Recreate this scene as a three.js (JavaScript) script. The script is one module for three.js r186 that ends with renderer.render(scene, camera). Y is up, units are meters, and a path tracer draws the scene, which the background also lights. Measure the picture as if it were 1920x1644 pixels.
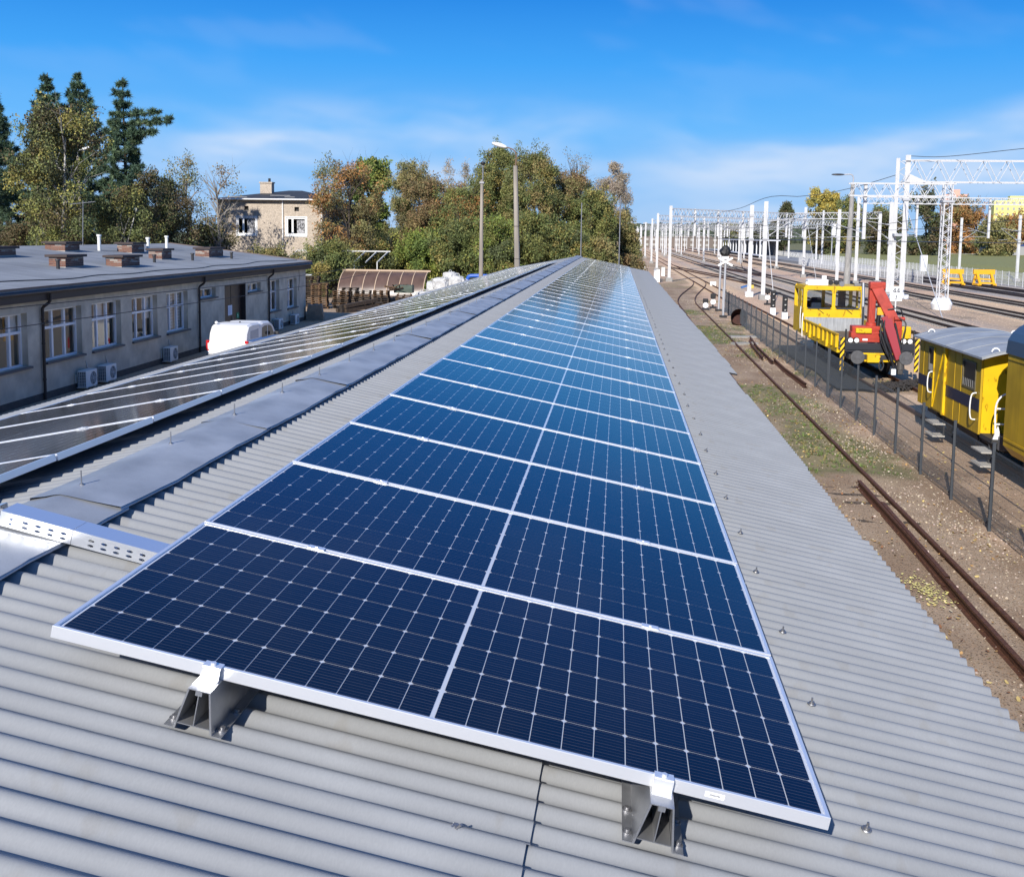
import * as THREE from 'three';
import { mergeGeometries } from 'three/addons/utils/BufferGeometryUtils.js';
import { RoundedBoxGeometry } from 'three/addons/geometries/RoundedBoxGeometry.js';

// ---------- camera, sky, sun, exposure ----------
const scene = new THREE.Scene();
const EYE = 5.67;
const camera = new THREE.PerspectiveCamera(2 * Math.atan(994 / 1982.4) * 180 / Math.PI, 1920 / 1988, 0.1, 6000);
camera.position.set(0, EYE, 0);
camera.quaternion.setFromRotationMatrix(new THREE.Matrix4().set(
  0.9949525, -0.02347673, 0.09756212, 0,
  0.013189, 0.99440748, 0.10478456, 0,
  -0.0994765, -0.10296892, 0.98969785, 0,
  0, 0, 0, 1));
camera.setViewOffset(1920, 1988, 0, 344, 1920, 1644);   // the photograph is cropped off-centre
const renderer = new THREE.WebGLRenderer();
renderer.toneMapping = THREE.LinearToneMapping;
renderer.toneMappingExposure = 1.25;
renderer.shadowMap.enabled = true;

const SUN = new THREE.Vector3(-0.215, 0.515, 0.830).normalize();   // behind the viewer, to the left
const sun = new THREE.DirectionalLight(new THREE.Color(1.0, 0.945, 0.865), 5.0);
sun.position.copy(SUN).multiplyScalar(200).add(new THREE.Vector3(0, 0, -60));
sun.target.position.set(0, 0, -60);
sun.castShadow = true;
Object.assign(sun.shadow.camera, { left: -90, right: 90, top: 90, bottom: -90, near: 1, far: 600 });
sun.shadow.mapSize.set(2048, 2048);
scene.add(sun, sun.target);

// ---------- small tools ----------
function rng(seed) { let s = seed >>> 0; return () => { s = (s + 0x6d2b79f5) >>> 0; let t = Math.imul(s ^ (s >>> 15), 1 | s); t = (t + Math.imul(t ^ (t >>> 7), 61 | t)) ^ t; return ((t ^ (t >>> 14)) >>> 0) / 4294967296; }; }
const hash2 = (x, y, s = 0) => { let h = Math.imul(x | 0, 374761393) + Math.imul(y | 0, 668265263) + Math.imul(s | 0, 1274126177); h = Math.imul(h ^ (h >>> 13), 1274126177); return ((h ^ (h >>> 16)) >>> 0) / 4294967296; };
function vnoise(x, y, s = 0, px = 0, py = 0) {        // value noise; px, py make it wrap
  const ix = Math.floor(x), iy = Math.floor(y), fx = x - ix, fy = y - iy, w = (a, p) => (p ? ((a % p) + p) % p : a);
  const u = fx * fx * (3 - 2 * fx), v = fy * fy * (3 - 2 * fy), a = hash2(w(ix, px), w(iy, py), s), b = hash2(w(ix + 1, px), w(iy, py), s), c = hash2(w(ix, px), w(iy + 1, py), s), d = hash2(w(ix + 1, px), w(iy + 1, py), s);
  return a + (b - a) * u + (c - a) * v + (a - b - c + d) * u * v;
}
function fbm(x, y, o = 4, s = 0, px = 0, py = 0) { let t = 0, a = 0.5, n = 0; for (let i = 0; i < o; i++) { t += a * vnoise(x, y, s + i * 17, px, py); n += a; a *= 0.5; x *= 2; y *= 2; px *= 2; py *= 2; } return t / n; }
const lerp = (a, b, t) => a + (b - a) * t, clamp = (x, a = 0, b = 1) => Math.min(b, Math.max(a, x)), sstep = (a, b, x) => { const t = clamp((x - a) / (b - a)); return t * t * (3 - 2 * t); };
const lin = (r, g, b) => new THREE.Color().setRGB(r, g, b);
const srgb = (r, g, b) => new THREE.Color().setRGB(r / 255, g / 255, b / 255, THREE.SRGBColorSpace);

// ---------- the sky: air and thin cirrus, as far as one sees ----------
{
  const W = 2048, H = 1024, data = new Float32Array(W * H * 4);
  const stops = [[-90, 150, 165, 175], [-2, 170, 195, 215], [0, 168, 203, 242], [2.5, 146, 198, 250], [5.5, 108, 187, 254], [9, 70, 166, 249], [13, 38, 134, 230], [20, 30, 112, 214], [35, 46, 110, 196], [60, 98, 130, 176], [90, 110, 136, 172]].map(([e, r, g, b]) => [e, srgb(r, g, b)]);
  const c = new THREE.Color();
  for (let row = 0; row < H; row++) {
    const el = ((row + 0.5) / H - 0.5) * 180;
    let k = 0; while (k < stops.length - 2 && stops[k + 1][0] < el) k++;
    c.copy(stops[k][1]).lerp(stops[k + 1][1], clamp((el - stops[k][0]) / (stops[k + 1][0] - stops[k][0])));
    for (let col = 0; col < W; col++) {
      const az = ((col + 0.5) / W - 0.5) * 360, i = (row * W + col) * 4;      // degrees from +x towards +z; the lens looks along -90 - 5.6
      let m = 0;
      if (el > -1 && el < 60) {
        const w = fbm(az * 0.1, el * 0.25, 3, 5, 36, 0) - 0.5;
        const streak = fbm((az + el * 1.7 + w * 7) * 0.16, (el * 1.3 - az * 0.03 + w * 5) * 0.55, 5, 11, 0, 0);
        const fine = fbm((az + el * 2.5) * 0.5, (el - az * 0.05) * 2.6, 4, 23, 0, 0);
        const band = sstep(-0.5, 2, el) * (1 - sstep(5.2, 8.4, el));           // a low veil of cirrus
        const broad = sstep(0.40, 0.72, fbm(az * 0.075 + 0.66, el * 0.13 + 0.35, 3, 41, 27, 0));
        m = band * (0.12 + 0.88 * broad) * sstep(0.25, 0.85, streak * 0.88 + fine * 0.14);
        const left = sstep(-116, -109, az) * (1 - sstep(-106, -99, az)) * sstep(2.6, 4.2, el) * (1 - sstep(5.0, 6.0, el + 0.05 * Math.abs(az + 107) + w * 1.2));    // two banks that stand low over the horizon
        const right = sstep(-93, -84, az) * (1 - sstep(-58, -48, az)) * sstep(1.2, 3.4, el) * (1 - sstep(-0.2, 1.5, el - 4.3 - (az + 88) * 0.085 + w * 2.4));
        m = Math.max(m * 0.7, (left * 0.95 + right * 0.85) * (0.35 + 0.85 * sstep(0.28, 0.72, streak * 0.75 + fine * 0.25)));
        m += 0.10 * sstep(0.5, 0.8, fbm(az * 0.22 + el * 0.3, el * 0.5, 4, 77, 0, 0)) * sstep(6, 9, el) * (1 - sstep(30, 55, el));
      }
      const wh = clamp(m) * 0.72;
      data[i] = 0.8 * lerp(c.r, 0.72, wh); data[i + 1] = 0.8 * lerp(c.g, 0.82, wh); data[i + 2] = 0.8 * lerp(c.b, 0.98, wh); data[i + 3] = 1;
    }
  }
  const sky = new THREE.DataTexture(data, W, H, THREE.RGBAFormat, THREE.FloatType);
  sky.mapping = THREE.EquirectangularReflectionMapping; sky.magFilter = THREE.LinearFilter; sky.minFilter = THREE.LinearFilter; sky.needsUpdate = true;
  scene.background = sky; scene.environment = sky;
}

// ---------- building blocks ----------
const taken = new Map();
function numbered(name) { const n = taken.get(name) ?? 0; taken.set(name, n + 1); return n ? `${name}_${String(n).padStart(3, '0')}` : name; }
const shade = (m) => { m.castShadow = true; m.receiveShadow = true; return m; };
function thing(name, label, category, [x, y, z] = [0, 0, 0], turn = 0, group) {
  const o = new THREE.Group(); o.name = numbered(name); o.position.set(x, y, z); o.rotation.y = turn; o.userData = { label, category };
  if (group) o.userData.group = group;
  scene.add(o); return o;
}
function part(name, geo, mat, parent, p) { const m = shade(new THREE.Mesh(Array.isArray(geo) ? join(geo) : geo, mat)); m.name = name; if (p) m.position.set(...p); parent.add(m); return m; }
function single(name, label, category, geo, mat, p = [0, 0, 0], group) { const m = part(numbered(name), geo, mat, scene, p); m.userData = { label, category }; if (group) m.userData.group = group; return m; }
function struct(name, geo, mat, parent = scene, p) { const m = part(parent === scene ? numbered(name) : name, geo, mat, parent, p); if (parent === scene) m.userData.kind = 'structure'; return m; }
function copy(o, name, label, [x, y, z], turn = 0, group) { const c = o.clone(); c.name = numbered(name); c.userData = { ...o.userData, label }; if (group) c.userData.group = group; c.position.set(x, y, z); c.rotation.y = turn; scene.add(c); return c; }
function join(list) {
  const l = list.flat(9).map((g) => { const n = g.index ? g.toNonIndexed() : g.clone(); for (const k of Object.keys(n.attributes)) if (!['position', 'normal', 'uv'].includes(k)) n.deleteAttribute(k); if (!n.attributes.uv) n.setAttribute('uv', new THREE.BufferAttribute(new Float32Array(n.attributes.position.count * 2), 2)); n.morphAttributes = {}; return n; });
  return l.length === 1 ? l[0] : mergeGeometries(l);
}
function metreUV(g, k = 1) {                          // uv in metres from position and normal (own axes)
  const p = g.attributes.position, n = g.attributes.normal, uv = new Float32Array(p.count * 2);
  for (let i = 0; i < p.count; i++) { const ax = Math.abs(n.getX(i)), ay = Math.abs(n.getY(i)), az = Math.abs(n.getZ(i)); const [a, b] = ay >= ax && ay >= az ? [p.getX(i), p.getZ(i)] : ax >= az ? [p.getZ(i), p.getY(i)] : [p.getX(i), p.getY(i)]; uv[2 * i] = a * k; uv[2 * i + 1] = b * k; }
  g.setAttribute('uv', new THREE.BufferAttribute(uv, 2)); return g;
}
const bx = (w, h, d, x = 0, y = 0, z = 0) => metreUV(new THREE.BoxGeometry(w, h, d).translate(x, y, z));
const bxa = (x0, x1, y0, y1, z0, z1) => bx(x1 - x0, y1 - y0, Math.abs(z1 - z0), (x0 + x1) / 2, (y0 + y1) / 2, (z0 + z1) / 2);
const rbx = (w, h, d, r, x = 0, y = 0, z = 0) => new RoundedBoxGeometry(w, h, d, 2, r).translate(x, y, z);
const V = (x, y, z) => new THREE.Vector3(x, y, z);
function bar(a, b, r0, r1 = r0, n = 8) {              // a round bar between two points
  a = Array.isArray(a) ? V(...a) : a; b = Array.isArray(b) ? V(...b) : b;
  const d = b.clone().sub(a), g = new THREE.CylinderGeometry(r1, r0, d.length(), n, 1);
  g.applyQuaternion(new THREE.Quaternion().setFromUnitVectors(V(0, 1, 0), d.clone().normalize())); g.translate((a.x + b.x) / 2, (a.y + b.y) / 2, (a.z + b.z) / 2); return g;
}
function beam(a, b, w, h) {                           // a square bar between two points
  a = Array.isArray(a) ? V(...a) : a; b = Array.isArray(b) ? V(...b) : b;
  const d = b.clone().sub(a), L = d.length(), g = new THREE.BoxGeometry(w, h, L), up = Math.abs(d.y) > 0.9 * L ? V(0, 0, 1) : V(0, 1, 0);
  const m = new THREE.Matrix4().lookAt(a, b, up); g.applyMatrix4(m); g.translate((a.x + b.x) / 2, (a.y + b.y) / 2, (a.z + b.z) / 2); return metreUV(g);
}
const tube = (pts, r, n = 6, seg = pts.length * 4) => new THREE.TubeGeometry(new THREE.CatmullRomCurve3(pts.map((p) => (Array.isArray(p) ? V(...p) : p))), seg, r, n);
const cyl = (r0, r1, h, x = 0, y = 0, z = 0, n = 16) => new THREE.CylinderGeometry(r1, r0, h, n).translate(x, y + h / 2, z);
function prism(pts, depth, bevel = 0) { const s = new THREE.Shape(pts.map(([x, y]) => new THREE.Vector2(x, y))); return new THREE.ExtrudeGeometry(s, { depth, bevelEnabled: bevel > 0, bevelSize: bevel, bevelThickness: bevel, bevelSegments: 1, steps: 1 }); }
function sweep(profile, path) {                       // closed 2-D profile (sideways, up) along a path lying flat
  const pos = [], idx = [], n = profile.length;
  path.forEach((p, i) => { const a = path[Math.max(0, i - 1)], b = path[Math.min(path.length - 1, i + 1)], t = b.clone().sub(a).setY(0).normalize(), s = V(-t.z, 0, t.x); for (const [u, v] of profile) pos.push(p.x + s.x * u, p.y + v, p.z + s.z * u); });
  for (let i = 0; i < path.length - 1; i++) for (let k = 0; k < n; k++) { const a = i * n + k, b = i * n + (k + 1) % n, c = a + n, d = b + n; idx.push(a, b, c, b, d, c); }
  const g = new THREE.BufferGeometry(); g.setAttribute('position', new THREE.Float32BufferAttribute(pos, 3)); g.setIndex(idx); const f = g.toNonIndexed(); f.computeVertexNormals(); return metreUV(f);
}
// ---------- textures: grain, print and wear only ----------
function tex(w, h, fn, colour = true) {
  const d = new Uint8Array(w * h * 4);
  for (let y = 0; y < h; y++) for (let x = 0; x < w; x++) { const v = fn(x / w, y / h, x, y), i = (y * w + x) * 4; if (v.length) { d[i] = clamp(v[0], 0, 255); d[i + 1] = clamp(v[1], 0, 255); d[i + 2] = clamp(v[2], 0, 255); } else d[i] = d[i + 1] = d[i + 2] = clamp(v, 0, 255); d[i + 3] = 255; }
  const t = new THREE.DataTexture(d, w, h); t.wrapS = t.wrapT = THREE.RepeatWrapping; t.magFilter = THREE.LinearFilter; t.minFilter = THREE.LinearMipmapLinearFilter; if (colour) t.colorSpace = THREE.SRGBColorSpace; t.needsUpdate = true; return t;
}
function canvasTex(w, h, draw, wrap = true) {
  const c = document.createElement('canvas'); c.width = w; c.height = h; draw(c.getContext('2d'), w, h);
  const t = new THREE.CanvasTexture(c); t.colorSpace = THREE.SRGBColorSpace; t.magFilter = THREE.LinearFilter; if (wrap) t.wrapS = t.wrapT = THREE.RepeatWrapping; return t;
}
const rep = (t, u, v = u) => { const c = t.clone(); c.repeat.set(u, v); c.needsUpdate = true; return c; };
const std = (color, roughness = 0.8, more = {}) => new THREE.MeshStandardMaterial({ color, roughness, ...more });
const grime = tex(512, 512, (u, v) => 190 + 65 * (fbm(u * 6, v * 6, 5, 3, 6, 6) - 0.25) + (hash2(u * 512, v * 512, 9) - 0.5) * 14);
const speck = tex(512, 512, (u, v, x, y) => 205 + (hash2(x, y, 4) - 0.5) * 70 + 60 * (fbm(u * 24, v * 24, 3, 8, 24, 24) - 0.5));
const streaks = tex(256, 512, (u, v) => 215 + 70 * (fbm(u * 40, v * 2, 4, 13, 40, 2) - 0.5) + 30 * (fbm(u * 5, v * 5, 3, 19, 5, 5) - 0.5));
const rust = tex(256, 256, (u, v) => { const a = fbm(u * 9, v * 9, 5, 31, 9, 9), b = fbm(u * 40, v * 40, 2, 33, 40, 40); return [150 + 90 * (a - 0.4) + 50 * (b - 0.5), 128 + 80 * (a - 0.45) + 46 * (b - 0.5), 118 + 60 * (a - 0.5) + 46 * (b - 0.5)]; });
const woodgrain = tex(256, 512, (u, v) => { const a = fbm(u * 30 + fbm(u * 4, v * 3, 3, 52, 4, 3) * 3, v * 2.0, 4, 51, 0, 2); return 150 + 120 * (a - 0.4); });
const M = {
  alu: std(lin(0.86, 0.87, 0.89), 0.36, { metalness: 0.6 }),
  zinc: std(lin(0.74, 0.75, 0.77), 0.38, { metalness: 0.8, map: rep(grime, 2) }),
  steel: std(lin(0.30, 0.30, 0.31), 0.45, { metalness: 0.8 }),
  black: std(lin(0.012, 0.012, 0.014), 0.6), rubber: std(lin(0.02, 0.02, 0.02), 0.85),
  white: std(lin(0.80, 0.80, 0.79), 0.5), glass: new THREE.MeshPhysicalMaterial({ color: 0xffffff, transmission: 1, thickness: 0, roughness: 0.02, ior: 1.5 }),
};
// ---------- the shed: corrugated roof of two slopes, ridge caps ----------
const TILT = 0.1915, CT = Math.cos(TILT), ST = Math.sin(TILT);
const PX = -1.485, PY = 4.615, PZ = -2.603;                  // near upper corner of the right-hand row of panels
const ROOF = -0.15;                                           // wave tops below the panels' upper face
const onRight = (u, n, v) => V(PX + u * CT + n * ST, PY - u * ST + n * CT, PZ - v);   // across the slope, off it, along the roof
const RU = -0.68, RIDGE = onRight(RU, ROOF, 0);
const onLeft = (u, n, v) => V(RIDGE.x - u * CT - n * ST, RIDGE.y - u * ST + n * CT, PZ - v);
const PITCH = 0.1;
const roofPaint = std(lin(0.345, 0.357, 0.370), 0.62, { map: rep(tex(1024, 512, (u, v, x, y) => { const a = fbm(u * 10, v * 6, 5, 60, 10, 6), b = fbm(u * 3, v * 60, 4, 61, 3, 60), s = sstep(0.66, 0.8, fbm(u * 36, v * 22, 3, 66, 36, 22)) * 10; const k = 226 + 20 * (a - 0.5) + 14 * (b - 0.5) + (hash2(x, y, 7) - 0.5) * 8; return [k - s * 0.5, k - s * 0.7, k - s]; }), 0.4, 0.4) });
function sheetGeo(len, waves, lift = 0) {
  const nz = waves * 14, pos = [], nor = [], uv = [], idx = [], A = 0.0095;
  for (let j = 0; j <= nz; j++) {
    const z = (j / nz) * waves * PITCH, t = (2 * Math.PI * z) / PITCH, c = Math.cos(t);
    const y = A * (c - 1) + lift - 0.0035 * (1 - c) * (1 - c) * 0.35, dy = -A * Math.sin(t) * (2 * Math.PI / PITCH) * 1.15, nn = 1 / Math.hypot(1, dy);
    for (const x of [0, len]) { pos.push(x, y, -z); nor.push(0, nn, dy * nn); uv.push(x, z); }
  }
  for (let j = 0; j < nz; j++) { const a = j * 2; idx.push(a, a + 1, a + 3, a, a + 3, a + 2); }
  const g = new THREE.BufferGeometry(); g.setAttribute('position', new THREE.Float32BufferAttribute(pos, 3)); g.setAttribute('normal', new THREE.Float32BufferAttribute(nor, 3)); g.setAttribute('uv', new THREE.Float32BufferAttribute(uv, 2)); g.setIndex(idx); return g;
}
const SHED_FRONT = 3.2, SHED_BACK = 55;
const shed = thing('shed', 'long low shed under a grey corrugated gable roof carrying two rows of solar panels', 'shed', [RIDGE.x, 0, -28]);
const inShed = (p) => p.clone().sub(shed.position);
{
  const r = rng(11), upper = [sheetGeo(2.02, 10), sheetGeo(2.03, 10)], lower = [1.86, 1.875, 1.85].map((l) => sheetGeo(l, 10)), lowerLong = [1.98, 2.0].map((l) => sheetGeo(l, 10)), left = [sheetGeo(3.78, 10), sheetGeo(3.8, 10)];
  const n = Math.round(SHED_BACK + SHED_FRONT);
  for (let k = 0; k < n; k++) {
    const v = -SHED_FRONT + k;
    const a = part('roof_sheet', upper[k % 2], roofPaint, shed); a.position.copy(inShed(onRight(RU + 0.012, ROOF, v))); a.rotation.z = -TILT;
    const lo = v > 11.6 ? lowerLong : lower, b = part('roof_sheet', lo[Math.floor(r() * lo.length)], roofPaint, shed);
    b.position.copy(inShed(onRight(1.25, ROOF - 0.011 - 0.0006 * r(), v + 0.012 + (k % 3) * 0.0012))); b.rotation.z = -TILT;
    const c = part('roof_sheet', left[k % 2], roofPaint, shed); c.position.copy(inShed(onLeft(3.8, ROOF - ROOF, v))); c.rotation.z = TILT;
  }
  // ridge caps: two folded wings with a turned-down lip, each lapped over the next
  const capMat = std(lin(0.54, 0.565, 0.60), 0.45, { metalness: 0.15, map: rep(grime, 0.8) });
  const wing = 0.255, wl = 0.13;
  function capGeo(L, seed) {
    const q = rng(seed), nz = 10, prof = [[-wl * CT, -wl * ST - 0.012], [-wl * CT, -wl * ST], [-wl * 0.5 * CT, -wl * 0.5 * ST], [-0.03, -0.003], [0, 0.002], [0.03, -0.003], [wing * 0.5 * CT, -wing * 0.5 * ST], [wing * CT, -wing * ST], [wing * CT, -wing * ST - 0.014]];
    const pos = [], uv = [], idx = [], lift = [0.004 + 0.012 * q(), 0.004 + 0.014 * q()];
    for (let j = 0; j <= nz; j++) {
      const t = j / nz, w = 0.0035 * Math.sin(t * 9 + seed) + 0.0025 * Math.sin(t * 23 + seed * 2), end = Math.pow(Math.abs(2 * t - 1), 5);
      prof.forEach(([x, y], k) => { const s = k < 4 ? lift[0] : lift[1], e = Math.abs(x) / (wing * CT); pos.push(x, y + w * e + end * s * e * (t < 0.5 ? 1 : 0.25), -t * L); uv.push(x, t * L); });
    }
    const m = prof.length; for (let j = 0; j < nz; j++) for (let k = 0; k < m - 1; k++) { const a = j * m + k; idx.push(a, a + 1, a + m, a + 1, a + m + 1, a + m); }
    const g = new THREE.BufferGeometry(); g.setAttribute('position', new THREE.Float32BufferAttribute(pos, 3)); g.setAttribute('uv', new THREE.Float32BufferAttribute(uv, 2)); g.setIndex(idx); g.computeVertexNormals(); return g;
  }
  const caps = [1, 2, 3, 4].map((s) => capGeo(1.82, s));
  const ends = []; for (let v = 1.31 - 1.75 * 3; v < SHED_BACK - 0.4; v += 1.75) ends.push(v);
  ends.forEach((v, k) => { const c = part('ridge_cap', caps[(k * 7) % 4], capMat, shed); c.position.copy(inShed(V(RIDGE.x, RIDGE.y + 0.022 + (k % 2) * 0.003, PZ - v))); });
  // walls, gutterless, below the eaves
  const wall = std(lin(0.45, 0.41, 0.34), 0.9, { map: rep(grime, 0.5) });
  const z0 = PZ + SHED_FRONT - 0.3, z1 = PZ - SHED_BACK + 0.3, xr = onRight(2.85, 0, 0).x, xl = onLeft(3.5, 0, 0).x, hr = onRight(2.85, ROOF - 0.06, 0).y, hl = onLeft(3.5, -0.06, 0).y, hm = RIDGE.y - 0.06;
  const gable = (z) => { const s = prism([[xl, 0], [xr, 0], [xr, hr], [RIDGE.x, hm], [xl, hl]], 0.25); return s.translate(0, 0, z); };
  const sub = (g) => g.translate(-shed.position.x, 0, -shed.position.z);
  part('wall', [sub(bxa(xr - 0.25, xr, 0, hr, z1 + 0.26, z0 - 0.26)), sub(bxa(xl, xl + 0.25, 0, hl, z1 + 0.26, z0 - 0.26)), sub(gable(z0 - 0.25)), sub(gable(z1))], wall, shed);
}
// ---------- solar panels ----------
const PW = 2.094, PD = 1.038, PSTEP = 1.0558;
const ordinals = ['first', 'second', 'third', 'fourth', 'fifth', 'sixth', 'seventh', 'eighth', 'ninth', 'tenth', 'eleventh', 'twelfth', 'thirteenth', 'fourteenth', 'fifteenth', 'sixteenth', 'seventeenth', 'eighteenth', 'nineteenth', 'twentieth'];
const ord = (k) => k < 20 ? ordinals[k] : (['twenty', 'thirty', 'forty', 'fifty'][Math.floor((k + 1) / 10) - 2] + ((k + 1) % 10 ? '-' + ordinals[(k + 1) % 10 - 1] : 'th')).replace('tyth', 'tieth');
{
  const frameShape = new THREE.Shape([[0, 0], [PW, 0], [PW, PD], [0, PD]].map((p) => new THREE.Vector2(...p)));
  const lip = 0.0115; frameShape.holes.push(new THREE.Path([[lip, lip], [lip, PD - lip], [PW - lip, PD - lip], [PW - lip, lip]].map((p) => new THREE.Vector2(...p))));
  const flat = (g) => g.rotateX(-Math.PI / 2);               // shape y becomes -z, its thickness becomes +y
  const frameGeo = flat(new THREE.ExtrudeGeometry(frameShape, { depth: 0.032, bevelEnabled: true, bevelSize: 0.0012, bevelThickness: 0.0012, bevelSegments: 1, bevelOffset: -0.0012 })).translate(0, -0.0338, 0);
  const sheet = (y, inset) => flat(new THREE.PlaneGeometry(PW - 2 * inset, PD - 2 * inset).translate(PW / 2, PD / 2, 0)).translate(0, y, 0);
  const glassGeo = sheet(-0.003, 0.0116), backGeo = sheet(-0.0062, 0.0116);
  const cellMap = tex(64, 256, (u, v, x, y) => { const f = (v * 10) % 1, bus = Math.abs(f - 0.5) < 0.05, finger = x % 2 ? 1 : 0.86; const n = 0.9 + 0.2 * hash2(x >> 3, y >> 3, 2); return bus ? [128, 120, 116] : [11 * n * finger, 11 * n * finger, 20 * n * finger]; });
  const cellMats = [0.9, 1.0, 1.14].map((k) => new THREE.MeshPhysicalMaterial({ color: lin(0.42 * k, 0.44 * k, 0.5 * k), roughness: 0.9, specularIntensity: 0.05, map: cellMap }));
  const back = new THREE.MeshPhysicalMaterial({ color: lin(0.62, 0.65, 0.70), roughness: 0.9, specularIntensity: 0.1 }), glass = new THREE.MeshPhysicalMaterial({ color: 0xffffff, transmission: 1, thickness: 0, roughness: 0.09, ior: 1.47 });
  const cw = 0.0822, ch = 0.1662, cc = 0.0075, pu = 0.0852, pv = 0.1687;
  const cellShape = new THREE.Shape([[cc, 0], [cw - cc, 0], [cw, cc], [cw, ch - cc], [cw - cc, ch], [cc, ch], [0, ch - cc], [0, cc]].map((p) => new THREE.Vector2(...p)));
  const cellGeo = new THREE.ShapeGeometry(cellShape); { const p = cellGeo.attributes.position, uv = cellGeo.attributes.uv; for (let i = 0; i < p.count; i++) uv.setXY(i, p.getX(i) / cw, p.getY(i) / ch); } flat(cellGeo);
  const spots = []; for (let j = 0; j < 6; j++) for (let i = 0; i < 24; i++) spots.push([0.0215 + i * pu + (i >= 12 ? 0.011 : 0), -0.0045, -(0.0135 + j * pv)]);
  const allCells = join(spots.map(([x, y, z]) => cellGeo.clone().translate(x, y, z)));
  function makePanel(near, seed) {
    const g = new THREE.Group(), r = rng(seed);
    part('frame', frameGeo, M.alu, g); part('back_sheet', backGeo, back, g); 
    if (near) for (const s of spots) part('solar_cell', cellGeo, cellMats[Math.floor(r() * 3)], g, s);
    else { const c = part('solar_cell', allCells, cellMats[1], g); c.userData.kind = 'stuff'; }
    part('glass', glassGeo, glass, g);
    return g;
  }
  const near = makePanel(true, 5), far = makePanel(false, 6);
  const clampGeo = join([bx(0.06, 0.003, 0.030, 0, 0.0018, 0), bx(0.008, 0.003, 0.008, 0, 0.0046, 0)]);
  const NR = 47, r = rng(3);
  for (let k = 0; k < NR; k++) {
    const p = (k < 6 ? near : far).clone(); p.name = numbered('solar_panel'); scene.add(p);
    p.position.copy(onRight(0, (r() - 0.5) * 0.003, k * PSTEP)); p.rotation.z = -TILT + (r() - 0.5) * 0.0012; p.rotation.x = (r() - 0.5) * 0.0016; p.rotation.order = 'ZXY';
    p.userData = { label: k === 0 ? 'dark blue solar panel nearest the viewer, at the front of the right-hand row' : k === NR - 1 ? 'last solar panel at the far end of the right-hand row' : `${ord(k)} dark blue solar panel from the front in the right-hand row`, category: 'solar panel', group: 'solar panels of the right-hand row' };
    if (k) for (const u of [0.43, 1.66]) part('clamp', clampGeo, M.alu, p, [u, 0, (PSTEP - PD) / 2]);
    else part('label_sticker', new THREE.PlaneGeometry(0.05, 0.014).translate(1.80, -0.017, 0.0006), std(0xffffff, 0.6, { map: canvasTex(128, 36, (c, w, h) => { c.fillStyle = '#f4f4f2'; c.fillRect(0, 0, w, h); c.fillStyle = '#3a3f4a'; for (let i = 0; i < 9; i++) c.fillRect(30 + i * 8, 12, 5, 13); }, false) }), p);
  }
  for (let k = 0; k < 41; k++) {
    const p = far.clone(); p.name = numbered('solar_panel'); scene.add(p);
    p.position.copy(onLeft(2.54, 0.10 + (r() - 0.5) * 0.003, k * PSTEP)); p.rotation.z = TILT + (r() - 0.5) * 0.0012; p.rotation.x = (r() - 0.5) * 0.0016; p.rotation.order = 'ZXY';
    p.userData = { label: k === 40 ? 'last solar panel at the far end of the left-hand row' : `${ord(k)} solar panel from the near end of the left-hand row, seen edge-on`, category: 'solar panel', group: 'solar panels of the left-hand row' };
    if (k) for (const u of [0.43, 1.66]) part('clamp', clampGeo, M.alu, p, [u, 0, (PSTEP - PD) / 2]);
  }
  // bridge rails under the joints: thin-walled trapezoid profiles across the waves
  const rs = new THREE.Shape([[-0.078, 0], [-0.05, 0], [-0.047, 0.003], [-0.026, 0.1125], [-0.009, 0.1125], [-0.009, 0.100], [0.009, 0.100], [0.009, 0.1125], [0.026, 0.1125], [0.047, 0.003], [0.05, 0], [0.078, 0], [0.078, 0.0028], [0.0525, 0.0028], [0.03, 0.1150], [-0.03, 0.1150], [-0.0525, 0.0028], [-0.078, 0.0028]].map((p) => new THREE.Vector2(...p)));
  const railGeo = join([new THREE.ExtrudeGeometry(rs, { depth: 0.34, bevelEnabled: false }), bx(0.086, 0.0025, 0.338, 0, 0.016, 0.17), bx(0.0025, 0.083, 0.338, 0, 0.0585, 0.17)]);
  const boltGeo = new THREE.CylinderGeometry(0.008, 0.008, 0.008, 6), washer = new THREE.CylinderGeometry(0.013, 0.013, 0.003, 14);
  const endClamp = join([bx(0.05, 0.004, 0.03, 0, 0.0370, -0.004), bx(0.05, 0.034, 0.004, 0, 0.0185, 0.0125), bx(0.05, 0.004, 0.022, 0, 0.003, 0.0235), bar([0, 0.038, -0.002], [0, 0.046, -0.002], 0.0075, 0.0075, 6)]);
  function bridgeRail(label, at, rot, withClamp, group) {
    const t = thing('mounting_rail', label, 'mounting rail', at.toArray(), 0, group); t.rotation.z = rot;
    part('rail_profile', railGeo, M.zinc, t, [0, -0.113, withClamp ? -0.255 : -0.17]);
    if (!withClamp) return t;
    for (const s of [-1, 1]) for (const z of [0.045, -0.06]) part('screw', [washer.clone().translate(0, 0.0045, 0), boltGeo.clone().translate(0, 0.009, 0)], M.steel, t, [s * 0.066, -0.113, z]);
    part('end_clamp', endClamp, M.alu, t, [0, 0, 0.006]);
    return t;
  }
  bridgeRail('bright aluminium mounting rail with clamp under the left half of the nearest panel', onRight(0.455, -0.0355, 0), -TILT, true, 'end rails under the nearest panel');
  bridgeRail('aluminium mounting rail with clamp under the right half of the nearest panel', onRight(1.665, -0.0355, 0), -TILT, true, 'end rails under the nearest panel');
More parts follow.
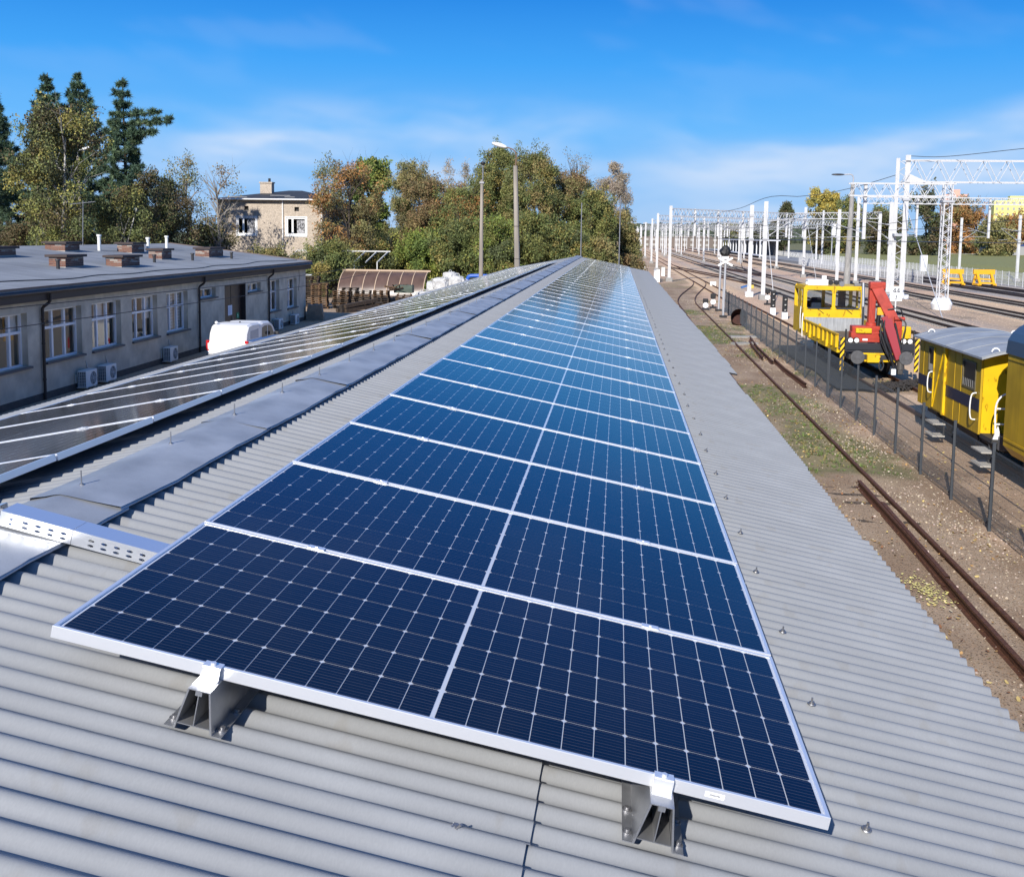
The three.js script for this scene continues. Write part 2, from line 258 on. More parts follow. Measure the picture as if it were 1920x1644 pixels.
  for (let k = 1; k < 12; k++) bridgeRail(`mounting rail under the ${ord(k)} joint of the left-hand row of panels`, onLeft(0.86, 0.10 - 0.0355, k * PSTEP - 0.01), TILT, false, 'rails under the left-hand row');
}
// ---------- threaded rods, screws and the cable tray on the roof ----------
{
  const rod = join([bar([0, -0.01, 0], [0, 0.062, 0], 0.0032, 0.0032, 6), new THREE.CylinderGeometry(0.009, 0.009, 0.007, 6).translate(0, 0.004, 0), new THREE.CylinderGeometry(0.014, 0.016, 0.003, 12)]);
  const short = join([bar([0, -0.01, 0], [0, 0.022, 0], 0.0035, 0.0035, 6), new THREE.CylinderGeometry(0.009, 0.009, 0.007, 6).translate(0, 0.004, 0), new THREE.CylinderGeometry(0.014, 0.016, 0.003, 12)]);
  const r = rng(71);
  for (let k = 0; k < 36; k++) {
    const v = 1.48 + k * 0.878, m = single('threaded_rod', `${ord(k)} short threaded rod sticking up from the ridge of the shed`, 'rod', rod, M.steel, [RIDGE.x, RIDGE.y + 0.024, PZ - v], 'rods along the ridge');
    m.rotation.set((r() - 0.5) * 0.08, r() * 3, (r() - 0.5) * 0.08);
  }
  for (let k = 0; k < 42; k++) {
    const v = 0.33 + k * 0.752, p = onRight(2.285 + (r() - 0.5) * 0.02, ROOF - 0.008, Math.round(v / PITCH) * PITCH), m = single('roof_screw', `${ord(k)} screw from the front in the line right of the panels`, 'screw', short, M.steel, p.toArray(), 'screws right of the panels');
    m.rotation.set((r() - 0.5) * 0.4, 0, -TILT + (r() - 0.5) * 0.3);
  }
  const one = single('roof_screw', 'lone bent roof screw on the corrugated sheet in front of the panels', 'screw', short, M.steel, onRight(1.18, ROOF - 0.005, -0.2).toArray()); one.rotation.set(0.5, 0, -0.6);
  // perforated cable tray, over the ridge to the right-hand row
  const slots = (L) => {
    const s = new THREE.Shape([[0, 0], [L, 0], [L, 0.052], [0, 0.052]].map((p) => new THREE.Vector2(...p)));
    for (let x = 0.03; x < L - 0.03; x += 0.0475) for (const y of [0.014, 0.032]) { const h = new THREE.Path(), a = 0.0115, b = 0.0045; h.absellipse(x, y, a, b, 0, Math.PI * 2, true); s.holes.push(h); }
    return new THREE.ExtrudeGeometry(s, { depth: 0.0015, bevelEnabled: false, curveSegments: 5 });
  };
  const trayMat = std(lin(0.80, 0.82, 0.85), 0.34, { metalness: 0.75 });
  function tray(label, a, b, normal) {
    const t = thing('cable_tray', label, 'cable tray', a.toArray(), 0, 'cable tray lengths');
    const x = b.clone().sub(a), L = x.length(); x.normalize(); const y = normal.clone().addScaledVector(x, -normal.dot(x)).normalize(), z = x.clone().cross(y);
    t.quaternion.setFromRotationMatrix(new THREE.Matrix4().makeBasis(x, y, z));
    part('side_wall', slots(L), trayMat, t, [0, 0, 0.05]); part('side_wall', slots(L), trayMat, t, [0, 0, -0.0515]);
    part('floor', bx(L - 0.002, 0.0015, 0.0985, L / 2, 0.00085, 0), trayMat, t);
    part('lid', [bx(L, 0.0015, 0.108, L / 2, 0.0538, 0), bx(L, 0.010, 0.0015, L / 2, 0.0480, 0.0532), bx(L, 0.010, 0.0015, L / 2, 0.0480, -0.0532)], trayMat, t);
  }
  const nR = V(ST, CT, 0), nL = V(-ST, CT, 0), p0 = onRight(0.035, ROOF + 0.004, 0.925), top = V(RIDGE.x + 0.02, RIDGE.y + 0.03, PZ - 0.905), mid = p0.clone().lerp(top, 0.62);
  tray('galvanised cable tray length running under the left edge of the panels', p0, mid.clone().lerp(p0, 0.004), nR);
  tray('galvanised cable tray length crossing the ridge cap', mid, top, nR);
  tray('galvanised cable tray length going down the far side of the ridge', top.clone().add(V(-0.012, 0.002, 0)), onLeft(0.5, 0.012, 0.88), nL);
}
// ---------- ground, ballast, roads ----------
const trackA = (z) => { const d = -z; const x0 = 5.0 + 0.011 * Math.min(d, 88); return d < 88 ? x0 : lerp(x0, 10.55, sstep(88, 142, d)); };   // centre of the siding by the shed
const litter = canvasTex(1024, 1024, (c, w, h) => {
  const r = rng(202); c.fillStyle = 'rgb(226,222,218)'; c.fillRect(0, 0, w, h);
  const blob = (x, y, a, b, t, s) => { c.fillStyle = s; for (const dx of [-w, 0, w]) for (const dy of [-h, 0, h]) { if (x + dx < -20 || x + dx > w + 20 || y + dy < -20 || y + dy > h + 20) continue; c.beginPath(); c.ellipse(x + dx, y + dy, a, b, t, 0, 7); c.fill(); } };
  for (let k = 0; k < 9000; k++) { const v = 165 + r() * 90, q = r(); blob(r() * w, r() * h, 2 + r() * 5, 1.5 + r() * 3.6, r() * 3, q < 0.6 ? `rgb(${v},${v * 0.97},${v * 0.94})` : q < 0.85 ? `rgb(${v},${v * 0.90},${v * 0.80})` : `rgb(${v * 0.6},${v * 0.57},${v * 0.54})`); }
  for (let k = 0; k < 700; k++) { c.strokeStyle = r() < 0.5 ? 'rgba(235,220,180,.8)' : 'rgba(90,75,60,.7)'; c.lineWidth = 1 + r() * 1.3; const x = r() * w, y = r() * h, a = r() * 7, l = 8 + r() * 22; c.beginPath(); c.moveTo(x, y); c.lineTo(x + Math.cos(a) * l, y + Math.sin(a) * l); c.stroke(); }
});
const stoneTex = canvasTex(1024, 1024, (c, w, h) => {
  const r = rng(203); c.fillStyle = 'rgb(120,112,106)'; c.fillRect(0, 0, w, h);
  for (let k = 0; k < 14000; k++) { const v = 130 + r() * 125, x = r() * w, y = r() * h, a = 3 + r() * 6, b = a * (0.55 + 0.4 * r()), t = r() * 3; c.fillStyle = `rgb(${v},${v * (0.96 + 0.05 * r())},${v * (0.92 + 0.08 * r())})`; for (const dx of [-w, 0, w]) for (const dy of [-h, 0, h]) { if (x + dx < -12 || x + dx > w + 12 || y + dy < -12 || y + dy > h + 12) continue; c.beginPath(); for (let i = 0; i < 6; i++) { const q = t + i * 1.047, rr = 0.75 + 0.4 * hash2(k, i, 5); c.lineTo(x + dx + Math.cos(q) * a * rr, y + dy + Math.sin(q) * b * rr); } c.fill(); } }
});
const C = { dirt: lin(0.35, 0.255, 0.175), dirt2: lin(0.48, 0.375, 0.275), grass: lin(0.12, 0.165, 0.04), dry: lin(0.38, 0.31, 0.175), pink: lin(0.84, 0.60, 0.43), pale: lin(0.94, 0.71, 0.47), grey: lin(0.50, 0.485, 0.465), yard: lin(0.64, 0.50, 0.37), field: lin(0.15, 0.18, 0.055) };
function groundColour(x, z, out) {
  const d = -z, n1 = fbm(x * 0.35 + 9, z * 0.22, 4, 101), n2 = fbm(x * 1.1, z * 0.8, 3, 102), n3 = fbm(x * 0.09, z * 0.03, 3, 103);
  if (x < 0) {                                                        // the yard on the left of the shed
    out.copy(C.yard).lerp(C.dirt2, sstep(0.4, 0.65, n1)); if (d > 95) out.lerp(C.field, sstep(95, 104, d)); return out;
  }
  out.copy(C.dirt).lerp(C.dirt2, sstep(0.35, 0.7, n2));
  const xa = trackA(z), near = 1 - sstep(90, 120, d);
  if (d < 130) {
    const g1 = sstep(0.545, 0.66, n1 + 0.16 * Math.exp(-(((x - xa + 1.6) / 0.8) ** 2)) * (d < 30 ? 1 : 0.2) + 0.05 * Math.exp(-(((x - xa - 1.6) / 0.9) ** 2)));
    out.lerp(C.grass, g1 * 0.6 * near);
    out.lerp(C.dry, 0.5 * sstep(0.45, 0.7, n2) * sstep(0.42, 0.6, n1) * near);
    out.lerp(C.pink, sstep(0.3, 1.6, x - 6.75 + (n2 - 0.5) * 2.2) * (1 - sstep(7.2, 8.6, x)) * 0.55 * (0.45 + n2));   // stones strewn along the fence
  }
  if (x > 7.6) {                                                      // ballast of the station tracks
    const b = sstep(7.6, 9, x + (n2 - 0.5) * 2), mud = sstep(0.5, 0.66, n1) * (1 - sstep(70, 170, d)) * sstep(24.5, 26, x) * (1 - sstep(28, 29.5, x));
    const k = C.pink.clone().lerp(C.pale, sstep(0.35, 0.65, n3) * 0.9).lerp(C.dirt2, 0.22 * n2);
    const grey = sstep(18.6, 19.4, x) * (1 - sstep(20.6, 21.2, x)) + sstep(23.8, 24.6, x) * (1 - sstep(25.6, 26.6, x)) * 0.6 + sstep(13.0, 13.8, x) * (1 - sstep(14.8, 15.6, x)) * 0.5;
    k.lerp(C.grey, clamp(grey) * 0.8); k.lerp(C.dirt, 0.75 * sstep(0.46, 0.62, n1) * (1 - sstep(52, 74, d)) * (1 - sstep(11.6, 12.6, x))); k.lerp(C.dirt2, mud * 0.9 + 0.5 * sstep(24.6, 25.4, x) * (1 - sstep(28.4, 29.2, x)) * (1 - sstep(85, 150, d)));
    out.lerp(k, b * (d < 60 ? 0.55 + 0.45 * sstep(9.2, 12.2, x) : 1));
  }
  if (x < 9 && d > 120) { out.lerp(C.pink, 0.6 * sstep(120, 140, d)); out.lerp(C.dry, sstep(0.48, 0.62, n1) * 0.7); if (x < 4) out.lerp(C.grass, 0.45 * sstep(4, 1, x)); }
  if (x > 39.2) out.lerp(C.grey, 0.9 * sstep(39.2, 39.8, x));
  if (x > 52) out.copy(C.field).lerp(C.dry, 0.35 * n1 + 0.25 * sstep(0.5, 0.7, n2));
  return out;
}
{
  const xs = [], zs = [];
  for (const x of [-2500, -1200, -600, -300, -150, -90, -60, -45]) xs.push(x);
  for (let x = -38; x < 2; x += 2) xs.push(x); for (let x = 2; x < 13; x += 0.3) xs.push(x); for (let x = 13; x < 56; x += 0.7) xs.push(x);
  for (const x of [58, 62, 68, 76, 90, 110, 150, 220, 400, 800, 1500, 2800]) xs.push(x);
  for (const z of [1500, 300, 60, 20, 5, -2]) zs.push(z);
  for (let z = -6; z > -95; z -= 0.45) zs.push(z); for (let z = -95; z > -200; z -= 1.6) zs.push(z); for (let z = -200; z > -420; z -= 6) zs.push(z);
  for (const z of [-430, -470, -520, -600, -700, -850, -1100, -1600, -2400, -4000]) zs.push(z);
  const pos = [], col = [], uv = [], idx = [], c = new THREE.Color();
  for (const z of zs) for (const x of xs) { const bump = x > 2 && x < 9.2 && z > -100 ? 0.05 * (fbm(x * 0.9, z * 0.9, 3, 120) - 0.5) : 0; pos.push(x, bump, z); uv.push(x, z); groundColour(x, z, c); col.push(c.r, c.g, c.b); }
  for (let j = 0; j < zs.length - 1; j++) for (let i = 0; i < xs.length - 1; i++) { const a = j * xs.length + i, b = a + xs.length; idx.push(a, a + 1, b, a + 1, b + 1, b); }
  const g = new THREE.BufferGeometry(); g.setAttribute('position', new THREE.Float32BufferAttribute(pos, 3)); g.setAttribute('color', new THREE.Float32BufferAttribute(col, 3)); g.setAttribute('uv', new THREE.Float32BufferAttribute(uv, 2)); g.setIndex(idx); g.computeVertexNormals();
  struct('ground', g, std(0xffffff, 0.95, { vertexColors: true, map: rep(litter, 0.42), bumpMap: rep(litter, 0.42), bumpScale: 0.007 }));
}
// yard paving, road and embankment beyond the tracks
struct('yard_paving', bxa(-18.6, -6.3, -0.05, 0.012, -66, -14), std(lin(0.62, 0.56, 0.48), 0.9, { map: rep(speck, 0.6) }));
struct('road', bxa(60, 96, -0.05, 0.02, -560, -215), std(lin(0.075, 0.085, 0.10), 0.85, { map: rep(speck, 0.2) }));
struct('platform', bxa(41.2, 50.2, 0, 0.55, -520, -196), std(lin(0.42, 0.42, 0.42), 0.85, { map: rep(speck, 0.3) }));
struct('embankment', prism([[0, 0], [0, 0.1], [6, 1.5], [70, 2.2], [70, 0]], 190).rotateY(0).translate(58, 0, -330), std(lin(0.29, 0.31, 0.11), 0.95, { map: rep(litter, 0.1) }));
// ---------- stones, leaves and grass strewn by the siding ----------
function scatter(name, geo, mat, list) {
  const m = new THREE.InstancedMesh(geo, mat, list.length), o = new THREE.Object3D(), c = new THREE.Color();
  list.forEach((p, i) => { o.position.set(p.x, p.y ?? 0, p.z); o.rotation.set(p.rx ?? 0, p.ry ?? 0, p.rz ?? 0); o.scale.set(p.s, p.sy ?? p.s, p.s); o.updateMatrix(); m.setMatrixAt(i, o.matrix); m.setColorAt(i, p.c ?? c.setRGB(1, 1, 1)); });
  m.name = name; shade(m); m.userData.kind = 'stuff'; scene.add(m); return m;
}
{
  const r = rng(77), stones = [], leaves = [], blades = [], dry = [];
  const sg = new THREE.IcosahedronGeometry(1, 0); { const p = sg.attributes.position; for (let i = 0; i < p.count; i++) { const k = 0.75 + 0.5 * hash2(Math.round(p.getX(i) * 50), Math.round(p.getY(i) * 50), Math.round(p.getZ(i) * 50)); p.setXYZ(i, p.getX(i) * k, p.getY(i) * k * 0.6, p.getZ(i) * k); } sg.computeVertexNormals(); }
  for (let k = 0; k < 26000; k++) {
    const z = -8 - Math.pow(r(), 1.35) * 90, q = r(), x = q < 0.55 ? 6.3 + (r() + r() - 0.6) * 1.6 : 4.5 + r() * 7.5, m = fbm(x * 0.5, z * 0.3, 3, 140); if (r() > 0.25 + 1.5 * (m - 0.35)) continue;
    const v = 0.45 + 0.5 * r(); stones.push({ x, z, y: 0.004, s: 0.01 + 0.024 * r() * r(), rx: r() * 6, ry: r() * 6, c: lin(0.55 * v, (0.43 + 0.06 * r()) * v, (0.33 + 0.08 * r()) * v) });
  }
  for (let k = 0; k < 9000; k++) { const x = 12 + r() * 26, z = -62 - r() * 90; const v = 0.5 + 0.45 * r(); stones.push({ x, z, y: 0.0, s: 0.02 + 0.025 * r(), rx: r() * 6, ry: r() * 6, c: lin(0.55 * v, 0.43 * v, 0.33 * v) }); }
  const lg = new THREE.CircleGeometry(1, 6).rotateX(-Math.PI / 2); { const p = lg.attributes.position; for (let i = 0; i < p.count; i++) p.setXYZ(i, p.getX(i), 0.25 * p.getX(i) ** 2 + 0.1 * p.getZ(i), p.getZ(i) * 0.62); lg.computeVertexNormals(); }
  for (let k = 0; k < 15000; k++) {
    const z = -8 - Math.pow(r(), 1.5) * 75, x = 2.2 + Math.pow(r(), 0.8) * 7, m = fbm(x * 0.7, z * 0.5, 3, 150); if (r() > 0.2 + 2.2 * (m - 0.4)) continue;
    const q = r(), v = 0.5 + 0.7 * r(); leaves.push({ x, z, y: 0.012 + 0.02 * r(), s: 0.018 + 0.026 * r(), rx: (r() - 0.5) * 0.9, ry: r() * 6, rz: (r() - 0.5) * 0.9, c: q < 0.45 ? lin(0.42 * v, 0.25 * v, 0.10 * v) : q < 0.75 ? lin(0.55 * v, 0.42 * v, 0.16 * v) : q < 0.9 ? lin(0.26 * v, 0.12 * v, 0.055 * v) : lin(0.62 * v, 0.52 * v, 0.36 * v) });
  }
  const bg = new THREE.BufferGeometry(), bp = [], R2 = rng(9);
  for (let k = 0; k < 14; k++) { const a = R2() * 6.3, o = R2() * 0.05, l = 0.05 + R2() * 0.07, le = 0.4 + R2() * 0.6, x = Math.cos(a) * o, z = Math.sin(a) * o, dx = Math.cos(a) * l * le, dz = Math.sin(a) * l * le, sx = -Math.sin(a) * 0.005, sz = Math.cos(a) * 0.005; bp.push(x - sx, 0, z - sz, x + sx, 0, z + sz, x + dx, l, z + dz); }
  bg.setAttribute('position', new THREE.Float32BufferAttribute(bp, 3)); bg.computeVertexNormals();
  for (let k = 0; k < 42000; k++) {
    const z = -7 - Math.pow(r(), 1.25) * 90, xa = trackA(z), q = r(), x = q < 0.5 ? xa - 1.9 + (r() + r() - 1) * 1.1 : q < 0.8 ? xa + (r() - 0.5) * 6 : 4 + r() * 7;
    const n1 = fbm(x * 0.35 + 9, z * 0.22, 4, 101) + 0.16 * Math.exp(-(((x - xa + 1.6) / 0.8) ** 2)) * (z > -30 ? 1 : 0.2); if (n1 < 0.575 + 0.12 * r() || r() < 0.3) continue;
    const v = 0.6 + 0.8 * r(), y = r() < 0.25; blades.push({ x, z, y: 0, s: 0.6 + 0.7 * r(), sy: 0.4 + 0.6 * r(), ry: r() * 6, c: y ? lin(0.24 * v, 0.21 * v, 0.07 * v) : lin(0.10 * v, 0.165 * v, 0.032 * v) });
  }
  scatter('ballast_stones', sg, std(0xffffff, 0.95), stones); scatter('fallen_leaves', lg, std(0xffffff, 0.8), leaves); scatter('grass', bg, std(0xffffff, 0.8), blades);
}
// ---------- railway tracks ----------
const railMat = std(lin(0.30, 0.19, 0.125), 0.7, { map: rep(rust, 3), metalness: 0.2 }), railDark = std(lin(0.115, 0.085, 0.07), 0.55, { map: rep(rust, 1), metalness: 0.3 });
const railProfile = [[-0.036, 0.172], [0.036, 0.172], [0.036, 0.135], [0.010, 0.125], [0.010, 0.02], [0.07, 0.012], [0.07, 0], [-0.07, 0], [-0.07, 0.012], [-0.010, 0.02], [-0.010, 0.125], [-0.036, 0.135]];
const oldSleeper = std(lin(0.24, 0.175, 0.125), 0.95, { map: rep(woodgrain, 2) }), concreteSleeper = std(lin(0.42, 0.40, 0.37), 0.9, { map: rep(speck, 1) });
function track(label, centre, z0, z1, step, { mat = railDark, lift = 0, sleepers = null, range = null, sl = concreteSleeper, reach = 2.5 } = {}) {
  const t = thing('railway_track', label, 'railway track', [centre(z0), 0, z0]), path = [];
  for (let z = z0; z >= z1 - 1e-6; z -= step) path.push(z);
  for (const s of [-1, 1]) part('rail', sweep(railProfile, path.map((z) => { const dx = (centre(z - 0.5) - centre(z + 0.5)), n = Math.hypot(1, dx); return V(centre(z) + s * 0.7535 / n - t.position.x, lift, z - s * 0.7535 * dx / n * -1 - t.position.z); })), mat, t);
  if (sleepers) {
    const [a, b] = range, near = bx(reach, 0.16, 0.24), r = rng(Math.abs(a * 7) | 0), rest = []; let n = 0;
    for (let z = a; z > b; z -= sleepers) {
      const dx = centre(z - 0.5) - centre(z + 0.5), y = lift - 0.072 + (r() - 0.5) * 0.012, ry = Math.atan(dx) * -1 + (r() - 0.5) * 0.03, x = centre(z) - t.position.x + (r() - 0.5) * 0.05;
      if (n++ < 120) { const m = part('sleeper', near, sl, t, [x, y, z - t.position.z]); m.rotation.y = ry; } else rest.push(near.clone().rotateY(ry).translate(x, y, z - t.position.z));
    }
    if (rest.length) part('sleeper', rest, sl, t).userData.kind = 'stuff';
  }
  return t;
}
const siding = track('rusty siding beside the shed, curving off to join the next track', trackA, -9, -146, 1.6, { mat: railMat, lift: -0.06, sleepers: 0.62, range: [-86, -136], sl: oldSleeper });
{ // half-buried sleepers by the near end of the siding
  const g = bx(2.4, 0.12, 0.2), r = rng(3); for (let k = 0; k < 5; k++) { const m = part('sleeper', g, oldSleeper, siding, [trackA(-20 - k * 0.6) - siding.position.x - 0.3 * r(), -0.062, -21.6 - k * 0.75 + 9]); m.rotation.y = (r() - 0.5) * 0.06; }
}
track('track with the crane wagon and the yellow cars on it', () => 10.55, -14, -560, 30, { lift: -0.02, sleepers: 0.62, range: [-27, -190], sl: oldSleeper, mat: railMat });
for (const [x, l] of [[17.3, 'third track from the shed, right of the crossing signs'], [22.5, 'fourth track from the shed, behind the crane arm'], [30.7, 'fifth track from the shed, in front of the lattice mast'], [36.4, 'sixth track from the shed, beside the short white fence']])
  track(l, () => x, -40, -640, 30, { lift: 0.03, sleepers: 0.62, range: [-72, -230] });
track('dead-end track ending at the hidden yellow buffer stop', () => 42.4, -96, -420, 30, { lift: 0.03 });
track('dead-end track ending at the right-hand yellow buffer stop', () => 46.2, -100, -420, 30, { lift: 0.03 });
const cross = (x0, x1, a, b) => (z) => lerp(x0, x1, sstep(a, b, -z));
track('crossover linking the third track with the crane track', cross(17.3, 10.55, 120, 215), -120, -215, 4, { lift: 0.012, mat: railMat });
track('crossover linking the fourth and third tracks', cross(22.5, 17.3, 150, 235), -150, -235, 4, { lift: 0.035, mat: railMat });
track('crossover between the fourth track and the tracks further right', cross(22.5, 30.7, 170, 280), -170, -280, 4, { lift: 0.035 });
{ // loose rails lying beside the siding
  const lay = (label, pts, lift = 0) => single('loose_rail', label, 'rail', sweep(railProfile, pts.map(([x, z]) => V(x - pts[0][0], lift, z - pts[0][1]))), railMat, [pts[0][0], 0, pts[0][1]]);
  lay('old rusty rail lying against the siding, nearest the shed', [[5.40, -12], [5.46, -16], [5.58, -20], [5.66, -24.6]], 0.0);
  lay('short rusty rail lying between the near rails', [[5.52, -17.5], [5.60, -20], [5.68, -22.5]], 0.02);
  lay('rusty beam lying along the foot of the dark fence', [[7.28, -41], [7.22, -46], [7.3, -49.5]], 0.02);
  lay('thin rusty rail behind the beam by the fence', [[7.1, -48.5], [7.25, -55], [7.55, -60.5]], 0.0);
  lay('second thin rusty rail behind the beam by the fence', [[6.85, -50], [7.0, -54], [7.2, -58]], 0.0);
}
// ---------- the low office building on the left ----------
{
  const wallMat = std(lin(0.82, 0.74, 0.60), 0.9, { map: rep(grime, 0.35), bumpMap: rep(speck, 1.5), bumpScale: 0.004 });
  const felt = std(lin(0.36, 0.385, 0.42), 0.85, { map: rep(tex(512, 512, (u, v, x, y) => { const a = fbm(u * 5, v * 5, 5, 301, 5, 5), b = fbm(u * 30, v * 3, 3, 302, 30, 3); return 205 + 70 * (a - 0.5) + 30 * (b - 0.5) + (hash2(x, y, 3) - 0.5) * 24; }), 0.12) });
  const brown = std(lin(0.035, 0.024, 0.020), 0.6), pvc = std(lin(0.80, 0.81, 0.83), 0.4), sillMat = std(lin(0.085, 0.085, 0.095), 0.6), brick = [lin(0.30, 0.145, 0.10), lin(0.36, 0.20, 0.15), lin(0.52, 0.46, 0.40), lin(0.44, 0.33, 0.27), lin(0.22, 0.10, 0.075)].map((c) => std(c, 0.95, { map: rep(speck, 3) })), mortar = std(lin(0.36, 0.33, 0.30), 0.95), slab = std(lin(0.10, 0.075, 0.07), 0.9, { map: rep(grime, 1) });
  const B = thing('office_building', 'low cream office building with a grey felt roof and white windows, left of the shed', 'building', [-18.97, 0, -33.2], 1.6072);
  const X0 = -19, X1 = 34.1, TH = 0.36, HW = 3.5, DZ = 18;
  // openings in the street wall: [x0, x1, y0, y1, panes across, transom height]
  const big = [[-9.9, -7.35], [-6.5, -3.95], [-3.1, -0.9], [0.22, 2.85], [3.65, 6.12], [7.15, 9.7], [10.7, 13.2]].map(([a, b]) => [a, b, 1.24, 2.98, 3, 2.35]);
  const wins = [...big, [14.75, 16.95, 2.5, 2.95, 2, 0], [22.0, 24.3, 2.42, 2.88, 2, 0], [25.95, 28.0, 1.08, 2.88, 2, 2.2], [29.7, 31.9, 1.03, 2.83, 2, 2.15]];
  const doorO = [18.25, 21.65, 0.02, 2.97];
  const sh = new THREE.Shape([[X0, 0], [X1, 0], [X1, HW], [X0, HW]].map((p) => new THREE.Vector2(...p)));
  for (const [a, b, c, d] of [...wins, doorO]) sh.holes.push(new THREE.Path([[a, c], [a, d], [b, d], [b, c]].map((p) => new THREE.Vector2(...p))));
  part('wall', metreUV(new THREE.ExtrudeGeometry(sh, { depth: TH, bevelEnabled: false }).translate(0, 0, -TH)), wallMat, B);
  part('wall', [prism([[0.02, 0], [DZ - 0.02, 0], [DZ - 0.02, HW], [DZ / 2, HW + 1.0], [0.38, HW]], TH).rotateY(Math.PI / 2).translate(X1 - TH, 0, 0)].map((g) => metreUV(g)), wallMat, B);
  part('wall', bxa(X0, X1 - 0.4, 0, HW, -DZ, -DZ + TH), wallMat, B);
  part('inner_wall', bxa(X0, X1 - 0.5, 0.02, HW - 0.02, -5.4, -5.3), std(lin(0.50, 0.48, 0.42), 0.9), B);
  part('inner_floor', bxa(X0, X1 - 0.5, 0.0, 0.02, -5.29, -TH - 0.01), std(lin(0.25, 0.21, 0.17), 0.7), B);
  part('ceiling', bxa(X0, X1 - 0.5, HW - 0.02, HW, -DZ + 0.5, -TH - 0.01), std(lin(0.6, 0.6, 0.58), 0.9), B);
  // roof: two felted pitches, dark fascia, gutter
  const over = 0.34, rise = 1.05, half = 9.1;
  const roofGeo = (s) => { const y0 = HW + 0.30, g = prism([[0, y0], [half + over, y0 + rise], [half + over, y0 + rise - 0.12], [0, y0 - 0.12]], X1 - X0 + 0.5); return g.rotateY(Math.PI / 2); };
  part('roof', [metreUV(roofGeo().translate(X0 - 0.2, 0, over))], felt, B);
  part('roof', [metreUV(roofGeo().scale(1, 1, -1).translate(X0 - 0.2, 0, -2 * half - over))], felt, B);
  part('roof_edge', [bxa(X0, X1 + 0.3, HW + 0.285, HW + 0.33, over + 0.002, over + 0.05), beam([X1 + 0.33, HW + 0.32, over], [X1 + 0.33, HW + 0.32 + rise, -half], 0.06, 0.06), beam([X1 + 0.33, HW + 0.32 + rise, -half], [X1 + 0.33, HW + 0.32, -2 * half - over], 0.06, 0.06)], std(lin(0.14, 0.105, 0.095), 0.85), B);
  part('fascia', [bxa(X0, X1 + 0.25, HW - 0.16, HW + 0.175, 0.01, 0.30), beam([X1 + 0.18, HW + 0.06, over - 0.05], [X1 + 0.18, HW + 0.06 + rise, -half], 0.1, 0.24)], brown, B);
  part('gutter', tube([[X0, HW + 0.13, 0.375], [7, HW + 0.15, 0.375], [X1 + 0.25, HW + 0.13, 0.375]], 0.062, 8, 8), std(lin(0.05, 0.038, 0.034), 0.5), B);
  for (const x of [-14.5, -0.05, 14.47, 25.63]) {
    const dp = part('drainpipe', [tube([[x, HW + 0.06, 0.37], [x, HW - 0.2, 0.34], [x, HW - 0.42, 0.09], [x, HW - 0.6, 0.085]], 0.052, 8, 10), bar([x, HW - 0.55, 0.085], [x, 0.02, 0.085], 0.052)], brown, B);
    part('bracket', [0.7, 1.9, 2.7].map((y) => new THREE.CylinderGeometry(0.062, 0.062, 0.05, 10).translate(x, y, 0.085)), brown, dp);
  }
  part('plinth', [[X0, 18.2], [21.7, X1]].map(([a, b]) => bxa(a, b, 0, 0.24, 0.002, 0.035)), std(lin(0.13, 0.115, 0.105), 0.9, { map: rep(grime, 1) }), B);
  // windows: frame, bars, panes, sill
  const blind = std(lin(0.62, 0.60, 0.54), 0.9), cabinet = std(lin(0.34, 0.23, 0.13), 0.6), orange = std(lin(0.62, 0.30, 0.02), 0.8);
  wins.forEach(([a, b, c, d, n, tr], k) => {
    const z = -0.24, f = 0.07, bars = [bxa(a, b, c, c + f, z - 0.04, z + 0.04), bxa(a, b, d - f, d, z - 0.04, z + 0.04), bxa(a, a + f, c + f, d - f, z - 0.04, z + 0.04), bxa(b - f, b, c + f, d - f, z - 0.04, z + 0.04)], w = (b - a) / n;
    const W = part('window', bars, pvc, B);
    for (let i = 1; i < n; i++) part('mullion', bxa(a + w * i - 0.055, a + w * i + 0.055, c + f, d - f, z - 0.045, z + 0.045), pvc, W);
    if (tr) for (let i = 0; i < n; i++) part('transom', bxa(a + w * i + (i ? 0.055 : f), a + w * (i + 1) - (i < n - 1 ? 0.055 : f), tr - 0.045, tr + 0.045, z - 0.042, z + 0.042), pvc, W);
    for (let i = 0; i < n; i++) for (const [y0, y1] of tr ? [[c + f, tr - 0.045], [tr + 0.045, d - f]] : [[c + f, d - f]]) part('pane', new THREE.PlaneGeometry(w - 0.11, y1 - y0).translate(a + w * (i + 0.5), (y0 + y1) / 2, z + (i % 2 ? 0.006 : 0.004)), M.glass, W);
    part('sill', bxa(a - 0.06, b + 0.12, c - 0.075, c - 0.004, -0.18, 0.10), sillMat, W);
    const q = hash2(k, 3, 9);
    if (n === 3) { if (q > 0.35) part('blind', bxa(a + w * (k % 3) + 0.08, a + w * (k % 3 + 1) - 0.02, d - 0.25 - q * 1.1, d - 0.05, z - 0.14, z - 0.12), blind, W); }
    if (k === 6) for (let i = 1; i < 3; i++) part('blind', Array.from({ length: 12 }, (_, j) => bx(w - 0.16, 0.09, 0.01, a + w * (i + 0.5), c + 0.16 + j * 0.135, z - 0.12)), blind, W);
    if (k === 2) part('curtain', bxa(a + w * 2 + 0.05, b - 0.1, 2.1, d - 0.1, z - 0.2, z - 0.17), orange, W);
    if (n === 3 && k > 2) part('cabinet', bxa(a + 0.3, b - 0.5, 0.02, 1.9 + 0.3 * q, -2.4, -1.9), cabinet, B);
  });
  // entrance: dark door in a deep dark recess
  const D = part('door', [bxa(18.3, 19.9, 0.03, 2.9, -0.30, -0.25), bxa(19.98, 21.6, 0.03, 2.9, -0.30, -0.25)], std(lin(0.042, 0.027, 0.022), 0.45), B);
